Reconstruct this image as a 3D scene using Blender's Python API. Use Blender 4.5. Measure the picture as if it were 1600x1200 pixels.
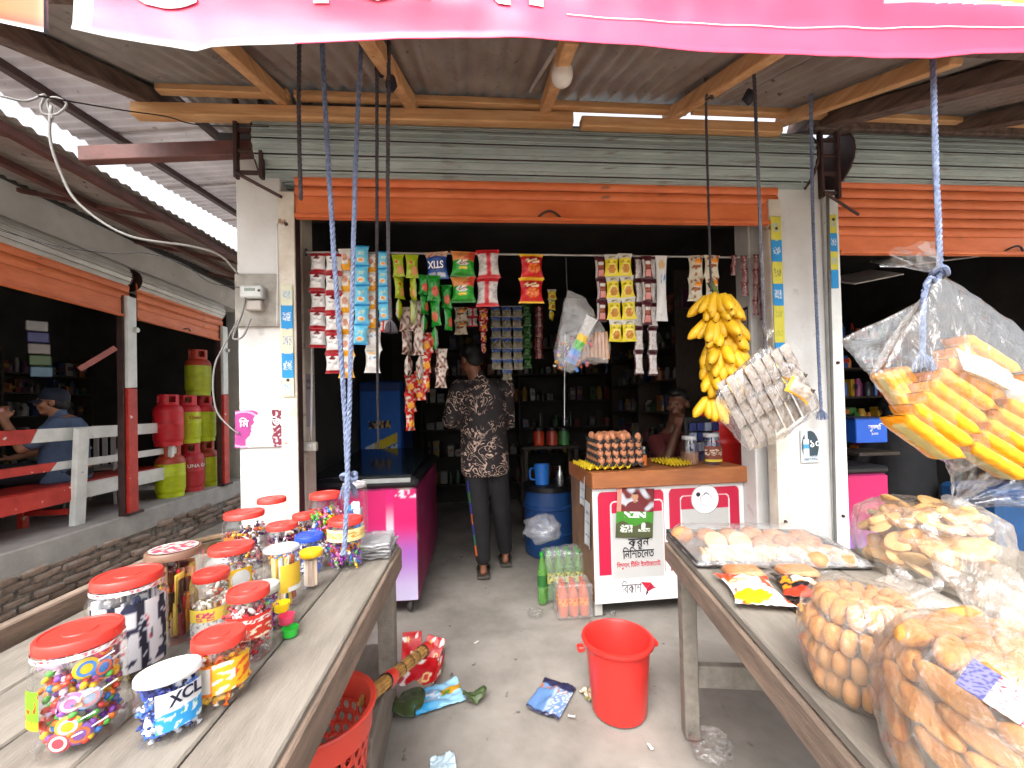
import bpy, bmesh, math, random
from math import sin, cos, pi, radians as rad
from mathutils import Vector, Matrix, noise as mnoise
random.seed(7)
for o in list(bpy.data.objects): bpy.data.objects.remove(o)
scene = bpy.context.scene
COL = scene.collection

# ------------------------------------------------------------------ camera
FPX, CAMZ = 640.0, 1.3
YAW, PITCH, ROLL, SHIFT = rad(4.9), rad(0.8), rad(1.4), 25.0
_fw = Vector((sin(YAW)*cos(PITCH), cos(YAW)*cos(PITCH), sin(PITCH)))
_r = Vector((cos(YAW), -sin(YAW), 0)); _u = _r.cross(_fw)
_R = cos(ROLL)*_r - sin(ROLL)*_u; _U = sin(ROLL)*_r + cos(ROLL)*_u
cam = bpy.data.cameras.new('camera'); camo = bpy.data.objects.new('camera', cam); COL.objects.link(camo)
cam.sensor_width = 36; cam.lens = FPX/1600*36; cam.shift_y = SHIFT/1600; cam.clip_start = .02; cam.clip_end = 900
camo.matrix_world = Matrix(((_R.x, _U.x, -_fw.x, 0), (_R.y, _U.y, -_fw.y, 0), (_R.z, _U.z, -_fw.z, CAMZ), (0, 0, 0, 1)))
scene.camera = camo
def at(px, py, X=None, Y=None, Z=None):
    """measured picture position -> point of the place on a plane of known distance or height"""
    d = _fw + _R*((px-800)/FPX) + _U*((600+SHIFT-py)/FPX)
    t = X/d.x if X is not None else Y/d.y if Y is not None else (Z-CAMZ)/d.z
    return Vector((0, 0, CAMZ)) + t*d

# ------------------------------------------------------------------ light
SUN_EL, SUN_AZ = rad(52), rad(200)          # high, hazy, from behind the camera and a little to the left
world = bpy.data.worlds.new('World'); scene.world = world; world.use_nodes = True
wn = world.node_tree.nodes; wl = world.node_tree.links
sky = wn.new('ShaderNodeTexSky'); sky.sky_type = 'NISHITA'; sky.sun_disc = False
sky.sun_elevation = SUN_EL; sky.sun_rotation = SUN_AZ; sky.dust_density = 6; sky.air_density = 1.0; sky.ozone_density = 1.0
hs = wn.new('ShaderNodeHueSaturation'); hs.inputs['Saturation'].default_value = .22   # overcast: grey-white sky
wl.new(sky.outputs[0], hs.inputs['Color']); wl.new(hs.outputs[0], wn['Background'].inputs[0])
wn['Background'].inputs[1].default_value = .15
sl = bpy.data.lights.new('sun', 'SUN'); sl.energy = .5; sl.angle = rad(40); sl.color = (1, .97, .93)
so = bpy.data.objects.new('sun', sl); COL.objects.link(so)
sd = Vector((sin(SUN_AZ)*cos(SUN_EL), cos(SUN_AZ)*cos(SUN_EL), sin(SUN_EL)))
so.rotation_euler = sd.to_track_quat('Z', 'Y').to_euler(); so.location = sd*30
vs = scene.view_settings; vs.view_transform = 'Standard'; vs.look = 'None'; vs.gamma = 1; vs.exposure = 1.8
scene.render.engine = 'CYCLES'
cy = scene.cycles; cy.use_denoising = True; cy.max_bounces = 6; cy.diffuse_bounces = 4; cy.glossy_bounces = 3; cy.use_adaptive_sampling = True; cy.adaptive_threshold = .05; cy.adaptive_min_samples = 16
cy.transparent_max_bounces = 20; cy.transmission_bounces = 6; cy.caustics_reflective = False; cy.caustics_refractive = False
cy.sample_clamp_indirect = 6

# ------------------------------------------------------------------ materials
def H(s):
    s = s.lstrip('#'); r = [int(s[i:i+2], 16)/255 for i in (0, 2, 4)]
    return tuple(c/12.92 if c <= .04045 else ((c+.055)/1.055)**2.4 for c in r)
_mats = {}
def M(name, col, rough=.6, var=.18, scale=6, bump=0., bscale=60, metal=0, col2=None, coat=0, spots=None, spotscale=14, spotcut=.62, stretch=None, spec=.5, soft=.08, rand=0., glow=0.):
    """surface colour with broad mottling, optional stains/chips (spots) and fine relief"""
    if name in _mats: return _mats[name]
    m = bpy.data.materials.new(name); m.use_nodes = True; _mats[name] = m
    nt = m.node_tree; N = nt.nodes; L = nt.links; b = N['Principled BSDF']
    b.inputs['Roughness'].default_value = rough; b.inputs['Metallic'].default_value = metal
    b.inputs['Specular IOR Level'].default_value = spec
    if coat: b.inputs['Coat Weight'].default_value = coat; b.inputs['Coat Roughness'].default_value = .15
    tc = N.new('ShaderNodeTexCoord'); src = tc.outputs['Object']
    if stretch:
        mp = N.new('ShaderNodeMapping'); mp.inputs['Scale'].default_value = stretch; L.new(src, mp.inputs[0]); src = mp.outputs[0]
    c2 = col2 or tuple(c*(1-var*2) for c in col)
    n = N.new('ShaderNodeTexNoise'); n.inputs['Scale'].default_value = scale; n.inputs['Detail'].default_value = 4; n.inputs['Roughness'].default_value = .62
    L.new(src, n.inputs['Vector'])
    cr = N.new('ShaderNodeValToRGB'); e = cr.color_ramp.elements
    e[0].position = .32; e[1].position = .68; e[0].color = (*c2, 1); e[1].color = (*col, 1)
    L.new(n.outputs['Fac'], cr.inputs[0]); out = cr.outputs[0]
    if spots:
        n2 = N.new('ShaderNodeTexNoise'); n2.inputs['Scale'].default_value = spotscale; n2.inputs['Detail'].default_value = 3
        L.new(src, n2.inputs['Vector'])
        r2 = N.new('ShaderNodeValToRGB'); r2.color_ramp.elements[0].position = spotcut; r2.color_ramp.elements[1].position = spotcut+soft
        L.new(n2.outputs['Fac'], r2.inputs[0])
        mx = N.new('ShaderNodeMix'); mx.data_type = 'RGBA'; L.new(r2.outputs[0], mx.inputs[0]); L.new(out, mx.inputs[6]); mx.inputs[7].default_value = (*spots, 1)
        out = mx.outputs[2]
    if rand:
        oi = N.new('ShaderNodeObjectInfo'); rm = N.new('ShaderNodeMapRange'); rm.inputs[3].default_value = 1-rand; rm.inputs[4].default_value = 1+rand*.4
        L.new(oi.outputs['Random'], rm.inputs[0]); mr0 = N.new('ShaderNodeMix'); mr0.data_type = 'RGBA'; mr0.blend_type = 'MULTIPLY'; mr0.inputs[0].default_value = 1
        L.new(out, mr0.inputs[6]); L.new(rm.outputs[0], mr0.inputs[7]); out = mr0.outputs[2]
    L.new(out, b.inputs['Base Color'])
    if glow:      # thin translucent sheet: daylight comes through it
        tl = N.new('ShaderNodeBsdfTranslucent'); L.new(out, tl.inputs[0]); ms = N.new('ShaderNodeMixShader'); ms.inputs[0].default_value = glow
        L.new(b.outputs[0], ms.inputs[1]); L.new(tl.outputs[0], ms.inputs[2]); L.new(ms.outputs[0], N['Material Output'].inputs['Surface'])
    if bump:
        n3 = N.new('ShaderNodeTexNoise'); n3.inputs['Scale'].default_value = bscale; n3.inputs['Detail'].default_value = 4
        L.new(src, n3.inputs['Vector'])
        bp = N.new('ShaderNodeBump'); bp.inputs['Strength'].default_value = bump; bp.inputs['Distance'].default_value = .01
        L.new(n3.outputs['Fac'], bp.inputs['Height']); L.new(bp.outputs[0], b.inputs['Normal'])
        mr = N.new('ShaderNodeMapRange'); mr.inputs[3].default_value = max(0, rough-.12); mr.inputs[4].default_value = min(1, rough+.12)
        L.new(n3.outputs['Fac'], mr.inputs[0]); L.new(mr.outputs[0], b.inputs['Roughness'])
    return m
def MP(name, rough=.4, bump=.3, bscale=25, coat=0, dirt=.12):
    """flat print kept in the mesh colour attribute"""
    if name in _mats: return _mats[name]
    m = bpy.data.materials.new(name); m.use_nodes = True; _mats[name] = m
    nt = m.node_tree; N = nt.nodes; L = nt.links; b = N['Principled BSDF']
    b.inputs['Roughness'].default_value = rough
    if coat: b.inputs['Coat Weight'].default_value = coat; b.inputs['Coat Roughness'].default_value = .12
    a = N.new('ShaderNodeAttribute'); a.attribute_name = 'Col'
    tc = N.new('ShaderNodeTexCoord')
    n = N.new('ShaderNodeTexNoise'); n.inputs['Scale'].default_value = 18; n.inputs['Detail'].default_value = 6; L.new(tc.outputs['Object'], n.inputs['Vector'])
    mx = N.new('ShaderNodeMix'); mx.data_type = 'RGBA'; mx.blend_type = 'MULTIPLY'; mx.inputs[0].default_value = dirt*2
    L.new(a.outputs['Color'], mx.inputs[6]); L.new(n.outputs['Fac'], mx.inputs[7]); L.new(mx.outputs[2], b.inputs['Base Color'])
    if bump:
        n3 = N.new('ShaderNodeTexNoise'); n3.inputs['Scale'].default_value = bscale; n3.inputs['Detail'].default_value = 4; L.new(tc.outputs['Object'], n3.inputs['Vector'])
        bp = N.new('ShaderNodeBump'); bp.inputs['Strength'].default_value = bump; bp.inputs['Distance'].default_value = .01
        L.new(n3.outputs['Fac'], bp.inputs['Height']); L.new(bp.outputs[0], b.inputs['Normal'])
    return m
def MF(name, tint=(1, 1, 1), base=.06, edge=.55, rough=.12, bump=.5, bscale=18, body=(.9, .9, .9), stretch=(1, 1, 1), milky=0.):
    """thin clear plastic: see-through with a glossy skin, stronger at grazing angles and on creases"""
    if name in _mats: return _mats[name]
    m = bpy.data.materials.new(name); m.use_nodes = True; _mats[name] = m
    nt = m.node_tree; N = nt.nodes; L = nt.links; b = N['Principled BSDF']
    b.inputs['Base Color'].default_value = (*body, 1); b.inputs['Roughness'].default_value = rough; b.inputs['Specular IOR Level'].default_value = 1.0
    tr = N.new('ShaderNodeBsdfTransparent'); tr.inputs[0].default_value = (*tint, 1)
    gl = N.new('ShaderNodeBsdfGlossy'); gl.inputs['Roughness'].default_value = rough; gl.inputs[0].default_value = (1, 1, 1, 1)
    lw = N.new('ShaderNodeLayerWeight'); lw.inputs[0].default_value = .35
    tc = N.new('ShaderNodeTexCoord'); mp = N.new('ShaderNodeMapping'); mp.inputs['Scale'].default_value = stretch; L.new(tc.outputs['Object'], mp.inputs[0])
    n3 = N.new('ShaderNodeTexNoise'); n3.inputs['Scale'].default_value = bscale; n3.inputs['Detail'].default_value = 5; n3.inputs['Distortion'].default_value = .6
    L.new(mp.outputs[0], n3.inputs['Vector'])
    bp = N.new('ShaderNodeBump'); bp.inputs['Strength'].default_value = bump; bp.inputs['Distance'].default_value = .02
    L.new(n3.outputs['Fac'], bp.inputs['Height'])
    for q in (b, gl, lw): L.new(bp.outputs[0], q.inputs['Normal'])
    ma = N.new('ShaderNodeMath'); ma.operation = 'MULTIPLY_ADD'; ma.inputs[1].default_value = edge; ma.inputs[2].default_value = base
    L.new(lw.outputs['Facing'], ma.inputs[0]); ma.use_clamp = True
    m1 = N.new('ShaderNodeMixShader'); L.new(ma.outputs[0], m1.inputs[0]); L.new(tr.outputs[0], m1.inputs[1]); L.new(gl.outputs[0], m1.inputs[2])
    m2 = N.new('ShaderNodeMixShader'); m2.inputs[0].default_value = milky; L.new(m1.outputs[0], m2.inputs[1]); L.new(b.outputs[0], m2.inputs[2])
    L.new(m2.outputs[0], N['Material Output'].inputs['Surface'])
    return m

# ------------------------------------------------------------------ mesh helpers
class MB:
    def __init__(s): s.v = []; s.f = []; s.m = []; s.c = []
    def add(s, vs, fs, mi=0, cols=None, mat=None):
        k = len(s.v)
        if mat is not None: vs = [mat @ Vector(p) for p in vs]
        s.v += [tuple(p) for p in vs]; s.f += [tuple(i+k for i in f) for f in fs]; s.m += [mi]*len(fs)
        s.c += cols if cols else [(1, 1, 1)]*len(vs)
        return s
    def box(s, c, d, mi=0, mat=None, ch=0., col=None):
        """box with centre c, size d, edges chamfered by ch"""
        x, y, z = d[0]/2, d[1]/2, d[2]/2
        T = Matrix.Translation(c) if mat is None else mat @ Matrix.Translation(c)
        if ch <= 0:
            vs = [(i*x, j*y, k*z) for i in (-1, 1) for j in (-1, 1) for k in (-1, 1)]
            fs = [(0, 1, 3, 2), (4, 6, 7, 5), (0, 4, 5, 1), (2, 3, 7, 6), (0, 2, 6, 4), (1, 5, 7, 3)]
        else:
            ch = min(ch, x*.9, y*.9, z*.9); vs = []; idx = {}
            for i in (-1, 1):
                for j in (-1, 1):
                    for k in (-1, 1):
                        for a in range(3):
                            p = [i*x, j*y, k*z]
                            for b in range(3):
                                if b != a: p[b] -= (i, j, k)[b]*ch
                            idx[(i, j, k, a)] = len(vs); vs.append(p)
            fs = []
            for a in range(3):
                b, c2 = (a+1) % 3, (a+2) % 3
                for sgn in (-1, 1):
                    q = []
                    for (u, w) in ((-1, -1), (1, -1), (1, 1), (-1, 1)):
                        t = [0]*3; t[a] = sgn; t[b] = u; t[c2] = w; q.append(idx[(*t, a)])
                    fs.append(tuple(q if sgn > 0 else q[::-1]))
                for u in (-1, 1):
                    for w in (-1, 1):
                        t0 = [0]*3; t1 = [0]*3; t0[a] = -1; t1[a] = 1
                        for t in (t0, t1): t[b] = u; t[c2] = w
                        fs.append((idx[(*t0, b)], idx[(*t1, b)], idx[(*t1, c2)], idx[(*t0, c2)]))
            for i in (-1, 1):
                for j in (-1, 1):
                    for k in (-1, 1): fs.append(tuple(idx[(i, j, k, a)] for a in range(3)))
        return s.add(vs, fs, mi, [col]*len(vs) if col else None, T)
    def tube(s, pts, r, n=8, mi=0, cap=True, col=None, flat=None):
        pts = [Vector(p) for p in pts]; rs = r if isinstance(r, (list, tuple)) else [r]*len(pts)
        vs = []; fs = []; up = None
        for i, p in enumerate(pts):
            t = (pts[min(i+1, len(pts)-1)]-pts[max(i-1, 0)]); t = t.normalized() if t.length else Vector((0, 0, 1))
            if up is None: up = t.orthogonal().normalized()
            else:
                up = up - t*up.dot(t); up = up.normalized() if up.length > 1e-6 else t.orthogonal().normalized()
            w = t.cross(up)
            for k in range(n):
                a = 2*pi*k/n; vs.append(p + (up*cos(a)*(flat or 1) + w*sin(a))*rs[i])
        for i in range(len(pts)-1):
            for k in range(n):
                k2 = (k+1) % n; fs.append((i*n+k, i*n+k2, (i+1)*n+k2, (i+1)*n+k))
        if cap: fs.append(tuple(range(n))[::-1]); fs.append(tuple((len(pts)-1)*n+k for k in range(n)))
        return s.add(vs, fs, mi, [col]*len(vs) if col else None)
    def lathe(s, prof, n=24, c=(0, 0, 0), mi=0, sx=1., sy=1., mat=None, wob=None, col=None):
        """prof: list of (radius, height); radius 0 closes"""
        vs = []; fs = []; rows = []
        for (r, z) in prof:
            if r <= 1e-6: rows.append([len(vs)]); vs.append((c[0], c[1], c[2]+z))
            else:
                row = []
                for k in range(n):
                    a = 2*pi*k/n; q = wob(a, z) if wob else 1
                    row.append(len(vs)); vs.append((c[0]+r*q*cos(a)*sx, c[1]+r*q*sin(a)*sy, c[2]+z))
                rows.append(row)
        for A, B in zip(rows, rows[1:]):
            if len(A) == 1 and len(B) == 1: continue
            for k in range(n):
                k2 = (k+1) % n
                if len(A) == 1: fs.append((A[0], B[k2], B[k]))
                elif len(B) == 1: fs.append((A[k], A[k2], B[0]))
                else: fs.append((A[k], A[k2], B[k2], B[k]))
        return s.add(vs, fs, mi, [col]*len(vs) if col else None, mat)
    def grid(s, fn, nu, nv, mi=0, paint=None, mat=None, flip=False):
        vs = []; fs = []; cs = []
        for j in range(nv+1):
            for i in range(nu+1):
                u, v = i/nu, j/nv; vs.append(fn(u, v)); cs.append(paint(u, v) if paint else (1, 1, 1))
        for j in range(nv):
            for i in range(nu):
                a = j*(nu+1)+i; q = (a, a+1, a+nu+2, a+nu+1); fs.append(q[::-1] if flip else q)
        return s.add(vs, fs, mi, cs, mat)
    def mesh(s, name, mats, smooth=35, print_=False):
        me = bpy.data.meshes.new(name); me.from_pydata(s.v, [], s.f)
        for m in (mats if isinstance(mats, (list, tuple)) else [mats]): me.materials.append(m)
        if len(set(s.m)) > 1: me.polygons.foreach_set('material_index', s.m)
        if print_:
            a = me.color_attributes.new('Col', 'FLOAT_COLOR', 'POINT')
            a.data.foreach_set('color', [x for c in s.c for x in (c[0], c[1], c[2], 1)])
        if smooth:
            me.polygons.foreach_set('use_smooth', [True]*len(me.polygons))
            if smooth < 180: me.set_sharp_from_angle(angle=rad(smooth))
        me.update(); return me
    def build(s, name, mats, parent=None, smooth=35, print_=False, loc=None, rot=None):
        return put(name, s.mesh(name, mats, smooth, print_), parent, loc, rot)
def put(name, me, parent=None, loc=None, rot=None, scale=None):
    o = bpy.data.objects.new(name, me); COL.objects.link(o)
    if parent: o.parent = parent
    if loc is not None: o.location = loc
    if rot is not None: o.rotation_euler = rot
    if scale is not None: o.scale = scale if isinstance(scale, (tuple, list)) else (scale,)*3
    return o
def tag(o, label=None, cat=None, group=None, kind=None):
    if label: o['label'] = label
    if cat: o['category'] = cat
    if group: o['group'] = group
    if kind: o['kind'] = kind
    return o
def thing(name, label, cat, loc=(0, 0, 0), rotz=0, group=None, rot=None):
    o = bpy.data.objects.new(name, None); COL.objects.link(o); o.empty_display_size = .05
    o.location = loc; o.rotation_euler = rot or (0, 0, rotz)
    return tag(o, label, cat, group)
def copy_tree(o, parent=None):
    c = o.copy(); COL.objects.link(c); c.parent = parent
    for ch in o.children: copy_tree(ch, c)
    return c
def part(name, mats, parent, boxes, ch=.004):
    b = MB()
    for bx in boxes: b.box(bx[0], bx[1], ch=ch)
    return b.build(name, mats, parent)
def text_mesh(s, size, name='lettering', extrude=.0006, bold=0., spacing=1.0):
    cu = bpy.data.curves.new('t', 'FONT'); cu.body = s; cu.size = size; cu.align_x = 'CENTER'; cu.extrude = extrude; cu.offset = bold
    cu.space_character = spacing; cu.resolution_u = 4
    o = bpy.data.objects.new('t', cu); COL.objects.link(o)
    bpy.context.view_layer.update()
    me = bpy.data.meshes.new_from_object(o); bpy.data.objects.remove(o); bpy.data.curves.remove(cu); me.name = name
    return me
def letter(s, size, m, parent, loc, rot=(pi/2, 0, 0), name='lettering', bold=0., fit=None, scale=None, bend=None, spacing=1.0):
    me = text_mesh(s, size, bold=bold, spacing=spacing)
    if fit:
        xs = [v.co.x for v in me.vertices]; w = max(xs)-min(xs) or 1; c = (max(xs)+min(xs))/2
        for v in me.vertices: v.co.x = (v.co.x-c)*fit/w
    if bend:
        for v in me.vertices:                     # wrap round an upright cylinder: text x runs round it
            a = v.co.x/bend; x, y, z = v.co
            v.co = ((bend+z)*sin(a), y, (bend+z)*cos(a)-bend)
    me.materials.append(m)
    return put(name, me, parent, loc, rot, scale)
def nz(x, y=0., z=0.): return mnoise.noise((x, y, z))
def sm(a, b, x):
    t = max(0, min(1, (x-a)/(b-a))); return t*t*(3-2*t)
def mixc(a, b, t): return tuple(p+(q-p)*t for p, q in zip(a, b))
def rpick(*a): return random.choice(a)
def U(a, b): return random.uniform(a, b)
ORD = ('first', 'second', 'third', 'fourth', 'fifth', 'sixth', 'seventh', 'eighth', 'ninth', 'tenth', 'eleventh', 'twelfth', 'thirteenth', 'fourteenth', 'fifteenth', 'sixteenth')
WHITE = (.8, .8, .8); BLACK = (.012, .012, .013)
# ================================================================== the setting
m_conc = M('floor_concrete', H('969088'), .85, var=.16, scale=2.2, bump=.25, bscale=34, col2=H('736d66'), spots=H('4f4a45'), spotscale=15, spotcut=.69, soft=.06)
m_dirt = M('dirt', H('aaa195'), .95, var=.2, scale=5, bump=.6, bscale=30)
m_wood = M('weathered_plank', H('857e74'), .8, scale=5, bump=.3, bscale=40, col2=H('6c655c'), stretch=(4, 1, 4), spots=H('4a433b'), spotscale=3.2, spotcut=.68)
m_wood_edge = M('plank_edge', H('8b7767'), .8, scale=5, bump=.35, bscale=30, col2=H('64564b'), stretch=(6, 1, 6))
m_timber = M('raw_timber', H('d9ac7c'), .75, scale=4, bump=.2, bscale=20, col2=H('b98858'), stretch=(1, 8, 8), spots=H('5a4030'), spotscale=3, spotcut=.7)
m_timber2 = M('raw_timber_lengthwise', H('d9ac7c'), .75, scale=4, bump=.2, bscale=20, col2=H('b98858'), stretch=(8, 1, 8), spots=H('5a4030'), spotscale=3, spotcut=.7)
m_darkwood = M('dark_timber', H('755f55'), .8, scale=4, bump=.2, bscale=20, col2=H('3d302b'), stretch=(8, 1, 8))
m_steel = M('rusty_steel', H('4c3330'), .6, scale=8, bump=.2, col2=H('33211f'), metal=.2)
m_redsteel = M('red_oxide_steel', H('6a403a'), .6, scale=6, bump=.15, col2=H('4a2d29'))
m_tin = M('galvanised_tin', H('a39e99'), .55, scale=3, bump=.1, col2=H('857c76'), metal=.25, spots=H('4d403a'), spotscale=20, spotcut=.66)
m_tin_light = M('pale_sheet', H('bdb6b6'), .5, scale=3, bump=.1, col2=H('9c9393'), glow=.12, spots=H('7d746e'), spotscale=26, spotcut=.66)
m_white = M('white_plaster', H('d9d9d8'), .8, scale=3, bump=.18, bscale=40, col2=H('c6c3bf'), spots=H('99908a'), spotscale=8, spotcut=.66, soft=.2)
m_cream = M('cream_paint', H('dcd6c8'), .6, scale=5, bump=.15, col2=H('bcb0a0'), spots=H('8b6a52'), spotscale=16, spotcut=.66)
m_shade_wall = M('shade_dark_wall', H('3d3a37'), .9, scale=3, bump=.1, col2=H('2c2928'))  # dimness of the rooms put into the wall colour
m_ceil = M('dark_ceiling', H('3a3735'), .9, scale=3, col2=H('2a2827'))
m_orange = M('orange_shutter', H('e27c4a'), .5, scale=4, bump=.06, col2=H('cc6432'), spots=H('8f5a3c'), spotscale=5, spotcut=.68, stretch=(1, 1, 3))
m_mint = M('mint_shutter', H('a1aeac'), .5, scale=3, bump=.06, col2=H('85908f'), spots=H('6a5d50'), spotscale=5, spotcut=.62, soft=.2, stretch=(1, 1, 6))
m_galv = M('galvanised_roll', H('d3d4d2'), .38, scale=3, bump=.05, col2=H('b5b2ab'), metal=.3, spots=H('96806a'), spotscale=4, spotcut=.7)
m_white_enamel = M('white_enamel', H('e9ebe8'), .4, scale=6, bump=.08, col2=H('cfd2ce'), spots=H('7d6a5c'), spotscale=18, spotcut=.7)
m_red_enamel = M('red_enamel', H('cc3c30'), .45, scale=6, bump=.1, col2=H('a8231b'), spots=H('d8cfc8'), spotscale=16, spotcut=.69, soft=.03)
m_brick = M('old_brick', H('a89284'), .95, scale=18, bump=.7, bscale=40, rand=.3, col2=H('88756a'), spots=H('9a958d'), spotscale=10, spotcut=.58)
m_mortar = M('crumbled_mortar', H('8f867c'), .95, scale=20, bump=.8, bscale=40, col2=H('4a443e'))
m_capc = M('plinth_concrete', H('b0ada8'), .85, scale=4, bump=.2, col2=H('969390'))

# ground: one sheet to the horizon, the concrete apron on it
g = MB(); S = 400
g.add([(-S, -S, -.2), (S, -S, -.2), (S, S, -.2), (-S, S, -.2)], [(0, 1, 2, 3)])
tag(g.build('ground', m_dirt), kind='structure')
g = MB()
def floor_z(x, y):
    z = .004*nz(x*3, y*3) + .002*nz(x*11, y*11, 3)
    z += .012*sm(1.86, 1.93, y)*(1-sm(2.36, 2.42, y))*sm(-.55, -.45, x)*(1-sm(.7, .85, x))   # worn threshold pad
    return z - .012
g.grid(lambda u, v: (-1.35+5.6*u, -1.0+6.9*v, floor_z(-1.35+5.6*u, -1.0+6.9*v)), 112, 138)
for (a, b) in (((-1.35, -1.0), (4.25, -1.0)), ((-1.35, 5.9), (-1.35, -1.0)), ((4.25, -1.0), (4.25, 5.9))):
    g.add([(*a, -.012), (*b, -.012), (*b, -.25), (*a, -.25)], [(3, 2, 1, 0)])
tag(g.build('concrete_floor', m_conc), kind='structure')

# ---------------------------------------------------------------- main shop building
shop = thing('shop_building', 'whitewashed single storey shop with dark room behind orange shutter', 'building', (0.4, 2.2, 0))
def sp(name, m, boxes, ch=.006, parent=shop):
    o = part(name, m, parent, boxes, ch); o.location = -Vector(parent.location); return o
sp('pillar', m_white, [((-1.1, 2.34, 1.33), (.22, .28, 2.66))])
sp('pillar', m_white, [((1.885, 2.34, 1.38), (.27, .28, 2.76))])
sp('side_wall', m_shade_wall, [((-1.17, 4.09, 1.4), (.07, 3.2, 2.8))])
sp('side_wall', m_shade_wall, [((2.06, 4.1, 1.4), (.06, 3.2, 2.8))])
sp('outer_bounce_skin', m_white, [((-1.216, 4.09, 1.4), (.018, 3.2, 2.8))])  # unseen white skin added to bounce light onto the left shop
sp('back_wall', m_shade_wall, [((.35, 5.72, 1.4), (3.5, .1, 2.8))])
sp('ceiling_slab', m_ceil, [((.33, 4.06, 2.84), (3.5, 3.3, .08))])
sp('lintel', m_shade_wall, [((.38, 2.55, 2.62), (2.75, .1, .34))])
sp('wall_return', m_cream, [((-.985, 2.425, 1.3), (.075, .15, 2.6)), ])
sp('wall_return', m_white, [((1.712, 2.42, 1.3), (.078, .14, 2.6))])

# ---------------------------------------------------------------- rolling shutters
def slat_mesh(w, h, m, key):
    b = MB(); n = 7; pr = []
    for i in range(n+1):
        t = i/n; pr.append((-.012*sin(pi*t)**.8 - .002, h*t))
    pr += [(.004, h), (.004, 0)]
    vs = [(x, y, z) for x in (-w/2, w/2) for (y, z) in pr]; k = len(pr)
    fs = [(i, (i+1) % k, k+(i+1) % k, k+i) for i in range(k)] + [tuple(range(k))[::-1], tuple(range(k, 2*k))]
    b.add(vs, fs); return b.mesh(key, m, 40)
def shutter(label, w, loc, rotz, ztop, zbot, slat_h, m_slat, m_roll, roll_r, roll_z, roll_w, bar=.11, nf=15, group=None):
    """curtain of slats hanging from a drum; local x along the opening, facing -y"""
    t = thing('rolling_shutter', label, 'shutter', loc, rotz)
    bb = MB(); bb.box((0, 0, zbot+bar/2), (w, .018, bar), ch=.003); bb.box((0, -.014, zbot+.012), (w, .022, .02), ch=.003)
    bb.build('bottom_bar', m_slat, t)
    hb = MB(); hx = 0
    hb.tube([(hx-.07+.14*i/8, -.012-.02*sin(pi*i/8), zbot+.016+.035*sin(pi*i/8)) for i in range(9)], .006, 6); hb.build('handle', m_steel, t)
    z = zbot+bar+.003; me = slat_mesh(w, slat_h, m_slat, 'slat')
    while z < ztop:
        put('slat', me, t, (0, 0, z)); z += slat_h+.004
    fw_ = 2*roll_r*math.tan(pi/nf)
    rb = MB(); rb.box((0, 0, 0), (roll_w, .006, fw_*.9), ch=.002); rb.box((0, -.004, fw_*.22), (roll_w, .01, fw_*.16), ch=.002); rb.box((0, -.003, -fw_*.24), (roll_w, .008, fw_*.1), ch=.002)
    rm = rb.mesh('roll_slat', m_roll, 30)
    for k in range(nf):
        a = 2*pi*k/nf+.12; o = put('roll_slat', rm, t, (0, .06-roll_r*cos(a), roll_z+roll_r*sin(a)), (-a, 0, 0))
    db = MB(); db.tube([(-roll_w/2+.02, .06, roll_z), (roll_w/2-.02, .06, roll_z)], roll_r*.9, 20); db.build('drum', m_steel, t)
    for sx in (-1, 1):
        p = MB(); p.lathe([(0, 0), (roll_r*1.02, 0), (roll_r*1.02, .012), (0, .012)], 20, mat=Matrix.Translation((sx*(roll_w/2+.008), .06, roll_z)) @ Matrix.Rotation(pi/2, 4, 'Y'))
        p.build('end_plate', m_steel, t)
    return t
def guide(label, loc, rotz, h, m_, w=.08, group='shutter guide channels'):
    t = thing('guide_channel', label, 'channel', loc, rotz)
    b = MB(); b.box((0, 0, h/2), (w, .012, h), ch=.002); b.box((-w/2+.006, .035, h/2), (.012, .06, h), ch=.002); b.build('front_flange', m_, t)
    b = MB(); b.box((w/2-.006, .035, h/2), (.012, .06, h), ch=.002); b.build('side_flange', m_steel, t)
    for z in (h*.25, h*.6, h*.93):
        q = MB(); q.lathe([(0, .012), (.008, .01), (.01, 0)], 8, mat=Matrix.Translation((0, -.006, z)) @ Matrix.Rotation(pi/2, 4, 'X')); q.build('bolt', m_steel, t)
    return t
shutter('wide orange slatted shutter with mint green roll above the snack rail', 2.66, (.415, 2.2, 0), 0, 2.56, 2.295, .05, m_orange, m_mint, .165, 2.665, 2.98, bar=.12)
guide('cream rust-stained shutter guide channel beside the electric meter pillar', (-.955, 2.185, 0), 0, 2.43, m_cream)
guide('white shutter guide channel with blue and yellow sticker strip', (1.715, 2.185, 0), 0, 2.44, m_cream, .075)
# right neighbour
shopr = thing('shop_building', 'neighbouring shop at right with dark room and crammed shelves', 'building', (3.3, 2.2, 0))
sp('side_wall', m_shade_wall, [((4.75, 3.9, 1.4), (.1, 3.2, 2.8))], parent=shopr)
sp('back_wall', m_shade_wall, [((3.42, 5.55, 1.4), (2.8, .1, 2.8))], parent=shopr)
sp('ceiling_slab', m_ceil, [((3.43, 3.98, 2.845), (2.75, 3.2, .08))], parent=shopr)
sp('pillar', m_white, [((4.5, 2.34, 1.38), (.3, .28, 2.76))], parent=shopr)
shutter('orange slatted shutter with mint green roll on the right-hand shop', 2.26, (3.24, 2.2, 0), 0, 2.56, 2.13, .052, m_orange, m_mint, .165, 2.70, 2.2, bar=.11)
guide('white peeling shutter guide channel at the edge of the right-hand shop', (2.065, 2.185, 0), 0, 2.5, m_white_enamel, .08)
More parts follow.
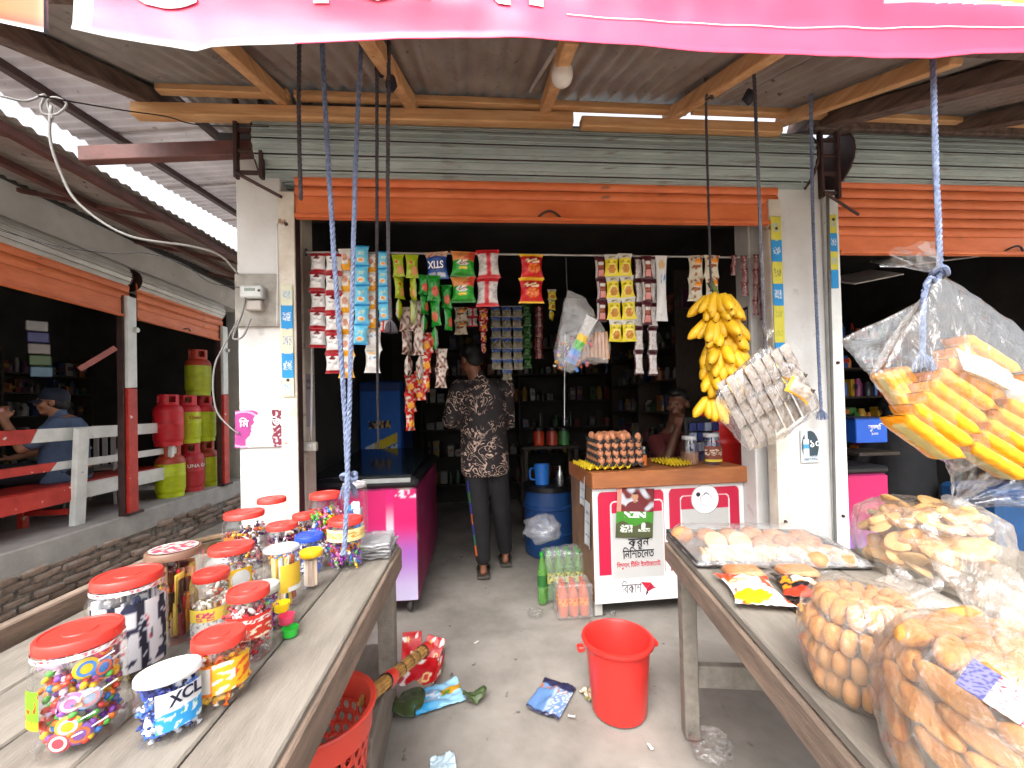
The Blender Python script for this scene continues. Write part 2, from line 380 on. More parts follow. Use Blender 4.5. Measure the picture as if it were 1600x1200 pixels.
# steel brackets carrying the drums
def bracket(label, x, z0, z1, w=.12):
    t = thing('drum_bracket', label, 'bracket', (x, 2.12, z0))
    for dx in (-w/2, w/2):
        b = MB(); b.box((dx, 0, (z1-z0)/2), (.018, .03, z1-z0), ch=.002); b.build('upright', m_steel, t)
    for z in (.03, .14, .24, .33):
        if z < z1-z0: b = MB(); b.box((0, .003, z), (w, .02, .016), ch=.002); b.build('rung', m_steel, t)
    b = MB(); b.tube([(-w/2, -.02, .02), (w/2+.1, -.02, -.1)], .008, 6); b.build('brace', m_steel, t)
bracket('rusty ladder-like steel bracket on top of the meter pillar', -1.1, 2.46, 2.86)
bracket('rusty ladder-like steel bracket between the two mint shutter rolls', 2.0, 2.42, 2.85, .1)

# ---------------------------------------------------------------- porch roof over both shops
porch = thing('porch_roof', 'lean-to porch roof of dark corrugated sheets on raw timber joists', 'roof', (0.4, 1.8, 2.6))
def pp(b, name, m, smooth=35): o = b.build(name, m, porch, smooth); o.location = -Vector(porch.location); return o
def rz(y): return 2.575+.43*(y-1.4)
def corr(x0, x1, y0, y1, zf, wave=.076, amp=.010, along='y', n=8):
    """sheet whose ridges run along y (or x)"""
    b = MB(); L_ = (x1-x0) if along == 'y' else (y1-y0); nu = int(L_/wave*n); nv = 4
    if along == 'y': b.grid(lambda u, v: (x0+(x1-x0)*u, y0+(y1-y0)*v, zf(x0+(x1-x0)*u, y0+(y1-y0)*v)+amp*sin(2*pi*u*L_/wave)), nu, nv)
    else: b.grid(lambda u, v: (x0+(x1-x0)*v, y0+(y1-y0)*u, zf(x0+(x1-x0)*v, y0+(y1-y0)*u)+amp*sin(2*pi*u*L_/wave)), nu, nv)
    return b
x = -1.7
k = 0
while x < 4.2:
    o = pp(corr(x, x+.80, 1.22-.03*(k % 2), 2.2+.02*(k % 3), lambda X, Y: rz(Y)+.024+(.006 if k % 2 else 0)), 'roof_sheet', m_tin, 180)
    md = o.modifiers.new('thick', 'SOLIDIFY'); md.thickness = .0015; x += .76; k += 1
for (xf, xi, w) in ((-.84, -.925, .05), (-.328, -.294, .055), (.34, .389, .05), (1.05, 1.08, .055), (1.72, 1.74, .05)):
    b = MB(); y0, y1 = 1.28, 2.16; d = Vector((xi-xf, .72, .43*.72)); 
    p0 = Vector((xf, 1.4, rz(1.4)-.03))+d*((y0-1.4)/.72); p1 = Vector((xf, 1.4, rz(1.4)-.03))+d*((y1-1.4)/.72)
    q = (p1-p0).to_track_quat('Y', 'Z').to_matrix().to_4x4(); b.box((0, 0, 0), (w, (p1-p0).length, .06), mat=Matrix.Translation((p0+p1)/2) @ q, ch=.004)
    pp(b, 'joist', m_timber2)
for (xf, xi, w) in ((-1.5, -1.56, .07), (2.1, 1.95, .10), (3.0, 2.75, .08), (3.7, 3.7, .08)):
    b = MB(); p0 = Vector((xf, 1.25, rz(1.25)-.035)); p1 = Vector((xi, 2.3, rz(2.3)-.035))
    q = (p1-p0).to_track_quat('Y', 'Z').to_matrix().to_4x4(); b.box((0, 0, 0), (w, (p1-p0).length, .07), mat=Matrix.Translation((p0+p1)/2) @ q, ch=.004)
    pp(b, 'joist', m_darkwood)
for i, (x0, x1, y, dz) in enumerate(((-1.48, -.88, 2.06, 0), (-.86, 1.16, 2.08, .0), (1.18, 2.0, 2.07, .004), (2.02, 3.9, 2.08, 0))):
    b = MB(); b.box(((x0+x1)/2, y, rz(y)-.012+dz), (x1-x0, .045, .034), ch=.004); pp(b, 'purlin', m_timber)
b = MB(); b.box((-.5, 2.10, 2.785), (2.15, .06, .062), ch=.005, mat=Matrix.Rotation(rad(-.8), 4, 'Y')); pp(b, 'wall_plate', m_timber)
b = MB(); b.box((1.15, 2.105, 2.778), (1.12, .06, .058), ch=.005, mat=Matrix.Rotation(rad(-.2), 4, 'Y')); pp(b, 'wall_plate', m_timber)
b = MB(); b.box((2.9, 2.12, 2.825), (2.0, .06, .06), ch=.005); pp(b, 'wall_plate', m_darkwood)
b = MB(); b.box((-1.25, 1.24, rz(1.24)+.0), (1.3, .04, .06), ch=.004); pp(b, 'fascia_batten', m_darkwood)
b = MB(); b.box((1.5, 1.245, rz(1.24)-.012), (4.2, .045, .05), ch=.004); pp(b, 'fascia_batten', m_darkwood)
# steel girt running left from the pillar head
b = MB(); b.box((-1.5, 2.17, 2.61), (.82, .05, .075), ch=.004, mat=Matrix.Translation((-1.5, 2.17, 2.61)) @ Matrix.Rotation(rad(-4), 4, 'Y') @ Matrix.Translation((1.5, -2.17, -2.61)))
tag(b.build('steel_beam', m_redsteel), 'brown steel beam sticking out left from the meter pillar head', 'beam')
# the roof over the shop room itself, seen through the slot above the wall plate
rr = thing('room_roof', 'corrugated room roof seen through the slot above the porch beam', 'roof', (0, 3, 3))
for (x0, x1) in ((-1.5, -.7), (-.72, .1), (.08, .5)):
    o = corr(x0, x1, 2.2, 3.6, lambda X, Y: 2.97+.10*(Y-2.2)).build('roof_sheet', m_tin, rr, 180); o.location = (0, -3, -3)

# ---------------------------------------------------------------- left building, square to the shop
XL = -3.5
left = thing('shop_building', 'open shop at left on a raised brick plinth, square to the street', 'building', (XL, 4, 0))
def lp(name, m, boxes, ch=.006): return sp(name, m, boxes, ch, left)
lp('plinth_cap', m_capc, [((XL-1.6, 4.0, .19), (3.2, 5.6, .22))], .012)
lp('back_wall', m_shade_wall, [((XL-2.6, 4.0, 1.7), (.1, 5.6, 2.8))])
lp('end_wall', m_shade_wall, [((XL-1.3, 1.3, 1.7), (2.6, .1, 2.8))])
lp('end_wall', m_shade_wall, [((XL-1.45, 6.72, 1.7), (2.3, .1, 2.8))])
lp('lit_end_strip', m_white, [((XL-.16, 6.7, 1.7), (.3, .16, 2.8))])  # lit front edge of the end wall, painted as a white strip
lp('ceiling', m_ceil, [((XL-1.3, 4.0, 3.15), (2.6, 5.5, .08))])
lp('lintel', m_white, [((XL-.14, 4.0, 3.0), (.2, 5.5, .34))])
b = MB(); b.box((XL-.06, 4.0, -.07), (.1, 5.6, .3), ch=.0); o = b.build('mortar_bed', m_mortar, left); o.location = -Vector(left.location)
bms = []
for i in range(7):
    q = MB(); q.box((0, 0, 0), (.11, .212, .058), ch=.012)
    q.v = [tuple(Vector(p)+.014*Vector((nz(p[0]*30+i*9, p[1]*14, p[2]*30), nz(p[1]*14, i*7, p[2]*30), nz(p[2]*30, p[1]*13, i*5)))) for p in q.v]
    bms.append(q.mesh('brick', m_brick, 60))
for r in range(5):
    y = 2.2+(.11 if r % 2 else 0)
    while y < 6.6:
        if random.random() > .06:
            o = put('brick', rpick(*bms), left, Vector((XL-.045+U(-.025, .03), y, -.165+.064*r+U(-.004, .004)))-Vector(left.location), (U(-.08, .08), U(-.08, .08), U(-.06, .06)), (1, U(.85, 1.03), U(.85, 1.05)))
        y += .225
shutter('orange shutter with galvanised roll above the man in the cap', 3.0, (XL-.02, 2.98, 0), pi/2, 2.60, 2.29, .085, m_orange, m_galv, .115, 2.705, 2.95, bar=.17)
shutter('orange shutter with galvanised roll above the stacked gas cylinders', 1.44, (XL-.02, 5.3, 0), pi/2, 2.60, 2.29, .085, m_orange, m_galv, .115, 2.705, 1.42, bar=.12)
def post(label, y, zs):
    t = thing('guide_post', label, 'post', (XL, y, .3), pi/2)
    b = MB(); b.box((0, 0, zs/2), (.11, .05, zs), ch=.004); b.build('red_lower_half', m_red_enamel, t)
    b = MB(); b.box((0, 0, zs+.0015+(2.2-zs)/2), (.11, .05, 2.2-zs), ch=.004)
    b.v = [(x_, y_, z_+(.09*(x_+.055) if z_ < zs+.02 else 0)) for (x_, y_, z_) in b.v]; b.build('white_upper_half', m_white_enamel, t)
    b = MB(); b.box((-.075, .03, 1.1), (.02, .06, 2.2), ch=.003); b.build('side_flange', m_steel, t)
    b = MB(); b.box((0, .0, .012), (.2, .09, .024), ch=.004); b.build('foot_plate', m_steel, t)
    b = MB(); b.lathe([(0, .03), (.025, .03), (.03, 0)], 12, mat=Matrix.Translation((.03, -.025, 1.87)) @ Matrix.Rotation(pi/2, 4, 'X')); b.build('lock_boss', m_galv, t)
post('red and white painted steel post between the two left shutters', 4.47, 1.27)
post('red and white painted steel post right of the gas cylinders', 6.02, 1.25)
# lower roof of the left building and the pale roof above the passage
t = thing('eave_roof', 'dark corrugated eave roof over the left-hand shutters', 'roof', (-2.9, 4, 2.95))
k = 0
y = 2.25
while y < 6.4:
    o = corr(-3.75, -2.38, y, y+.82, lambda X, Y: 3.16-.20*(X+3.75)+.03*(Y-3), along='x').build('roof_sheet', m_tin, t, 180); o.location = -Vector(t.location)
    y += .78
for (xx, z) in ((-2.45, 2.845), (-3.0, 2.95)):
    b = MB(); b.box((xx, 4.2, z+.03*1.0), (.05, 4.2, .05), ch=.004, mat=Matrix.Translation((xx, 4, z)) @ Matrix.Rotation(math.atan(.03), 4, 'X') @ Matrix.Translation((-xx, -4, -z))); o = b.build('purlin', m_redsteel, t); o.location = -Vector(t.location)
for yy in (2.4, 3.5, 4.6, 5.7):
    b = MB(); b.tube([(-3.6, yy, 3.08+.03*(yy-3)), (-2.45, yy, 2.84+.03*(yy-3))], .022, 4); o = b.build('rafter', m_redsteel, t); o.location = -Vector(t.location)
t = thing('passage_roof', 'pale corrugated roof high over the passage beside the pillar', 'roof', (-1.8, 4, 3.3))
y = 2.1
while y < 6.2:
    o = corr(-2.62, -.9, y, y+.84, lambda X, Y: 3.12+.10*(X+2.62)+.10*(Y-2.5), along='x').build('roof_sheet', m_tin_light, t, 180); o.location = -Vector(t.location)
    y += .80
for xx in (-2.35, -1.75):
    z = 3.12+.10*(xx+2.62)-.04
    b = MB(); b.tube([(xx, 2.1, z-.04), (xx, 6.2, z+.37)], .03, 4); o = b.build('purlin', m_steel, t, 10); o.location = -Vector(t.location)
b = MB()
for (p, q) in (((-1.33, 2.5, 2.1), (-1.33, 2.5, 2.55)), ((-1.22, 2.5, 2.1), (-1.22, 2.5, 2.55)), ((-1.33, 2.5, 2.33), (-1.22, 2.5, 2.33)), ((-1.33, 2.5, 2.55), (-1.22, 2.5, 2.55))): b.tube([p, q], .009, 4)
tag(b.build('ladder_bracket', m_redsteel), 'small rectangular steel frame left of the meter pillar', 'bracket')
# ================================================================== porch: banner, ropes, wires, signs
m_print = MP('printed_film', .32, .25, 30)
m_vinyl = MP('printed_vinyl', .38, .12, 9, dirt=.05)
m_paper = MP('printed_paper', .7, .1, 30, dirt=.15)
m_lit = M('white_lettering', (.85, .85, .85), .5, var=.03)
m_ink = M('black_lettering', (.015, .015, .018), .5, var=.05)
m_redink = M('red_lettering', H('c4203a'), .5, var=.05)
def interp(tab, x):
    for (a, b) in zip(tab, tab[1:]):
        if x <= b[0]: return a[1]+(b[1]-a[1])*(x-a[0])/(b[0]-a[0])
    return tab[-1][1]
YB = 1.14
edge = [(p.x, p.z) for p in (at(a, b, Y=YB) for a, b in ((113, 45), (170, 58), (250, 70), (305, 79), (330, 72), (420, 68), (620, 62), (800, 64), (905, 69), (1000, 72), (1095, 80), (1240, 84), (1370, 90), (1455, 93), (1520, 87), (1600, 87), (1800, 80)))]
bx0, bx1 = edge[0][0], edge[-1][0]
pk = H('e8486e'); pk2 = H('dc3a60')
def bn(u, v):
    x = bx0+(bx1-bx0)*u; zb = interp(edge, x); z = zb+(3.0-zb)*v
    f = .020*sin(3.1*x+7.5*z+2*nz(x*1.3, z*2)) + .014*nz(x*2.2+1.5*z, z*5.0, 2) + .006*nz(x*9, z*8, 5)
    if v < .03: f -= .012*(1-v/.03)
    return (x + .01*nz(z*5, 3), YB+f*(.4+.6*sm(0, .2, v)), z)
def lz(x): return at(1200, 33, Y=YB).z+(x-at(1200, 33, Y=YB).x)*.012
def bpaint(u, v):
    x = bx0+(bx1-bx0)*u; z = bn(u, v)[2]
    if u < .012 or (v < .016 and u < .17): return (.8, .8, .8)
    if x > at(1380, 5, Y=YB).x and z > at(1400, 7, Y=YB).z: return (.85, .82, .75) if z < at(1400, 2, Y=YB).z else H('f2b431')
    return mixc(pk, pk2, .5+.5*nz(x*2, z*3))
t = thing('shop_banner', 'long pink vinyl banner hung along the porch roof edge', 'banner', ((bx0+bx1)/2, YB, 2.6))
b = MB(); b.grid(bn, 420, 150, 0, bpaint); o = b.build('vinyl_sheet', m_vinyl, t, 180, True); o.location = -Vector(t.location)
md = o.modifiers.new('thick', 'SOLIDIFY'); md.thickness = .0012
def banner_y(x, z):
    u = (x-bx0)/(bx1-bx0); zb = interp(edge, x); return bn(u, (z-zb)/(3.0-zb))[1]
for ch, px, w in (('G', 246, .1), ('I', 503, .05), ('O', 592, .13), ('I', 662, .05), ('N', 742, .1), ('I', 838, .05)):
    p = at(px, 5, Y=YB); me = text_mesh(ch, .30, bold=.006, extrude=.0)
    for v in me.vertices: X_, Z_ = p.x+v.co.x, p.z+v.co.y; v.co = (X_, banner_y(X_, Z_)-.004, Z_)
    me.materials.append(m_lit); o = put('lettering', me, t, -Vector(t.location))
xs0, xs1 = at(888, 33, Y=YB).x, bx1-.02
b = MB(); b.grid(lambda u, v: (xs0+(xs1-xs0)*u, banner_y(xs0+(xs1-xs0)*u, lz(xs0+(xs1-xs0)*u)+.003*(v-.5))-.003, lz(xs0+(xs1-xs0)*u)+.003*(v-.5)), 160, 1); o = b.build('printed_line', m_lit, t, 180); o.location = -Vector(t.location)
b = MB(); b.tube([(bx0-.1, YB+.06, 2.86), (bx1+.1, YB+.06, 2.92)], .014, 8); o = b.build('hanging_rod', m_steel, t); o.location = -Vector(t.location)
# small orange banner and its pole in the top left corner
t = thing('corner_banner', 'small faded orange banner on a grey pole in the top left corner', 'banner', at(30, 10, Y=1.0))
def cb(u, v):
    p = at(-60+128*u, -70+(92+28*u)*v*1.0+ (-0)*u, Y=1.0+.02*sin(5*u)); return p-Vector(t.location)
b = MB(); b.grid(cb, 20, 14, 0, lambda u, v: mixc(H('f06a3a'), H('e8452a'), sm(.82, .9, v)) if v < .93 else (.8, .75, .7)); o = b.build('vinyl_sheet', m_vinyl, t, 180, True)
b = MB(); b.tube([at(62, -60, Y=1.03)-Vector(t.location), at(63, 45, Y=1.03)-Vector(t.location)], .013, 8); b.build('pole', M('blue_grey_pole', H('5a6470'), .5), t)

m_rope_b = M('blue_rope', H('7d8aa8'), .85, scale=60, bump=.5, bscale=200, col2=H('566079'))
m_rope_d = M('grey_rope', H('4f4b50'), .85, scale=60, bump=.5, bscale=200, col2=H('383438'))
def resample(pts, step):
    out = [Vector(pts[0])]
    for a, b in zip(pts, pts[1:]):
        a, b = Vector(a), Vector(b); n = max(1, int((b-a).length/step))
        out += [a.lerp(b, i/n) for i in range(1, n+1)]
    return out
def spline(pts, n=8):
    P = [Vector(p) for p in pts]; P = [P[0]*2-P[1]]+P+[P[-1]*2-P[-2]]; out = []
    for i in range(1, len(P)-2):
        for k in range(n):
            t = k/n; a, b, c, d = P[i-1:i+3]
            out.append(.5*((2*b)+(-a+c)*t+(2*a-5*b+4*c-d)*t*t+(-a+3*b-3*c+d)*t**3))
    return out+[P[-2]]
def rope(label, pts, r, m, tuft=False, knots=()):
    t = thing('rope', label, 'rope', pts[0]); O = Vector(pts[0])
    path = resample(spline([Vector(p)-O for p in pts], 6), r*1.1); b = MB()
    for s in range(3):
        q = []; d = 0
        for i, p in enumerate(path):
            if i: d += (p-path[i-1]).length
            tg = (path[min(i+1, len(path)-1)]-path[max(i-1, 0)]).normalized(); e = tg.orthogonal() if abs(tg.z) < .9 else Vector((1, 0, 0))
            e = (e-tg*e.dot(tg)).normalized(); w = tg.cross(e); a = 2*pi*(s/3+d/(r*7))
            q.append(p+(e*cos(a)+w*sin(a))*r*.5)
        b.tube(q, r*.58, 5)
    b.build('twisted_cord', m, t)
    if tuft:
        b = MB(); e = path[-1]
        for i in range(46):
            a = U(0, 2*pi); s = U(.2, 1); c = Vector((cos(a), sin(a), 0))
            b.tube([e+c*r*.5, e+c*r*(1+1.6*s)+Vector((0, 0, -r*2.2)), e+c*r*(1.3+2.6*s)+Vector((0, 0, -r*U(5, 7)))], r*.16, 4)
        b.build('frayed_end', m, t)
    for kp in knots:
        b = MB(); k = Vector(kp)-O
        b.tube([k+Vector((r*2.2*cos(a*.9)*(1+.2*sin(a*2)), r*2.2*sin(a*.9), r*1.2*sin(a*1.7))) for a in [i*.35 for i in range(22)]], r*.9, 6); b.build('knot', m, t)
    return t
A = lambda px, py, y: at(px, py, Y=y)
rope('dark rope hanging at the left end in front of the mint roll', [A(468, 40, 1.5), A(467, 180, 1.52), A(470, 312, 1.52)], .0075, m_rope_d)
rope('blue rope slanting down to the knot above the candy jars', [A(502, 40, 1.5), A(510, 200, 1.5), A(522, 400, 1.5), A(536, 600, 1.5), A(544, 752, 1.48)], .009, m_rope_b, True, [A(545, 745, 1.47)])
rope('blue rope falling beside the slanting one, ending among the jars', [A(566, 40, 1.5), A(556, 250, 1.5), A(550, 480, 1.5), A(544, 700, 1.47), A(541, 800, 1.40), A(537, 868, 1.36)], .0085, m_rope_b)
rope('thin grey rope reaching down to the chest freezer lid', [A(589, 60, 1.56), A(589, 300, 1.7), A(589, 500, 2.0), A(591, 700, 2.5)], .007, m_rope_d)
rope('grey rope with a frayed blue end beside the blue packets', [A(608, 60, 1.5), A(606, 250, 1.55), A(607, 400, 1.6), A(610, 500, 1.6)], .0075, m_rope_d, True)
rope('dark rope carrying the banana bunch', [A(1101, 60, 1.7), A(1105, 250, 1.85), A(1111, 455, 1.92)], .006, m_rope_d, False, [A(1108, 152, 1.7)])
rope('dark rope carrying the bag of grey packets', [A(1176, 60, 1.45), A(1187, 330, 1.45), A(1196, 545, 1.42)], .0065, m_rope_d)
rope('blue-grey rope hanging against the right-hand pillar', [A(1266, 60, 1.75), A(1270, 330, 2.1), A(1279, 560, 2.12), A(1283, 640, 2.12)], .0085, m_rope_b, True)
rope('light blue rope holding the big bag of orange packets', [A(1456, 40, 1.24), A(1462, 250, 1.2), A(1468, 424, 1.15), A(1452, 436, 1.13), A(1443, 470, 1.12), A(1441, 552, 1.12)], .0085, m_rope_b, True, [A(1467, 425, 1.15)])
b = MB(); b.box((0, 0, 0), (.02, .02, .07), ch=.008); m_cloth = M('dark_rag', H('2c2a33'), .9, scale=30, bump=.6)
for lab, p in (('dark cloth knot tied round the second joist', A(594, 108, 1.62)), ('small dark cloth knot below the second joist', A(611, 130, 1.62)), ('black cloth pad hanging by the banana rope', A(1170, 152, 1.6))):
    q = MB(); q.lathe([(0, -.035), (.016, -.02), (.022, 0), (.014, .025), (0, .04)], 10, wob=lambda a, z: 1+.25*sin(3*a+z*90)); tag(q.build('cloth_knot', m_cloth, None, 180, loc=p), lab, 'cloth')

# bulb under the roof
t = thing('light_bulb', 'unlit white bulb in a holder below the porch roof', 'bulb', A(878, 115, 1.5))
m_opal = M('opal_glass', (.75, .73, .68), .25, var=.03)
b = MB(); b.lathe([(0, -.046), (.02, -.043), (.034, -.032), (.041, -.012), (.041, .005), (.034, .025), (.025, .042), (.021, .058), (.02, .065), (0, .065)], 20); b.build('globe', m_opal, t, 80)
b = MB(); b.lathe([(.022, .064), (.024, .07), (.024, .105), (.033, .108), (.033, .125), (0, .125)], 16); b.build('socket', M('ivory_plastic', H('cfc6ae'), .5), t)
b = MB(); b.tube([A(868, 78, 1.46), A(828, 142, 2.0)], .008, 8); tag(b.build('conduit', M('white_pvc', (.7, .69, .68), .5)), 'thin white conduit slanting down from the bulb holder', 'conduit')

# wires on the left, meter board on the pillar
m_wire = M('grey_cable', H('8c8986'), .6, var=.1); m_wireb = M('black_cable', H('242226'), .6, var=.1)
def wire(label, pts, r=.005, m=m_wire, name='cable'): 
    b = MB(); b.tube(spline(pts, 8), r, 6); return tag(b.build(name, m, None, 180), label, 'cable')
wire('thick grey cable sagging from the roof knot to the meter board', [A(80, 165, 2.0), A(78, 215, 2.0), A(95, 270, 2.02), A(125, 320, 2.04), A(200, 368, 2.08), A(300, 385, 2.12), A(345, 400, 2.15), A(372, 428, 2.16)], .006)
wire('grey cable loops tied under the roof corner', [A(0, 150, 1.9), A(40, 158, 1.95), A(70, 148, 2.0), A(64, 165, 2.0), A(68, 178, 2.0), A(90, 178, 2.0), A(104, 162, 2.0), A(86, 152, 1.98), A(74, 160, 2.0), A(82, 186, 2.0)], .005)
wire('thin black wire slung along the shutter of the left shop', [A(0, 360, 2.6), A(90, 385, 2.5), A(180, 396, 2.4), A(230, 396, 2.3), A(285, 412, 2.25), A(330, 442, 2.2), A(385, 450, 2.16)], .002, m_wireb)
wire('black wire running under the porch roof to the pillar head', [A(60, 150, 1.6), A(190, 172, 1.9), A(260, 182, 2.05), A(310, 195, 2.08), A(420, 198, 2.08)], .003, m_wireb)
wire('grey cable loop hanging below the meter', [A(385, 455, 2.14), A(378, 490, 2.13), A(366, 520, 2.13), A(366, 530, 2.13), A(380, 525, 2.13), A(392, 498, 2.14)], .005)
wire('grey cable drooping from the meter board across the cylinders', [A(372, 500, 2.15), A(350, 540, 2.15), A(336, 570, 2.15), A(333, 610, 2.15), A(340, 645, 2.16), A(360, 668, 2.17), A(374, 678, 2.18)], .004)
t = thing('electric_meter', 'grey electric meter on a stained board on the left pillar', 'meter', A(404, 470, 2.195))
b = MB(); b.box((0, 0, 0), (.225, .02, .27), ch=.003); b.build('board', M('stained_board', H('a8a49c'), .8, scale=9, col2=H('7d776e')), t, loc=(.005, -.006, 0))
b = MB(); b.box((0, 0, 0), (.11, .05, .065), ch=.008); o = b.build('case', M('meter_grey', H('c3c6c4'), .4), t, loc=(-.005, -.04, .03))
b = MB(); b.box((0, 0, 0), (.05, .003, .014), ch=.001); b.build('display', M('lcd', H('6f7d6c'), .2), o, loc=(-.004, -.026, .01))
b = MB(); b.box((0, 0, 0), (.08, .04, .05), ch=.006); b.build('terminal_cover', M('meter_cover', H('b2aba3'), .5), t, loc=(0, -.034, -.035))
b = MB(); b.lathe([(0, .003), (.006, .002), (.007, 0)], 10, mat=Matrix.Rotation(pi/2, 4, 'X')); b.build('dial', m_steel, t, loc=(.035, -.066, .035))
wire('conduit pipe clipped beside the meter board', [A(434, 350, 2.185), A(434, 430, 2.185), A(433, 510, 2.185)], .007, m_galv, 'conduit')

# sticker strips on the guides
def text_rows(u, v, rows, ink, bg, dens=.5, seed=0):
    """tiny unreadable print"""
    for (v0, v1, u0, u1) in rows:
        if v0 < v < v1 and u0 < u < u1 and nz(u*42+seed, v0*60+seed, int(v*160)) > -.05: return ink
    return bg
def strip(label, x, z0, z1, segs, y=2.172, w=.055, x2=None):
    t = tag(MB().grid(lambda u, v: (-w/2+w*u, -.001*sin(3*v), z0+(z1-z0)*v), 16, 160, 0,
        lambda u, v: text_rows(u, (v*len_) % 1 if 0 else v, [], WHITE, seg(segs, u, v))).build('sticker_strip', m_paper, None, 180, True, loc=(x, y, 0)), label, 'sticker')
    md = t.modifiers.new('thick', 'SOLIDIFY'); md.thickness = .0006
    return t
def seg(segs, u, v):
    for i, (v0, v1, c, ink) in enumerate(segs):
        if v0 <= v+.004*sin(u*3) <= v1:
            k = (v-v0)/(v1-v0)
            if ink and .32 < k < .68 and abs(u-.5) < .36 and nz(u*9+i*7, k*14, i) > -.02+.5*abs(k-.5): return ink
            return c
    return segs[-1][2]
blue = H('1f93d6'); crm = H('dcdcc0'); yel = H('dcd24a'); lb = H('8fb2d8')
strip('cream and blue sticker strip on the left guide channel', -.955, A(450, 620, 2.17).z, A(450, 445, 2.17).z, [(0, .17, crm, lb), (.17, .39, blue, WHITE), (.39, .61, crm, H('8a94c0')), (.61, .82, blue, WHITE), (.82, 1.01, crm, lb)], w=.058)
strip('yellow and blue sticker strip on the guide beside the bananas', 1.713, A(1237, 600, 2.17).z, A(1232, 338, 2.17).z, [(0, .13, yel, lb), (.13, .25, blue, WHITE), (.25, .36, yel, H('b0b040')), (.36, .47, yel, H('b0b040')), (.47, .6, blue, WHITE), (.6, .73, yel, H('7d7d50')), (.73, .86, blue, WHITE), (.86, 1.01, yel, lb)], w=.062)
strip('short yellow and blue sticker strip on the right shop guide', 2.062, A(1296, 450, 2.17).z, A(1293, 335, 2.17).z, [(0, .25, blue, None), (.25, .5, yel, lb), (.5, .75, blue, WHITE), (.75, 1.01, yel, lb)], w=.045)

def sheet(name, label, cat, p, w, h, paint, rot=(pi/2, 0, 0), nu=60, nv=60, mat=None, curl=.0, parent=None, thick=.0006):
    b = MB(); b.grid(lambda u, v: ((u-.5)*w, (v-.5)*h, curl*((2*u-1)**2)*(1-v)), nu, nv, 0, paint)
    o = b.build(name, mat or m_paper, parent, 180, True, p, rot); md = o.modifiers.new('thick', 'SOLIDIFY'); md.thickness = thick
    return tag(o, label, cat) if label else o
def torn(u, v):
    d = ((u-.18)**2+((v-.5)*.9)**2)**.5
    e = .06*nz(u*6, v*6)+.02*nz(u*20, v*20)
    if u > .24+.3*abs(v-.15)+e and u < .80+e: return mixc(H('e2ddd2'), H('c5bcb0'), .5+.5*nz(u*9, v*9))
    if u >= .8: return H('7d1f3c') if nz(u*14, v*14) < .25 else H('d8c8cc')
    if d < .5: return H('a83a86') if (d > .44 or d < .4) else H('d9a6cf')
    return H('e0dcda')
sheet('torn_poster', 'torn purple round poster with a bare paper patch on the left pillar', 'poster', A(404, 670, 2.19)+Vector((0, 0, 0)), .225, .19, torn, curl=.006)
letter('িম', .05, m_lit, bpy.data.objects['torn_poster'], (-.068, .012, .004), (0, 0, 0), bold=.0008)
letter('িজ', .05, m_lit, bpy.data.objects['torn_poster'], (.09, .015, .008), (0, 0, 0), bold=.0008)
def notice(u, v):
    if v > .62: return text_rows(u, v, [(.70, .76, .1, .9), (.82, .9, .1, .9)], H('4a4660'), H('b8b2b8'))
    return H('b8b2b8')
sheet('notice', 'faded paper notice on the inner face of the left wall', 'notice', (-.9465, 2.425, A(476, 625, 2.3).z), .12, .3, notice, rot=(pi/2, 0, pi/2))
def sale(u, v):
    x, y = u-.5, v-.5
    if abs(x+.2) < .15*(1 if y < .2 else .45) and -.36 < y < .42: return H('d7e6ee') if not -.08 < y < .06 else H('4a9ac8')
    if x*x+y*y < .21 and y > -.3: return H('33454f')
    if y <= -.2 and abs(x) < .38 : return text_rows(u, v, [(.08, .14, .15, .9), (.18, .24, .15, .9)], H('3a5a7a'), H('c5ccd0'))
    return H('d8d9d8')
sheet('bottle_sticker', 'white sticker with a water bottle on a dark round on the right pillar', 'sticker', A(1266, 697, 2.19)+Vector((0, 0, 0)), .115, .19, sale)
letter('১০', .06, m_lit, bpy.data.objects['bottle_sticker'], (.028, -.005, .002), (0, 0, 0), bold=.001)
sheet('price_notice', 'dark framed paper notice on the right wall return', 'notice', (1.6705, 2.425, A(1196, 510, 2.4).z), .1, .24, lambda u, v: H('222228') if min(u, v, 1-u, 1-v) < .08 else text_rows(u, v, [(.2, .27, .2, .8), (.4, .5, .2, .8), (.6, .68, .2, .8), (.75, .82, .2, .8)], H('303038'), H('a8a6a8')), rot=(pi/2, 0, -pi/2))
wire('dark vertical pipe clamped to the right pillar edge', [A(1293, 300, 2.16), A(1296, 450, 2.16), A(1300, 600, 2.16), A(1306, 870, 2.16)], .009, M('pipe_grey', H('6d6a68'), .6), 'pipe')
b = MB(); b.box((0, 0, 0), (.07, .04, .05), ch=.006); q = b.build('switch_box', M('switch_plastic', H('c9c4b8'), .5), None, loc=A(485, 698, 2.32)); tag(q, 'small ivory switch box low on the left wall', 'switch')
b = MB(); b.box((0, -.021, .008), (.022, .006, .016), ch=.002); b.build('rocker', M('rocker_white', (.75, .74, .7), .4), q)
wire('white conduit running down to the switch box', [A(487, 520, 2.35), A(487, 600, 2.34), A(486, 690, 2.33)], .006, M('white_pvc', (.7, .69, .68), .5), 'conduit')

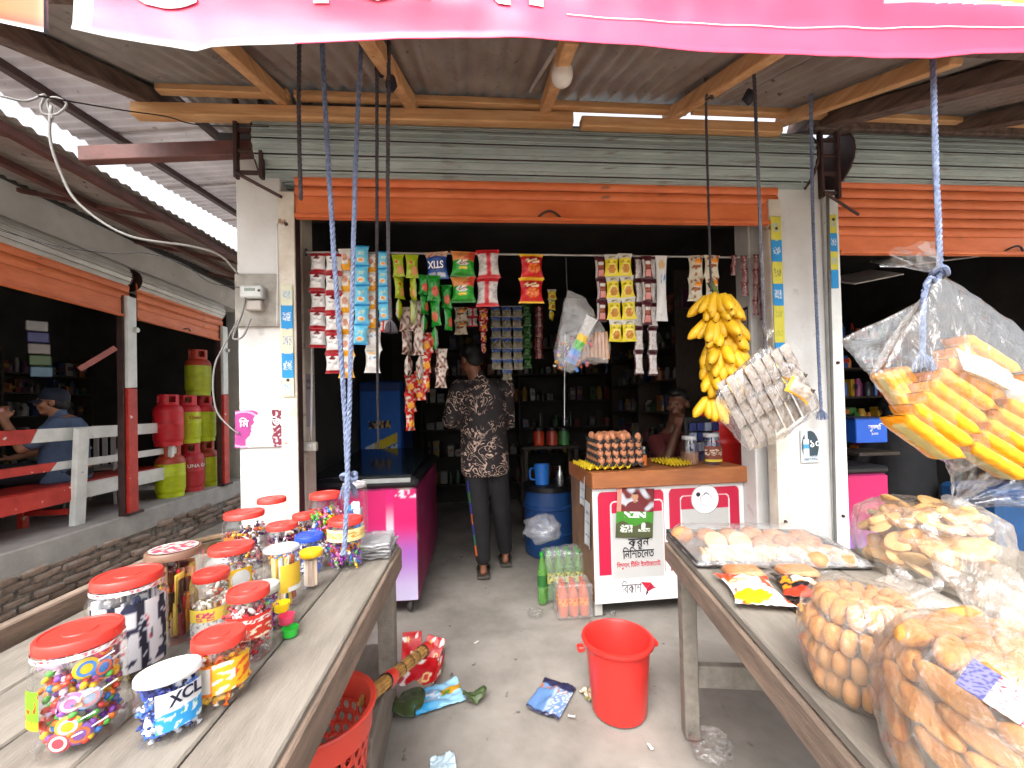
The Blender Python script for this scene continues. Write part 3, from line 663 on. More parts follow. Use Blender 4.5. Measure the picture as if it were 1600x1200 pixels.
# ================================================================== tables
TZ = .755
def plank(t, name, c, d, m, rot=None, ch=.004):
    b = MB(); b.box((0, 0, 0), d, ch=ch); return b.build(name, m, t, loc=c, rot=rot)
t = thing('left_table', 'long weathered plank table at left covered with candy jars', 'table', (-.72, .95, 0)); t.name = 'plank_table'
xs = [-1.12, -.955, -.80, -.64, -.475, -.325]
for a, c in zip(xs, xs[1:]): plank(t, 'plank', ((a+c)/2+.72, U(-.01, .01), TZ-.0125+U(-.0015, .001)), (c-a-.004, 1.5, .025), m_wood, (0, U(-.004, .004), 0))
plank(t, 'side_rail', (.392, 0, TZ-.055), (.026, 1.48, .085), m_wood_edge, (0, 0, 0))
plank(t, 'rim_board', (-.425, 0, TZ+.015), (.03, 1.5, .07), m_wood_edge)
plank(t, 'end_rail', (0, .70, TZ-.075), (.74, .03, .09), m_wood_edge)
for (lx, ly, z0) in ((.36, .66, .25), (-.36, .66, 0), (.36, -.6, 0), (-.36, -.6, 0)): plank(t, 'leg', (lx, ly, (z0+TZ-.03)/2), (.06, .06, TZ-.03-z0), m_wood)
t = thing('low_bench', 'low grey wooden block bench on the floor under the left table', 'bench', (-.5, 1.62, 0), rad(3)); 
plank(t, 'seat_board', (0, 0, .235), (.26, .55, .03), m_wood); plank(t, 'side_board', (.11, 0, .11), (.03, .53, .215), m_wood); plank(t, 'side_board', (-.11, 0, .11), (.03, .53, .215), m_wood); plank(t, 'end_board', (0, .25, .1), (.185, .03, .2), m_wood)
# right table, turned a little
RT_ANG = -rad(10)
rt = thing('plank_table', 'weathered plank table at right loaded with bread and biscuit bags', 'table', (.75, 1.61, 0), RT_ANG)
w5 = [0, .15, .29, .44, .60]
for a, c in zip(w5, w5[1:]): plank(rt, 'plank', ((a+c)/2+.005, -.75, TZ-.0125+U(-.002, .001)), (c-a-.005, 1.56, .025), m_wood, (0, U(-.004, .004), 0))
plank(rt, 'side_rail', (.012, -.75, TZ-.065), (.028, 1.54, .075), m_wood_edge); plank(rt, 'side_rail', (.575, -.75, TZ-.065), (.028, 1.54, .075), m_wood_edge)
plank(rt, 'end_rail', (.3, -.02, TZ-.065), (.52, .028, .075), m_wood_edge)
for (lx, ly) in ((.06, -.02), (.55, -.02), (.06, -1.4), (.55, -1.4)): plank(rt, 'leg', (lx, ly-.03, (TZ-.03)/2), (.055, .055, TZ-.03), m_wood)
plank(rt, 'stretcher', (.3, -.05, .235), (.44, .035, .085), m_wood); plank(rt, 'brace', (.555, -.7, .45), (.03, 1.5, .07), m_wood, (rad(-14), 0, 0))

# ================================================================== things on the left building
t = thing('park_bench', 'red and white painted wooden bench seen from behind on the plinth', 'bench', (-3.75, 4.1, .3)); t.name = 'wooden_bench'
def rail(z, h, d, name, x=0, yb=-.12, wedge=.06):
    b = MB(); b.box((x, (-1.3+yb)/2, z), (d, yb+1.3, h), ch=.004); b.v = [(a, y+(wedge*(q-z)/h if y > yb-.05 else 0), q) for (a, y, q) in b.v]; b.build('red_'+name, m_red_enamel, t)
    b = MB(); b.box((x, (yb+1.25)/2+.0, z), (d-.003, 1.25-yb-.002, h-.003), ch=.004); b.v = [(a, y+(wedge*(q-z)/h if y < yb+.05 else 0)+.002, q) for (a, y, q) in b.v]; b.build('white_'+name, m_white_enamel, t)
rail(.84, .12, .03, 'top_rail', yb=-.30); rail(.56, .075, .03, 'back_rail', yb=-.14); rail(.30, .15, .03, 'seat_apron', x=.03, yb=.0)
b = MB(); b.box((-.22, -.02, .365), (.44, 2.5, .03), ch=.004); b.build('seat', m_red_enamel, t)
for y in (.03, 1.2): 
    b = MB(); b.box((0, 0, .445), (.05, .11, .9), ch=.004); b.build('back_post', m_white_enamel, t, loc=(.045, y, 0), rot=(0, rad(3), 0))
for y, m in ((.0, m_red_enamel), (1.15, m_white_enamel)):
    b = MB(); b.box((-.38, y, .17), (.05, .06, .35), ch=.004); b.build('front_leg', m, t)
    b = MB(); b.box((-.18, y, .13), (.36, .03, .05), ch=.004); b.build('stretcher', m, t)
t = thing('plastic_chair', 'white plastic chair standing behind the bench', 'chair', (-4.35, 5.15, .3), rad(15)); m_pl = M('white_plastic', (.7, .69, .66), .45, var=.06)
b = MB(); b.box((0, 0, .4), (.42, .42, .025), ch=.01); b.build('seat', m_pl, t)
for sx in (-1, 1):
    for sy in (-1, 1): q = MB(); q.tube([(sx*.19, sy*.19, .4), (sx*.22, sy*.22, 0)], [.022, .016], 6); q.build('leg', m_pl, t)
    q = MB(); q.tube(spline([(sx*.21, -.2, .4), (sx*.22, -.2, .58), (sx*.22, 0, .62), (sx*.2, .2, .62)]), .02, 6); q.build('armrest', m_pl, t)
for i in range(5): q = MB(); q.box((-.16+.08*i, .235, .62), (.05, .02, .44), ch=.006); q.build('back_slat', m_pl, t)
q = MB(); q.box((0, .24, .85), (.42, .028, .07), ch=.01); q.build('back_rail', m_pl, t)

def cylinder_tank(label, loc, c_top, c_body, rz=0, belt=True, txt=None, tcol=None):
    t = thing('gas_cylinder', label, 'gas cylinder', loc, rz, 'gas cylinders stacked by the left shop')
    mb = M('enamel_'+c_body, H(c_body), .45, scale=10, bump=.1, col2=tuple(x*.7 for x in H(c_body)), spots=H('8a8070'), spotscale=18, spotcut=.68)
    mt = M('enamel_'+c_top, H(c_top), .45, scale=10, bump=.1, col2=tuple(x*.7 for x in H(c_top)), spots=H('8a8070'), spotscale=18, spotcut=.68)
    R = .148
    b = MB(); b.lathe([(R*.86, .04), (R*.97, .065), (R, .10), (R, .25), (R*1.012, .255), (R*1.012, .265), (R, .27), (R, .40)], 28); b.build('body', mb, t, 50)
    b = MB(); b.lathe([(R, .402), (R*.97, .44), (R*.85, .475), (R*.6, .50), (R*.25, .512), (0, .513)], 28); b.build('shoulder', mt, t, 60)
    b = MB(); b.lathe([(R*.9, 0), (R*.92, .0), (R*.92, .05), (R*.86, .05), (R*.86, 0)], 28); b.build('foot_ring', mb, t)
    b = MB(); n = 28; RR = R*.7; gaps = {3, 4, 5, 10, 11, 12, 17, 18, 19, 24, 25, 26}
    for k in range(n):
        a0, a1 = 2*pi*k/n, 2*pi*(k+1)/n
        for (z0, z1) in (((.485, .52), (.595, .615)) if k in gaps else ((.485, .615),)):
            vs = [(r*cos(a), r*sin(a), z) for z in (z0, z1) for a in (a0, a1) for r in (RR, RR-.008)]
            b.add(vs, [(0, 2, 6, 4), (1, 5, 7, 3), (4, 6, 7, 5), (0, 1, 3, 2), (0, 4, 5, 1), (2, 3, 7, 6)])
    b.build('collar', mt, t)
    b = MB(); b.lathe([(.02, .51), (.02, .56), (.03, .565), (.03, .585), (.012, .59), (0, .59)], 10); b.build('valve', M('brass', H('8a6a35'), .4, metal=.7), t)
    if txt:
        me = letter(txt, .062, M('cyl_'+tcol, H(tcol), .5), t, (.0, 0, .3), (pi/2, 0, pi/2), bold=.001, bend=R+.003); me.location = (R+.003, 0, .31)
    return t
Y2 = '#c6d614'; R2 = '#cf1f2b'
cx = -3.74
cylinder_tank('lime gas cylinder at the bottom left of the stack', (cx, 5.34, .3), Y2[1:] if 0 else 'b8452c', 'c6d614')
cylinder_tank('red gas cylinder with white print at the bottom middle', (cx+.01, 5.68, .3), 'c22a35', 'c22a35', txt='UNA GAS', tcol='f0f0f0', rz=rad(-20))
cylinder_tank('lime gas cylinder at the bottom right behind the post', (cx-.02, 6.02, .3), 'b8452c', 'c6d614')
cylinder_tank('bright red gas cylinder at the left of the upper row', (cx+.02, 5.29, .92), 'd81f2c', 'd81f2c')
cylinder_tank('lime gas cylinder with red lettering in the upper row', (cx, 5.64, .92), 'd8323c', 'c6d614', txt='Omera', tcol='b02020', rz=rad(-15))
cylinder_tank('lime gas cylinder at the right end of the upper row', (cx-.02, 5.98, .92), 'd8323c', 'c6d614')
cylinder_tank('dusty lime gas cylinder alone on top of the stack', (cx-.01, 5.88, 1.54), 'c2452f', 'b9c52a')
# ================================================================== snacks hanging on the rail
YR = 2.28
t = thing('hanging_rail', 'thin metal rail across the shop front carrying snack strips', 'rail', (.42, YR, 2.15))
b = MB(); b.tube([A(478, 394, YR)-t.location, A(840, 398, YR)-t.location, A(1200, 403, YR)-t.location], .006, 8); b.build('rod', M('dull_aluminium', H('a8a4a0'), .4, metal=.5), t)
for sx in (478, 1200):
    b = MB(); b.tube([A(sx, 398, YR)-t.location, A(sx, 390, YR+.05)-t.location], .008, 6); b.build('hook', m_steel, t)
m_foil = MP('foil_pack', .2, .75, 34, dirt=.06)
def blob(u, v, cu, cv, ru, rv): return ((u-cu)/ru)**2+((v-cv)/rv)**2
def scr(u, v, f=30, s=0, th=.1): return nz(u*f, v*f*1.6, s) > th
WH = H('e4e2e0')
def d_red(u, v):
    if v < .14 or v > .84: return mixc(H('b8202c'), H('8e1620'), .5+.5*nz(u*7, v*3))
    if blob(u, v, .5, .74, .22, .09) < 1: return H('6e1a1c')
    if .42 < v < .58 and .15 < u < .85 and scr(u, v, 22, 1, .12): return H('9c8f8c')
    return WH
def d_yel(u, v):
    if v < .24 or (u > .7 and v < .5): return H('eda61c')
    if blob(u, v, .45, .55, .22, .16) < 1: return H('c98d74')
    return H('e6e0d6')
def d_blue(u, v):
    if blob(u, v, .5, .26, .27, .11) < 1: return H('f0a24a') if blob(u, v, .5, .26, .2, .07) < 1 else H('f3dcc0')
    if .5 < v < .66 and .3 < u < .72 and scr(u, v, 24, 2, 0): return H('f2e27a')
    if v < .07 or v > .92: return H('1487c4')
    return mixc(H('4cc0ea'), H('86d4ee'), .5+.5*nz(u*5, v*5))
def d_lime(u, v):
    if blob(u, v, .7, .3, .25, .2) < 1: return H('d08a50')
    if blob(u, v, .4, .65, .12, .07) < 1: return H('c22a20')
    return mixc(H('aebf1e'), H('8da012'), .5+.5*nz(u*6, v*6))
def d_green(u, v):
    if blob(u, v, .6, .35, .3, .2) < 1: return H('c2543a')
    return mixc(H('1f9a2c'), H('0e5e1c'), .5+.9*nz(u*5, v*6))
def d_foil(u, v): return mixc(H('c2b2a4'), H('5a2418'), sm(-.2, .3, nz(u*4, v*5, 4)))
def d_redfoil(u, v):
    if blob(u, v, .5, .35, .35, .18) < 1: return H('e8a030')
    return mixc(H('c42418'), H('d8c8b8'), sm(.1, .3, nz(u*4, v*6, 9)))
def d_stix(u, v):
    if v > .8: return H('c07a4a') if scr(u, v, 12, 4, 0) else H('d8c2b0')
    if v < .2 and abs(u-.5) < .42 and v > .07: return H('c2c8d4') if abs(u-.5) > .03 else H('2a4f94')
    return mixc(H('26509c'), H('1c3f84'), .5+.5*nz(u*5, v*5))
def d_chana(u, v):
    if v > .62: return mixc(H('d88a4a'), H('c0402c'), sm(0, .2, nz(u*4, v*6, 3)+(u-.6)))
    if blob(u, v, .5, .5, .3, .12) < 1: return H('e8e4dc') if not scr(u, v, 18, 5, .1) else H('7a4a30')
    if blob(u, v, .5, .3, .2, .05) < 1: return H('e8c83a')
    return H('2aa02c') if v > .1 else H('1d7a22')
def d_back(u, v):
    if v > .86 or v < .12: return H('c0242c')
    if abs(u-.5) < .12: return H('c8303a')
    return H('b8b2ae') if scr(u, v, 26, 6, .05) and .2 < v < .8 else H('d6d0cc')
def d_mango(u, v):
    if v < .09 or (v > .9): return H('f0c02a')
    if .62 < v < .78 and abs(u-.5) < .35: return H('e8d0a0') if scr(u, v, 16, 7, 0) else H('8c2a20')
    if blob(u, v, .55, .4, .3, .2) < 1: return H('e87a2a') if nz(u*8, v*8) < .2 else H('d24a20')
    return mixc(H('d82420'), H('b81a24'), v)
def d_noodle(u, v):
    if v > .74: return H('d6d2c8') if not (abs(u-.5) < .25 and .8 < v < .9 and scr(u, v, 20, 3, 0)) else H('8a7a40')
    if blob(u, v, .5, .3, .36, .25) < 1: return mixc(H('d89a2e'), H('b8701c'), .5+nz(u*14, v*14)) if blob(u, v, .5, .3, .3, .2) < 1 else H('efe080')
    if .58 < v < .68 and abs(u-.5) < .4 and scr(u, v, 18, 2, 0): return H('9a8a20')
    return H('ead62a')
def d_coffee(u, v):
    if v > .82 or v < .08: return H('4a1c24')
    if abs(u-.55) < .3 and .62 < v < .76: return H('d8cec4')
    if abs(u-.55) < .3 and .42 < v < .6: return H('9a4a24')
    if abs(u-.55) < .3 and .12 < v < .38: return H('d88a80')
    return H('5a2228') if u > .18 else H('b8aaa4')
def d_cofback(u, v):
    if v > .82 or v < .06 or u < .12: return H('43171e')
    if abs(u-.3) < .06 or abs(u-.6) < .06: return H('c8c0bc')
    return H('d2ccc8') if not scr(u, v, 25, 8, .15) else H('a49c9a')
def d_white(u, v):
    if blob(u, v, .5, .86, .3, .06) < 1: return H('d8b480')
    if .5 < v < .54 and u > .2: return H('c83a34')
    if .56 < v < .7 and u > .3 and scr(u, v, 18, 8, .1): return H('5a90c0')
    return H('dcdad6')
def d_maroon(u, v): return H('c0b0a8') if abs(u-.5) < .2 and scr(u, v, 20, 3, .1) else mixc(H('4a161c'), H('7a2a2a'), .5+nz(u*5, v*9))
def d_sach(u, v):
    if v > .62: return H('28407a') if v < .92 else H('8a8680')
    if scr(u, v, 9, 6, .15): return H('3c5a34')
    return H('7a6a58')
def d_dgreen(u, v): return H('1d4a1c') if nz(u*6, v*8) < .2 else H('3e6e2e')
def d_cream(u, v):
    if v > .6 and blob(u, v, .6, .7, .3, .12) < 1: return H('e88a1c')
    if nz(u*4, v*5, 7) > .2: return H('9a5a30')
    return H('cfc6ae')
_pm = {}
def pack_mesh(design, w, h, d=.3, seed=0, pinch=.22):
    key = (design.__name__, round(w, 3), round(h, 3), seed)
    if key in _pm: return _pm[key]
    b = MB(); D = w*d
    for sgn in (-1, 1):
        def fn(u, v):
            cr = min(v, 1-v)/.10; wid = w*(1-pinch*sin(pi*v)**.7) if cr > .0 else w
            e = (1-abs(2*u-1)**3)*min(1, max(0, (min(v, 1-v)-.055)/.22))**.6
            y = sgn*D*.5*e + .09*w*nz(u*3+seed, v*4, seed*3.1)*e + .06*w*nz(u*8, v*7+seed, 2)*e
            if min(v, 1-v) < .06: y = sgn*.0006+.012*w*sin(u*40)
            return ((u-.5)*wid, y, (v-1)*h)
        pf = design if sgn < 0 else (lambda u, v: mixc(design(1-u, v), (.6, .6, .6), .35))
        b.grid(fn, 14, 22, 0, pf, flip=(sgn > 0))
    _pm[key] = b.mesh('packet', m_foil, 180, True); return _pm[key]
def snack_strip(label, px, y0, y1, n, wpx, design, Y=YR-.012, twist=0., kind='strip of packets', group='snack strips on the rail', dx=0, d=.42, name='snack_strip'):
    top = A(px, y0, Y); bot = A(px+dx, y1, Y); H_ = (top-bot).length/n; w = wpx*Y/640
    t = thing(name, label, kind, top, U(-.1, .1), group)
    for i in range(n):
        p = (bot-top)*(i/n); a = U(-.12, .12)+twist*i
        put('packet', pack_mesh(design, w, H_*1.02, d, i % 3), t, p+Vector((U(-.002, .002), U(-.004, .004), 0)), (U(-.05, .05), U(-.04, .04), a))
    return t
snack_strip('leftmost strip of five red-ended white packets', 497, 396, 543, 5, 27, d_red)
snack_strip('longer strip of six red-ended white packets', 521, 396, 583, 6, 27, d_red, YR-.03)
snack_strip('strip of white and yellow packets behind the blue ropes', 541, 389, 590, 6, 25, d_yel, YR-.01)
snack_strip('front strip of sky blue packets with an orange biscuit picture', 564, 384, 538, 5, 25, d_blue, YR-.05)
snack_strip('strip of white and amber packets between the blue ones', 581, 397, 512, 4, 22, d_yel, YR-.01)
snack_strip('pair of plain white packets hanging low behind the blue strip', 583, 512, 582, 2, 26, d_white, YR-.0)
snack_strip('short strip of sky blue packets right of the grey rope', 599, 393, 500, 4, 21, d_blue, YR-.03)
snack_strip('single white packet below the short sky blue strip', 600, 498, 518, 1, 16, d_back, YR-.0)
snack_strip('left twisted strip of lime green snack packets', 621, 398, 500, 3, 20, d_lime, YR-.03, .9, dx=4)
snack_strip('right twisted strip of lime green snack packets', 643, 398, 505, 3, 21, d_lime, YR-.04, -.9, dx=5)
snack_strip('left twisted strip of dark green foil packets', 663, 430, 520, 3, 19, d_green, YR-.03, .8)
snack_strip('middle twisted strip of dark green foil packets', 678, 430, 548, 3, 22, d_green, YR-.05, -.7, dx=2)
snack_strip('right twisted strip of dark green foil packets', 697, 445, 515, 2, 18, d_green, YR-.01, .9, dx=4)
snack_strip('brown foil strip twisting below the lime packets', 634, 480, 590, 3, 24, d_foil, YR+.02, .8, dx=6)
snack_strip('second brown foil strip twisting below the lime packets', 652, 470, 596, 3, 22, d_foil, YR-.01, -.7, dx=6)
snack_strip('red and silver foil strip beside the standing man', 665, 520, 612, 3, 22, d_redfoil, YR+.02, .6)
snack_strip('silver packet strip close to the man\'s head', 689, 545, 605, 2, 20, d_foil, YR+.02, .5)
snack_strip('lower red foil strip hanging above the freezer', 641, 585, 672, 3, 20, d_redfoil, 2.62, .5, group='snack strips inside the shop')
snack_strip('short dark red foil strip hanging above the freezer', 657, 580, 625, 2, 20, d_redfoil, 2.6, -.4, group='snack strips inside the shop')
o = snack_strip('single blue snack packet printed with white letters', 682, 394, 436, 1, 38, d_stix)
letter('STIX', .055, m_lit, o.children[0], (0, -.036, -.062), (pi/2, pi, 0), bold=.001, fit=.085)
snack_strip('two green and orange packets hanging left of the red backs', 724, 393, 472, 2, 41, d_chana, YR-.02)
snack_strip('two packets showing their red and white backs', 762, 390, 478, 2, 38, d_back, YR-.02)
snack_strip('two red and yellow packets in the middle of the rail', 830, 397, 473, 2, 42, d_mango, YR-.02)
snack_strip('left brown coffee sachet strip beside the yellow noodles', 937, 402, 502, 3, 19, d_coffee, dx=5)
snack_strip('left column of yellow noodle packets', 955, 398, 533, 4, 25, d_noodle, YR-.02, dx=9)
snack_strip('right column of yellow noodle packets', 977, 396, 533, 4, 25, d_noodle, YR-.025, dx=7)
snack_strip('brown sachet strip right of the noodles showing fronts', 1010, 400, 507, 3, 19, d_coffee, YR-.03)
snack_strip('brown sachet strip showing its white backs', 997, 400, 585, 5, 17, d_cofback, YR-.0)
snack_strip('brown sachet strip with white backs left of the long white one', 1019, 400, 586, 5, 17, d_cofback, YR+.0)
snack_strip('long narrow white packet hung in the right of the rail', 1032, 400, 500, 1, 20, d_white, YR-.02)
snack_strip('cream and orange packet pair behind the banana stalk', 1087, 399, 470, 2, 28, d_cream, YR)
snack_strip('orange-topped clear packets just behind the banana stalk', 1112, 399, 466, 2, 28, d_cream, YR-.01)
snack_strip('narrow maroon sachet strip above the bananas', 1146, 399, 430, 2, 10, d_maroon)
snack_strip('maroon and white sachet strip above the bananas', 1163, 399, 462, 3, 13, d_maroon)
snack_strip('dark maroon sachet strip nearest the right wall', 1181, 398, 492, 4, 11, d_maroon)
snack_strip('last dark maroon sachet strip at the rail end', 1191, 398, 500, 4, 10, d_maroon, YR+.01)
# deeper in the shop
G2 = 'sachet sheets hanging inside the shop'
for i, (px, n, lab) in enumerate(((774, 6, 'left'), (791, 7, 'middle'), (808, 6, 'right'))):
    snack_strip('%s column of blue and brown sachets hanging behind the man' % lab, px, 478, 478+16.5*n, n, 17, d_sach, 3.0, d=.08, group=G2, dx=2)
snack_strip('narrow dark green sachet strip deep in the shop', 823, 476, 575, 6, 15, d_dgreen, 3.05, group=G2)
snack_strip('orange foil strip hanging above the man\'s shoulder', 755, 482, 552, 4, 16, d_redfoil, 2.9, .4, group=G2)
snack_strip('dim yellow packet pair hanging above the man\'s head', 720, 480, 522, 2, 22, d_cream, 2.9, group=G2)
snack_strip('dim red packets behind the yellow pair', 738, 480, 510, 2, 18, d_back, 2.95, group=G2)
snack_strip('dark speckled sachet strip by the clear bag', 842, 478, 560, 5, 14, d_maroon, 3.1, group=G2)
snack_strip('yellow and black sachet strip behind the clear bag', 862, 452, 500, 3, 16, d_noodle, 3.0, .6, group=G2)

# ---------------------------------------------------------------- bananas
m_ban = M('banana_skin', H('e6b71c'), .5, rand=.18, scale=9, bump=.06, col2=H('cf9a14'), spots=H('4a2d12'), spotscale=34, spotcut=.70)
m_stalk = M('banana_stalk', H('5f6f25'), .7, scale=20, col2=H('2e2a16'))
def banana_mesh(L, bend, seed):
    b = MB(); pts = []; rs = []; n = 11
    for i in range(n):
        t = i/(n-1); a = bend*(t-.1)
        pts.append((L*.60*sin(a*.5+.62)*t**.8, .004*sin(seed+t*3), -L*(t**1.15)*.95*cos(a*.35)))
        rs.append(.0245*(.38 if i == 0 else .55 if i == 1 else 1-.10*abs(t-.5) if i < n-3 else (.88, .6, .2)[i-(n-3)]))
    b.tube(pts, rs, 7)
    k = len(b.f); me = b.mesh('banana', [m_ban, M('banana_tip', H('3a2a16'), .8)], 60)
    me.polygons[k-1].material_index = 1
    return me
bms_ = [banana_mesh(U(.115, .14), U(.5, 1.1), i) for i in range(6)]
YN = 1.93
c0 = A(1112, 452, YN)
t = thing('banana_bunch', 'large bunch of ripe yellow bananas hanging at the right', 'bananas', c0)
sp_ = [A(1109, 440, YN)-c0, A(1122, 470, YN)-c0, A(1128, 540, YN)-c0, A(1124, 600, YN)-c0, A(1112, 645, YN)-c0]
b = MB(); b.tube(spline(sp_, 6), [.016-.00035*i for i in range(25)], 8); b.build('stalk', m_stalk, t)
for (py, px, n, a0, a1, s, out) in ((462, 1120, 11, -185, 5, 1.0, .034), (474, 1123, 9, -160, -20, 1.0, .024), (498, 1125, 12, -190, 10, 1.1, .042), (514, 1126, 9, -160, -20, 1.05, .03), (538, 1125, 10, -190, -30, 1.1, .04), (556, 1127, 10, -170, 0, 1.1, .034), (580, 1124, 10, -160, 0, 1.1, .03), (622, 1110, 5, -170, -40, 1.05, .008)):
    base = A(px, py, YN)-c0
    for i in range(n):
        a = rad(a0+(a1-a0)*i/(n-1)+U(-6, 6))
        put('banana', rpick(*bms_), t, base+Vector((cos(a)*out, sin(a)*out*.8, U(-.008, .008))), (U(-.15, .15), U(-.35, .15), a), s*U(.95, 1.08))

# ---------------------------------------------------------------- clear plastic bags
m_bag = MF('clear_bag', base=.06, edge=.42, rough=.09, bump=.8, bscale=9, stretch=(3, 3, .8))
m_bag2 = MF('thin_clear_film', base=.04, edge=.3, rough=.15, bump=.5, bscale=22)
m_bagm = MF('milky_bag', base=.03, edge=.25, rough=.25, bump=.6, bscale=16, milky=.16, body=(.75, .74, .72))
def hull_film(name, pts, mat, parent, wr=.006, seed=0, cuts=3, pleat=None, inflate=1.0, label=None):
    """film stretched over points; pleat = a gathering point from which creases fan out"""
    bm = bmesh.new(); c = sum((Vector(p) for p in pts), Vector())/len(pts)
    for p in pts: bm.verts.new(c+(Vector(p)-c)*inflate)
    r = bmesh.ops.convex_hull(bm, input=bm.verts)
    bmesh.ops.delete(bm, geom=[v for v in bm.verts if not v.link_faces], context='VERTS')
    for e in list(bm.edges):
        if not e.link_faces: bm.edges.remove(e)
    for _ in range(cuts):
        le = [e for e in bm.edges if e.calc_length() > .018]
        if le: bmesh.ops.subdivide_edges(bm, edges=le, cuts=1, use_grid_fill=True)
        bmesh.ops.triangulate(bm, faces=bm.faces[:])
    bmesh.ops.smooth_vert(bm, verts=bm.verts, factor=.35, use_axis_x=True, use_axis_y=True, use_axis_z=True)
    bm.normal_update()
    for v in bm.verts:
        p = v.co; n = v.normal.copy(); d = wr*(nz(p.x*22+seed, p.y*22, p.z*22)+.5*nz(p.x*60, p.y*60+seed, p.z*60))
        if pleat is not None:
            q = p-Vector(pleat); L_ = q.length; a = math.atan2(q.y*1.3, q.x)+.6*q.z
            d += wr*1.6*(nz(a*5.5+seed, L_*3, 1)+.6*nz(a*13, seed, L_*2))*sm(0, .05, L_)
        v.co = p+n*d
    me = bpy.data.meshes.new(name); bm.to_mesh(me); bm.free(); me.materials.append(mat)
    me.polygons.foreach_set('use_smooth', [True]*len(me.polygons))
    return put(name, me, parent)
def ruffle(name, p, d, mat, parent, L=.09, R=.05, seed=0):
    """loose gathered film standing out of a knot"""
    b = MB(); q = Vector(d).normalized().to_track_quat('Z', 'Y').to_matrix().to_4x4()
    def fn(u, v):
        a = 2*pi*u; r = .004+R*v**.8*(1+.45*sin(5*a+seed)*v+.35*nz(cos(a)*2+seed, sin(a)*2, v*3)); 
        return (r*cos(a), r*sin(a)*.55, L*v*(1+.25*nz(cos(a)*1.5, sin(a)*1.5+seed, 2))+.01*nz(a, v*6, seed))
    b.grid(fn, 48, 14, 0, mat=Matrix.Translation(p) @ q); return b.build(name, mat, parent, 180)
def block_corners(c, ax, ay, az): return [Vector(c)+i*Vector(ax)+j*Vector(ay)+k*Vector(az) for i in (-.5, .5) for j in (-.5, .5) for k in (-.5, .5)]
# big bag of orange packets
Yb = 1.15
K = A(1467, 428, Yb)
t = thing('plastic_bag', 'big clear bag of orange packets hanging at the right', 'bag', K)
pts = [Vector((0, 0, 0)), Vector((.008, .01, 0)), Vector((-.008, -.01, 0))]
for (px, py, dy) in ((1358, 590, -.05), (1368, 560, .09), (1372, 600, .1), (1500, 738, -.07), (1480, 725, .09), (1530, 725, .0), (1640, 640, -.07), (1650, 600, .08), (1640, 560, .07), (1390, 560, -.08), (1545, 575, -.10), (1630, 590, -.08), (1600, 520, .05), (1420, 640, -.10), (1440, 690, -.09), (1590, 690, -.06)):
    pts.append(A(px, py, Yb+dy)-K)
hull_film('film', pts, m_bag, t, .006, 3, 4, (0, 0, 0))
wing = [A(1440, 470, Yb)-K, A(1312, 530, Yb+.02)-K, A(1316, 540, Yb+.03)-K, A(1366, 598, Yb)-K, A(1400, 560, Yb+.03)-K, A(1430, 475, Yb+.04)-K]
hull_film('film_fold', wing, m_bag, t, .005, 8, 4)
ruffle('gathered_top', (0, 0, .004), (-.9, -.1, .45), m_bag, t, .13, .05, 2)
def d_orange(u, v):
    if v > .93 or v < .07: return H('d98a14')
    if .62 < u < .95 and .35 < v < .62 and scr(u, v, 14, 2, .1): return H('d8c88a')
    if u < .16: return H('d6cc86')
    return mixc(H('f0ae1c'), H('e4980e'), .5+.6*nz(u*3, v*4))
def loaf_mesh(design, a, dep, L_, seed=0):
    b = MB()
    def fn(u, v):
        e = min(v, 1-v); s_ = sm(-.01, .13, e)**.6; th = 2*pi*u; c_, q_ = cos(th), sin(th)
        sup = lambda t_: math.copysign(abs(t_)**.7, t_)
        wr = 1+.05*nz(c_*2+seed, q_*2, v*6)+.03*nz(c_*5, q_*5+seed, v*14)
        return (a*.5*sup(c_)*max(.06, s_)*wr, dep*.5*sup(q_)*(.92+.08*s_)*wr, (v-1)*L_)
    b.grid(fn, 30, 30, 0, lambda u, v: design((u*2) % 1, v)); return b.mesh('packet', m_foil, 180, True)
om = loaf_mesh(d_orange, .047, .085, .215, 1); om2 = loaf_mesh(d_orange, .045, .085, .21, 2)
def place_pack(label, px, py, y, ang, me, name='biscuit_packet', group='orange packets in the hanging bag', roll=.3, cat='packet', tilt=0., s=1):
    o = put(name, me, None, A(px, py, y), None, s); o.rotation_mode = 'QUATERNION'
    # packet hangs along -z; turn it so that its length points to screen angle ang (0 right, -90 down)
    R_ = Matrix.Rotation(-rad(ang+90), 4, 'Y') @ Matrix.Rotation(tilt, 4, 'X') @ Matrix.Rotation(roll, 4, 'Z')
    o.rotation_quaternion = R_.to_quaternion(); return tag(o, label, cat, group)
OL = 'puffed orange packet inside the big hanging clear bag'
for i in range(8):
    place_pack('orange packet, %s from the bottom of the left row in the hanging bag' % ORD[i], 1394+13.5*i, 650-17.5*i, 1.085+.012*i, -36+U(-2, 2), rpick(om, om2), roll=U(-.12, .12), tilt=-.06, s=.98)
for i in range(7):
    place_pack('orange packet, %s from the bottom of the right row in the hanging bag' % ORD[i], 1496+13.5*i, 692-17.5*i, 1.10+.012*i, -33+U(-2, 2), rpick(om, om2), roll=U(-.12, .12), tilt=-.06, s=.93)
for i in range(4):
    place_pack('small orange packet, %s from the left at the upper left of the hanging bag' % ORD[i], 1374+10*i, 582-3*i, 1.14+.016*i, -56, rpick(om, om2), roll=U(-.1, .1), s=.62)
d_whp = lambda u, v: (.78, .77, .74) if not (.3 < v < .6 and abs(u-.5) < .3 and scr(u, v, 12, 4, .2)) else H('d87060')
wp = None
def d_plain(u, v):
    return H('d87060') if (.4 < v < .55 and abs(u-.5) < .2 and scr(u, v, 12, 4, .2)) else (.78, .77, .74)
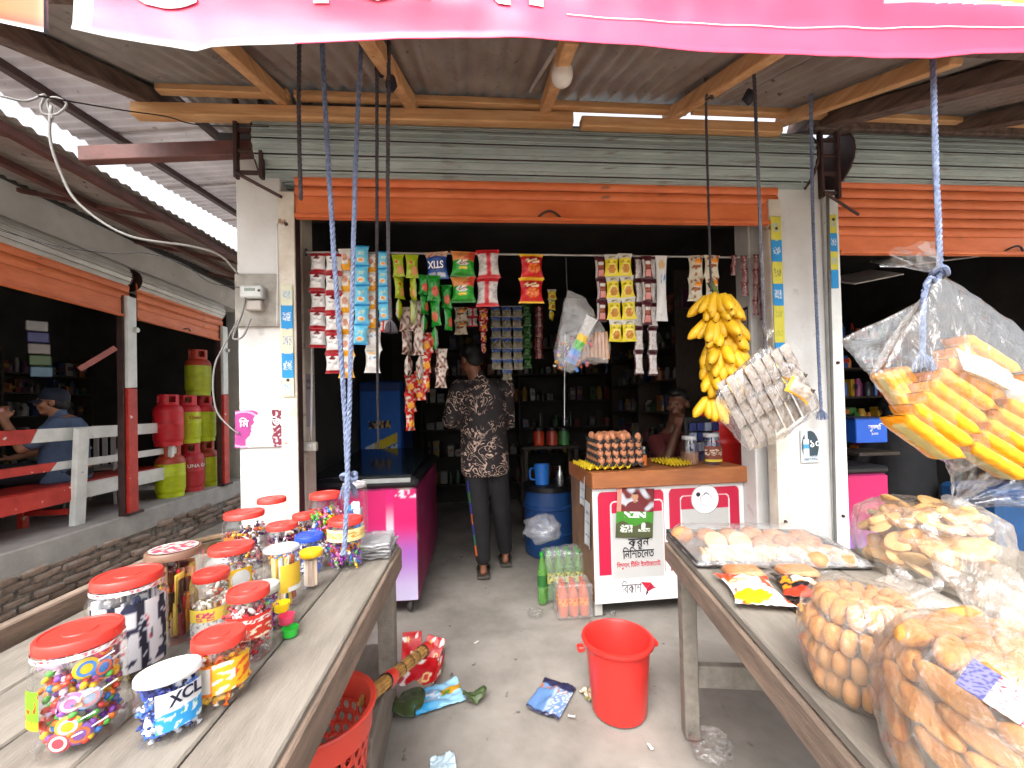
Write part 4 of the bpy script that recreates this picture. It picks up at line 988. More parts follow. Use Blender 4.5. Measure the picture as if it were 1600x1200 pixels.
place_pack('white wrapped packet lying on top inside the big hanging bag', 1500, 560, 1.09, -24, pack_mesh(d_plain, .09, .20, .5, 4), roll=.5)
place_pack('second white wrapped packet at the right inside the big hanging bag', 1560, 600, 1.12, -20, pack_mesh(d_plain, .09, .18, .5, 5), roll=.2)
# smaller bag of grey packets
Yc = 1.42
K = A(1197, 535, Yc)
t = thing('plastic_bag', 'clear bag of grey and cream packets hanging by the pillar', 'bag', K)
pts = [Vector((0, 0, 0)), Vector((.006, .008, 0)), Vector((-.006, -.008, 0))]
for (px, py, dy) in ((1114, 628, -.06), (1120, 610, .06), (1168, 706, -.06), (1178, 700, .07), (1280, 632, -.06), (1282, 640, .06), (1215, 690, -.07), (1240, 570, -.06), (1250, 575, .06), (1140, 590, -.05), (1128, 660, -.06)):
    pts.append(A(px, py, Yc+dy)-K)
hull_film('film', pts, m_bag, t, .005, 13, 4, (0, 0, 0)); ruffle('gathered_top', (0, 0, .0), (.1, -.1, 1), m_bag, t, .05, .03, 5)
def d_grey(u, v):
    if .1 < u < .3 and scr(u, v, 16, 3, .1): return H('8a8480')
    if u > .8 and .3 < v < .6: return H('4a4644')
    return mixc(H('a89d94'), H('827870'), .5+.6*nz(u*4, v*5))
def d_greyo(u, v): return H('e8a024') if v > .88 or u < .1 else (H('3a3634') if u > .7 and v < .2 and int(u*60) % 2 else mixc(H('b8ac9e'), H('9c9084'), .5+.5*nz(u*4, v*4)))
GL = 'crinkled grey packet packed upright in the clear bag by the pillar'
gm = [pack_mesh(d_grey, .06, .125, .3, 6, .03), pack_mesh(d_grey, .06, .12, .3, 7, .03)]
for r, (x0, y0, n) in enumerate(((1126, 612, 8), (1142, 645, 8), (1160, 676, 7))):
    for i in range(n):
        place_pack('grey packet, %s from left in the %s row of the pillar bag' % (ORD[i], ('top', 'middle', 'bottom')[r]), x0+14.0*i, y0-8.2*i-16, Yc-.05+.022*r+U(-.006, .006), -63+U(-2, 2), rpick(*gm), group='grey packets in the hanging bag', roll=.3+U(-.08, .08), s=.80)
place_pack('cream packet with an orange end on top in the bag by the pillar', 1218, 572, Yc-.03, -33, pack_mesh(d_greyo, .075, .11, .35, 8), group='grey packets in the hanging bag', roll=.1)
place_pack('cream packet with a barcode beside the grey packets', 1232, 598, Yc-.075, -32, pack_mesh(d_greyo, .065, .10, .35, 9), group='grey packets in the hanging bag', roll=.0)
# dim bags hanging inside the shop front
Yd = 2.22
K = A(886, 452, Yd)
t = thing('plastic_bag', 'milky bag of mixed wrapped sweets hanging in the shop front', 'bag', K)
pts = [Vector((0, 0, 0)), Vector((.005, .005, 0))]+[A(px, py, Yd+dy)-K for (px, py, dy) in ((868, 560, -.05), (872, 578, .04), (890, 584, -.04), (915, 560, -.04), (932, 500, -.03), (928, 485, .03), (915, 465, .02), (866, 545, .06), (905, 575, .05))]
hull_film('film', pts, m_bagm, t, .006, 21, 4, (0, 0, 0)); b = MB(); b.tube([(0, 0, 0), A(884, 402, YR)-K], .0025, 5); b.build('string', m_rope_d, t)
b = MB(); 
for i in range(60):
    p = A(U(866, 925), U(528, 578), Yd+U(-.03, .05)); c = rpick(H('c84a2a'), H('d8a030'), H('b8b0a8'), H('7a4a9a'), H('c8707a'), H('4a7ac0'))
    b.box((0, 0, 0), (U(.015, .03), .01, U(.012, .02)), mat=Matrix.Translation(p-K) @ Matrix.Rotation(U(0, 3), 4, 'Y') @ Matrix.Rotation(U(0, 3), 4, 'Z'), col=c, ch=.002)
o = b.build('sweets', m_foil, None, 35, True, loc=K); tag(o, 'small wrapped sweets at the bottom of the milky bag', 'sweets', kind='stuff')
def d_rain(u, v):
    if v > .62: return H('b8b4b0') if scr(u, v, 14, 1, .1) else H('d0ccc8')
    return (H('e8c23a'), H('58b04a'), H('4a8ad0'), H('8a70c0'))[min(3, int((.62-v)/.62*4))] if v > .12 else H('4a70a8')
place_pack('rainbow striped packet inside the milky bag', 925, 496, Yd-.035, -118, pack_mesh(d_rain, .07, .28, .2, 3), group=None, roll=0)
K = A(935, 500, Yd+.02)
t = thing('plastic_bag', 'clear bag of bread sticks beside the milky bag', 'bag', K)
pts = [Vector((0, 0, 0)), Vector((.005, .005, 0))]+[A(px, py, Yd+dy)-K for (px, py, dy) in ((908, 560, -.03), (912, 572, .04), (950, 568, -.03), (955, 545, .04), (945, 515, -.02), (925, 515, .03))]
hull_film('film', pts, m_bagm, t, .005, 25, 3, (0, 0, 0))
for i in range(7):
    q = MB(); q.tube([A(914+5.5*i, 522+U(-4, 4), Yd+.02), A(912+6.3*i, 562+U(-6, 4), Yd+U(-.01, .04))], [.008, .011], 6); o = q.build('bread_stick', M('bread_stick', H('d69a68'), .7), None, 60); tag(o, 'pale bread stick, %s from the left in the clear bag inside the shop front' % ORD[i], 'bread', 'bread sticks in the bag')
t = tag(MB().tube([A(883, 520, 2.9), A(882, 600, 2.9), A(882, 665, 2.9)], .003, 5).build('string', m_lit, None), 'thin white string hanging in the middle of the shop', 'string')
# ================================================================== jars on the left table
m_pet = MF('clear_jar', base=.035, edge=.30, rough=.06, bump=.12, bscale=30)
m_lid_red = M('red_lid', H('d63a30'), .38, var=.06, scale=20, bump=.06, bscale=80)
m_lid = {'red': m_lid_red, 'white': M('white_lid', (.78, .78, .78), .4, var=.03), 'blue': M('blue_lid', H('2348c8'), .4, var=.05), 'yellow': M('yellow_lid', H('f0b414'), .4, var=.05),
         'brown': M('brown_lid', H('7a5a48'), .4, var=.05), 'clear': MF('frosted_lid', base=.1, edge=.3, rough=.25, milky=.35), 'grey': M('grey_lid', H('b6b8b0'), .4, var=.05)}
m_candy = MP('wrapped_candy', .25, .3, 60, dirt=.03)
def ball(b, p, r, col, sq=(1, 1, 1), R_=None, n=7):
    m = Matrix.Translation(p) @ (R_ or Matrix.Rotation(0, 4, 'X')) @ Matrix.Diagonal((*sq, 1))
    b.lathe([(0, -r), (r*.7, -r*.7), (r, 0), (r*.7, r*.7), (0, r)], n, mat=m, col=col)
def rrot(): return Matrix.Rotation(U(0, 6.3), 4, 'Z') @ Matrix.Rotation(U(0, 3.1), 4, 'X') @ Matrix.Rotation(U(0, 6.3), 4, 'Z')
def wrapped(b, p, s, col, R_=None):
    m = Matrix.Translation(p) @ (R_ or rrot())
    b.lathe([(s*.55, -s*1.7), (s*.12, -s*1.05), (s*.5, -s*.75), (s*.55, 0), (s*.5, s*.75), (s*.12, s*1.05), (s*.55, s*1.7)], 6, mat=m, col=col)
def stick(b, p, L_, r, col, R_): b.lathe([(0, -L_/2), (r, -L_/2), (r, L_/2), (0, L_/2)], 6, mat=Matrix.Translation(p) @ R_, col=col)
def inside(R, z0, z1, lo=.3): 
    r = R*math.sqrt(U(lo*lo, 1)); a = U(0, 2*pi); return Vector((r*cos(a), r*sin(a), U(z0, z1)))
TRI = [H('d8402c'), H('f0c020'), H('2f7ad0'), H('58b848'), H('e87a2a'), H('8a4ab0')]
def fill_jar(kind, R, h):
    b = MB(); r = R*.985-.013; top = h*.88
    if kind == 'button':
        for i in range(230): ball(b, inside(r, .01, top*.8, .55), .0068, rpick(*TRI), (1, 1, .7), rrot(), 6)
        for i in range(60): wrapped(b, inside(r*.9, .01, top, .5), .011, rpick(H('c8b0c8'), H('d8d4d0'), H('b84a7a'), H('e0c0a0')))
    elif kind == 'black':
        for i in range(120): b.box((0, 0, 0), (U(.018, .026), .006, U(.05, .08)), mat=Matrix.Translation(inside(r*.92, .05, h*.74, .6)) @ Matrix.Rotation(U(-.4, .4), 4, 'X') @ Matrix.Rotation(U(0, 6), 4, 'Z'), col=rpick(H('16162a'), H('d0d0d8'), H('1d2350'), H('c8c8cc'), H('e8e6e4')), ch=.002)
        for i in range(40): wrapped(b, inside(r, .01, .06, .5), .01, rpick(H('d8b84a'), H('c8c8c4'), H('9ac0c8')))
    elif kind == 'choc':
        for i in range(110): b.box((0, 0, 0), (U(.016, .024), .007, U(.06, .1)), mat=Matrix.Translation(inside(r*.9, .05, h*.7, .5)) @ Matrix.Rotation(U(-.3, .3), 4, 'X') @ Matrix.Rotation(U(0, 6), 4, 'Z'), col=rpick(H('5a2a1c'), H('b81c28'), H('3a1a14'), H('c8782a'), H('d8b84a'), H('8a1a24'), H('caa07a')), ch=.002)
    elif kind == 'blue':
        for i in range(170): wrapped(b, inside(r, .008, top*.95, .4), .0095, rpick(H('1f2f86'), H('2a52b8'), H('d8dce8'), H('3a78d0'), H('e4e6ee'), H('182058')))
    elif kind == 'orange':
        for i in range(100): wrapped(b, inside(r, .008, top*.8, .4), .010, rpick(H('f08a1a'), H('f4b01c'), H('e8e0d8'), H('e06010'), H('f2c04a')))
    elif kind == 'red':
        for i in range(120): wrapped(b, inside(r, .008, top*.92, .45), .0095, rpick(H('b8202c'), H('d8404a'), H('e0c8c4'), H('7a1a24'), H('c83038')))
    elif kind == 'pale':
        for i in range(90): wrapped(b, inside(r, .008, top*.66, .4), .010, rpick(H('d8d2c8'), H('c8a878'), H('e8e0d0'), H('b8b4ac'), H('c05a40')))
    elif kind == 'purple':
        for i in range(110): wrapped(b, inside(r, .008, top*.85, .45), .0095, rpick(H('4a2a6a'), H('7a3050'), H('d89a2a'), H('38204a'), H('d0ccd0'), H('a84a3a')))
    elif kind == 'mixed':
        for i in range(170): wrapped(b, inside(r, .008, top*.9, .45), .0095, rpick(*TRI, H('d86a9a'), H('d8d4d0'), H('7a2a90')))
    elif kind == 'pens':
        for i in range(34): 
            p = inside(r*.85, h*.44, h*.47, .3); stick(b, p, h*.8, .0042, rpick(H('c8a030'), H('4a86c0'), H('9aa8b8'), H('b84a30'), H('d8c890'), H('6a7a98'), H('e0d8c8')), Matrix.Rotation(U(-.1, .1), 4, 'X') @ Matrix.Rotation(U(-.1, .1), 4, 'Y'))
    elif kind == 'wafers':
        for i in range(26):
            p = inside(r*.85, h*.45, h*.46, .3); stick(b, p, h*.8, .0055, rpick(H('e8d8c4'), H('d8bc9a'), H('c8b0a0'), H('f0e4d8')), Matrix.Rotation(U(-.06, .06), 4, 'X') @ Matrix.Rotation(U(-.06, .06), 4, 'Y'))
    elif kind == 'salt':
        b.lathe([(0, .005), (r, .005), (r, h*.55), (0, h*.58)], 20, col=H('d8d8d4'))
    elif kind == 'bluepk':
        for i in range(30): b.box((0, 0, 0), (.035, .006, U(.05, .08)), mat=Matrix.Translation(inside(r*.7, .05, h*.65, .4)) @ Matrix.Rotation(U(0, 6), 4, 'Z'), col=rpick(H('3a8ad0'), H('8ac0e8'), H('d8e0e8'), H('2a5aa8')), ch=.002)
    return b
def jar_body(R, h, RL, shape):
    b = MB(); nk = RL*.94
    if shape == 'round': prof = [(0, .004), (R*.8, .0), (R*.95, .006), (R, .02), (R, h*.36), (R*.965, h*.40), (R*.965, h*.52), (R, h*.56), (R, h*.74), (R*.96, h*.82), (nk, h*.88), (nk, h-.012)]
    elif shape == 'ribbed': prof = [(0, .004), (R*.8, .0), (R*.97, .006)]+[(R*(1-.025*(k % 2)), .015+(h*.76-.015)*k/12) for k in range(13)]+[(R*.92, h*.83), (nk, h*.88), (nk, h-.012)]
    else: prof = [(0, .004), (R*.9, 0), (R*.97, .004), (R, .015), (R, h-.012)]
    return prof
def jar(label, x, y, RL, h, lid, fill, R=None, shape='round', lab=None, sy=1., yaw=None, fl=None, lid_h=.018, ring=False, group='candy jars on the left table'):
    R = R or RL*1.1
    t = thing('candy_jar', label, 'jar', (x, y, TZ+.002), math.atan2(-y, -x)+pi/2 if yaw is None else yaw, group)
    b = MB(); b.lathe(jar_body(R, h, RL, shape), 32, sy=sy); b.build('body', m_pet, t, 60)
    b = MB(); z = h-lid_h; n = 60
    b.lathe([(RL*.97, z), (RL, z+.001), (RL, h-.003), (RL*.96, h)], n, sy=sy, wob=lambda a, q: 1+.006*sin(30*a)); b.lathe([(RL*.96, h), (RL*.88, h+.0005), (RL*.86, h-.0015), (RL*.4, h-.0015), (RL*.38, h), (0, h)], n, sy=sy)
    b.build('lid', m_lid[lid], t, 50)
    if ring:
        b = MB(); b.grid(lambda u, v: ((RL+.0012)*cos(2*pi*u), (RL+.0012)*sin(2*pi*u)*sy, z-.001+(lid_h*.45)*(v-1)), 90, 4, 0, lambda u, v: H('c83038') if nz(u*70, v*2) > .05 and .2 < v < .8 else (.8, .8, .8)); b.build('paper_ring', m_paper, t, 180, True)
    if lab:
        pf, a0, a1, z0, z1 = lab; RR = R+.0015
        b = MB(); b.grid(lambda u, v: (RR*sin(rad(a0+(a1-a0)*u)), -RR*cos(rad(a0+(a1-a0)*u))*sy, z0+(z1-z0)*v), 40, 26, 0, pf); b.build('label_print', m_paper, t, 180, True)
    o = fill_jar(fill, R, h-lid_h).build('candies', m_candy, None, 60, True, loc=(x, y, TZ+.006)); o.scale = (1, sy, 1); o.rotation_euler = t.rotation_euler
    tag(o, fl or 'small wrapped sweets inside the %s' % label.split(' with')[0].split(' of')[0], 'sweets', kind='stuff')
    return t
def l_green(u, v): return (H('7ac41c') if nz(u*4, v*5) < .25 else H('b03a1c')) if v > .2 else H('e8b81c')
def l_xcl(u, v):
    if v > .5+.1*(u-.5): return (.82, .82, .84)
    return H('2f9ade') if nz(u*6, v*7) < .2 else (H('d8ecf4') if nz(u*11, v*9, 3) < .3 else H('4ab04a'))
def l_pop(u, v):
    if v > .55: return H('e8cc4a') if not (.2 < u < .6 and .6 < v < .9 and scr(u, v, 14, 3, 0)) else H('c83a6a')
    return H('d8d6d2') if not scr(u, v, 20, 5, .2) else H('8a8884')
def l_choco(u, v):
    if v > .52: return H('d02a20') if not (abs(v-.78) < .1 and scr(u, v, 13, 2, .0)) else H('f0e8e0')
    if u < .4: return H('e8e4e0') if not (scr(u, v, 26, 4, .15)) else H('a02a24')
    return H('c8341c') if nz(u*8, v*8) < .15 else H('f0dcc0')
def l_orange(u, v):
    if u < .34: return H('e8e0d4') if min(u/.34, 1-u/.34, v, 1-v) > .08 else H('ee7a1c')
    return H('f4b81e') if nz(u*5, v*6) < .1 else (H('f2e8dc') if u < .7 else H('e05a1a'))
def l_yel(u, v): return H('e0b830') if not (v < .18 and u > .3) else H('e8e6e0')
def l_ckt(u, v): return H('efe2a0') if not (.3 < v < .75 and scr(u, v, 10, 4, .0)) else H('d89a20')
def l_blk(u, v):
    k_ = (u*3.2+.25*v) % 1
    if k_ < .34: return H('15162c') if not (scr(u, v, 16, 3, .25) and v < .8) else H('c8ccd8')
    if k_ < .46: return H('d04a5a') if scr(u, v, 22, 5, .05) and .3 < v < .8 else (.72, .73, .76)
    return (.72, .73, .76) if nz(u*5, v*6, 2) < .25 else H('2a2c48')
t1 = jar('large ribbed jar of coloured buttons and lollipops with a red lid', -.683, .765, .056, .18, 'red', 'button', R=.060, shape='ribbed', lab=(l_green, -80, -48, .055, .115), ring=True, fl='button sweets and wrapped candy in the front ribbed jar')
# lollipops pressed against the front of that jar
lp_m = [None]*5
for i, (a, z, c1, c2) in enumerate(((8, .118, 'e8c21c', '4a8ad8'), (38, .14, 'e0486a', 'ee8a2a'), (34, .108, '2a7ad0', 'e06a3a'), (-14, .07, 'd878b0', 'e8e4e8'), (12, .068, 'c0d0e8', 'e8a0a0'), (-18, .035, 'e8b01c', 'd8d0e0'), (-2, .016, '8a5ab0', 'd0703a'), (-32, .012, 'c83a4a', 'e8c8c0'))):
    q = MB(); d1, d2 = H(c1), H(c2)
    q.lathe([(0, -.0035), (.012, -.003), (.0165, 0), (.012, .003), (0, .0035)], 18, col=d1); q.lathe([(.008, .0034), (.012, .0033), (.012, .0036), (.008, .0038), (.008, .0034)], 18, col=d2)
    q.tube([(.012, 0, 0), (.036, .003, .006)], .0013, 5, col=(.8, .8, .8))
    ar = t1.rotation_euler.z; al = rad(a)
    o = q.build('lollipop', m_candy, None, 40, True); rr_ = .0450
    loc = Matrix.Rotation(ar, 4, 'Z') @ Vector((rr_*sin(al), -rr_*cos(al), z+.012))
    o.matrix_world = Matrix.Translation(Vector(t1.location)+loc) @ Matrix.Rotation(ar+al, 4, 'Z') @ Matrix.Rotation(pi/2, 4, 'X') @ Matrix.Rotation(rad(18), 4, 'Z')
    tag(o, ('yellow and blue', 'pink and orange', 'blue and orange', 'pink and white', 'pale blue and pink', 'yellow and lilac', 'purple', 'small red')[i]+' lollipop pressed against the glass of the front jar', 'lollipop', 'lollipops in the front jar')
t2 = jar('small oval jar of blue sweets with a white lid and curved label', -.537, .757, .046, .108, 'white', 'blue', R=.046, shape='tub', lab=(l_xcl, -22, 66, .022, .085), sy=.78, lid_h=.012)
letter('XCL', .026, M('navy_ink', H('1a2040'), .4), t2, (.022, -.0355, .066), (pi/2, 0, rad(32)), bold=.0006)
jar('large ribbed jar of black and silver mint bars with a red lid', -.741, .935, .058, .21, 'red', 'black', R=.066, shape='ribbed', ring=True, lab=(l_blk, -55, 60, .03, .165))
t3 = jar('tall jar of chocolate bars under a brown-rimmed picture lid', -.748, 1.077, .056, .214, 'brown', 'choc', R=.058, shape='tub')
b = MB(); b.grid(lambda u, v: (.048*u*cos(2*pi*v), .048*u*sin(2*pi*v), .2165), 10, 48, 0, lambda u, v: (.8, .78, .76) if u > .9 else (H('b83a52') if nz(u*4*cos(v*6.3), u*4*sin(v*6.3)) < .1 else H('d8c8b4'))); b.build('lid_picture', m_paper, t3, 180, True)
jar('squat jar of orange wrapped toffees with a red lid', -.507, .844, .044, .118, 'red', 'orange', R=.052, lab=(l_orange, -50, 62, .03, .085))
jar('narrow jar with a yellow and silver label beside the tall chocolate jar', -.652, 1.06, .038, .16, 'red', 'pale', R=.043, lab=(l_pop, -70, 60, .02, .085))
jar('wide half-empty jar of pale sweets with a red lid', -.731, 1.282, .058, .153, 'red', 'pale', R=.072, lab=(lambda u, v: H('e8b41c') if blob(u, v, .5, .5, .5, .5) > .7 else (.78, .77, .74), -6, 40, .04, .10))
jar('jar of small red chocolates with a red and white label', -.519, .970, .042, .15, 'red', 'red', R=.047, lab=(l_choco, -60, 60, .055, .105))
jar('clear tub of pens and pencils with a yellow label', -.555, 1.205, .046, .164, 'clear', 'pens', R=.046, shape='tub', lab=(l_yel, -5, 70, .05, .125), lid_h=.008)
jar('small jar of toy capsules with a grey lid', -.545, 1.085, .036, .11, 'grey', 'mixed', R=.038)
jar('slim tub of wafer sticks with a yellow lid', -.520, 1.319, .033, .114, 'yellow', 'wafers', R=.0335, shape='tub')
jar('jar of blue foil sweets with a blue lid', -.578, 1.45, .044, .125, 'blue', 'blue', R=.05)
jar('jar of mixed candy with a printed band under the blue rope', -.465, 1.478, .056, .167, 'red', 'mixed', R=.06, lab=(l_ckt, -80, 80, .10, .14))
jar('tall jar of yellow and green sweets at the far table end', -.585, 1.625, .055, .228, 'red', 'mixed', R=.06)
jar('clear-lidded jar of blue packets at the far table corner', -.478, 1.632, .043, .262, 'clear', 'bluepk', R=.046, shape='tub')
jar('jar of purple wrapped sweets with a red lid behind the tall jar', -.827, 1.528, .062, .193, 'red', 'purple', R=.066, lab=(lambda u, v: H('e86a1c') if v > .15 else H('e8e0d8'), -62, -28, .06, .12))
jar('jar of dark purple sweets right of the orange-labelled jar', -.70, 1.53, .05, .145, 'red', 'purple', R=.056)
jar('small red-lidded jar of purple sweets third from the far end', -.668, 1.635, .042, .150, 'red', 'purple', R=.05, lab=(l_pop, -20, 50, .02, .07))
jar('white-filled jar with a red lid at the back of the table', -.795, 1.655, .05, .212, 'red', 'salt', R=.056)
# toy cups and the stack of plastic bags
for lab, p, c in (('yellow toy cup between the pencil tub and the red jar', (-.497, 1.075, TZ), 'f0d21c'), ('green toy cup at the foot of the pencil tub', (-.462, 1.04, TZ), '2fae3a'), ('pink toy cup beside the red chocolate jar', (-.478, 1.058, TZ), 'e0486a')):
    b = MB(); z0 = .045 if c == 'f0d21c' else .022 if c == 'e0486a' else 0
    b.lathe([(0, z0), (.013, z0), (.018, z0+.022), (.019, z0+.022), (.0165, z0+.003), (0, z0+.003)], 16); tag(b.build('toy_cup', M('toy_'+c, H(c), .35, var=.04), None, 40, loc=Vector(p)+Vector((0, 0, .002))), lab, 'cup', 'small toy cups on the left table')
m_sheetp = MF('grey_poly', base=.05, edge=.3, rough=.3, milky=.4, body=(.55, .55, .56), bump=.8, bscale=26)
for i in range(5):
    b = MB(); b.grid(lambda u, v: ((u-.5)*.12, (v-.5)*.17, .006*nz(u*3+i, v*3, i)+.004*nz(u*9, v*9+i)), 16, 20)
    o = b.build('plastic_wrap', m_sheetp, None, 180, loc=(-.385+U(-.006, .006), 1.60-.008*i, TZ+.015+.013*i), rot=(0, 0, U(-.15, .15))); md = o.modifiers.new('t', 'SOLIDIFY'); md.thickness = .008
    tag(o, 'folded grey polythene bag, %s from the bottom of the pile at the table end' % ORD[i], 'plastic bag', 'pile of polythene bags')

# ================================================================== goods on the right table
m_crust = M('bun_crust', H('bd8a62'), .7, rand=.22, scale=14, bump=.15, bscale=70, col2=H('9a5a2c'))
m_bun = M('pale_bun', H('e8bd86'), .6, scale=14, bump=.1, bscale=70, col2=H('d6a468'))
m_bisc = M('biscuit', H('cb9350'), .7, rand=.25, scale=22, bump=.3, bscale=90, col2=H('b87a38'))
m_bisc2 = M('pale_biscuit', H('d8b27a'), .7, scale=22, bump=.3, bscale=90, col2=H('b98a50'), rand=.3)
m_rusk = M('rusk', H('cf9448'), .7, scale=26, bump=.5, bscale=70, col2=H('a8682c'), rand=.25)
def rtw(x, y, z=0): return Matrix.Rotation(RT_ANG, 4, 'Z') @ Vector((x, y, 0))+Vector((.75, 1.61, TZ+z))
tr = thing('baking_tray', 'dark metal tray at the far end of the right table', 'tray', rtw(.27, -.16, .002), RT_ANG); m_tray = M('dark_tray', H('4a4644'), .5, metal=.4)
b = MB(); b.box((0, 0, .004), (.52, .34, .006), ch=.002); b.build('base', m_tray, tr)
for sx, sy, d in ((0, .17, (.53, .008, .022)), (0, -.17, (.53, .008, .022)), (.262, 0, (.008, .332, .022)), (-.262, 0, (.008, .332, .022))): b = MB(); b.box((sx, sy, .014), d, ch=.002); b.build('rim', m_tray, tr)
bun = MB(); bun.lathe([(0, 0), (.034, .001), (.041, .010), (.041, .022), (.033, .036), (.018, .043), (0, .045)], 18, wob=lambda a, z: 1+.03*sin(3*a+z*50)); bun_me = bun.mesh('bun', m_crust, 80)
fb = MB(); fb.lathe([(0, 0), (.036, 0), (.039, .006), (.036, .013), (0, .015)], 20); fb_me = fb.mesh('flat_bun', m_bun, 50)
for i, (x, y) in enumerate(((.12, -.19), (.20, -.195))):
    o = put('flat_bun', fb_me, None, rtw(x, y, .04), (rad(38), 0, RT_ANG), 1.0); tag(o, 'round pale bun propped on the tray, %s of the pair' % ('left' if i == 0 else 'right'), 'bun', 'pale buns on the tray')
k = 0
for r, y in enumerate((-.07, -.15, -.235, -.30)):
    for x in [.05+.083*i for i in range(6)]:
        if r == 1 and x < .25: continue
        if r == 2 and x < .22: continue
        if r == 3 and x < .30: continue
        o = put('bun', bun_me, None, rtw(x+U(-.006, .006), y+U(-.006, .006), .0085), (0, 0, U(0, 6)), U(.92, 1.05)); o.scale.z *= U(.85, 1.1)
        tag(o, 'soft brown bun, %s from the left in the %s row of the tray' % (ORD[int(x/.083)], ('back', 'second', 'third', 'front')[r]), 'bun', 'brown buns on the tray')
sq = MB(); sq.box((0, 0, 0), (.011, .042, .042), ch=.004); sq_me = sq.mesh('square_biscuit', m_bisc2, 50)
for i in range(16):
    o = put('square_biscuit', sq_me, None, rtw(.04+.0145*i, -.295+U(-.003, .003), .032), (U(-.1, .1), U(-.12, .12), RT_ANG+U(-.08, .08))); tag(o, 'square pale biscuit standing %s from the left in the tray row' % ORD[i], 'biscuit', 'square biscuits on the tray')
ft = thing('film_wrap', 'clear film wrapped over the tray of buns', 'film', rtw(.27, -.17, 0))
hull_film('film', [rtw(x, y, z)-ft.location for (x, y, z) in ((0, -.345, .015), (.0, 0, .015), (.54, 0, .015), (.55, -.345, .015), (.05, -.02, .062), (.5, -.03, .062), (.06, -.30, .07), (.48, -.31, .066), (.15, -.2, .09))], MF('tray_film', base=.06, edge=.35, rough=.14, bump=.9, bscale=16, milky=.13), ft, .006, 31, 5)
for i, (x, y) in enumerate(((.12, -.40), (.28, -.39))):
    q = MB(); q.box((0, 0, .016), (.11, .075, .03), ch=.013); o = q.build('cake_slice', m_crust, None, 60, loc=rtw(x, y, .003), rot=(0, 0, RT_ANG+.1*i)); tag(o, 'wrapped brown cake, %s of two in front of the tray' % ('left' if i == 0 else 'right'), 'cake', 'wrapped cakes')
    fo = thing('film_wrap', 'crinkled film round the %s wrapped cake' % ('left' if i == 0 else 'right'), 'film', rtw(x, y, .003)); hull_film('film', [(a*.075, c*.05, z*.04) for a in (-1, 1) for c in (-1, 1) for z in (0, .9)]+[(-.095, 0, .01), (.095, 0, .01)], m_bag2, fo, .006, 40+i, 4)
def d_chips(u, v):
    if v > .8: return H('d83a1c')
    if blob(u, v, .28, .62, .26, .10) < 1: return H('d8b088')
    if blob(u, v, .32, .18, .4, .14) < 1: return H('f4b416')
    if nz(u*3, v*4, 5) > .22: return H('d84a24')
    return (.78, .77, .75)
def d_chips2(u, v):
    if v > .7: return H('16181c')
    if blob(u, v, .6, .6, .3, .14) < 1: return H('dce8d8')
    if blob(u, v, .75, .8, .15, .1) < 1: return H('f0b81c')
    if v < .25: return H('b8321c')
    return H('e88a1c') if nz(u*4, v*5) > .1 else H('1e1e22')
def lay(label, me, x, y, z, rz_, tilt=0, cat='packet', group='snack packets lying on the right table'):
    o = put('snack_packet', me, None, rtw(x, y, z), None); o.rotation_euler = (-pi/2+tilt, 0, RT_ANG+rz_); return tag(o, label, cat, group)
lay('white packet printed with red and yellow lying at the table edge', pack_mesh(d_chips, .15, .19, .22, 1), .10, -.425, .022, rad(-6))
lay('black and orange snack packet beside the white one', pack_mesh(d_chips2, .13, .15, .22, 2), .25, -.425, .022, rad(-14))
lay('small black and orange packet hanging near the table edge', pack_mesh(d_chips2, .075, .11, .25, 3), .17, -.575, .016, rad(12))
lay('orange and white snack packet half under the biscuit bag', pack_mesh(d_chips, .10, .13, .22, 4), .28, -.53, .02, rad(20))
# a second table under the far biscuit bag
t = thing('side_table', 'small plank stand under the biscuit bags at the right edge', 'table', (1.60, 1.05, 0))
for i in range(3): plank(t, 'plank', (-.17+.2*i, 0, TZ-.03), (.195, .75, .025), m_wood)
for sx in (-1, 1):
    for sy in (-1, 1): plank(t, 'leg', (sx*.22, sy*.3, (TZ-.043)/2), (.05, .05, TZ-.045), m_wood)
# --- biscuit bags
m_bbag = MF('biscuit_bag', base=.07, edge=.42, rough=.12, bump=1.0, bscale=15, stretch=(1.5, 1.5, .8), milky=.10, body=(.85, .8, .72), tint=(1, .98, .95))
ob = MB(); ob.lathe([(0, -.008), (.62, -.0085), (.9, -.006), (1.0, 0), (.9, .006), (.62, .0085), (0, .008)], 14, sx=.017, sy=.0235)
ob.v = [(x_, y_, z_) for (x_, y_, z_) in ob.v]; ob_me = ob.mesh('oval_biscuit', m_bisc, 60)
def barrel(c, r, h, knot, bulge=.012, n=14):
    q = []
    for k_ in range(n):
        a = 2*pi*k_/n
        for (f, z) in ((.90, .004), (1.0, .03), (1.0+bulge/r, h*.45), (1.0, h*.85), (.72, h*1.02)): q.append(Vector((r*f*cos(a), r*f*sin(a), z)))
    return q+[Vector(knot)-Vector(c)]
C2 = Vector((.705, .705, TZ))
t = thing('biscuit_bag', 'clear bag of oval biscuits standing in rows on the right table', 'bag', C2)
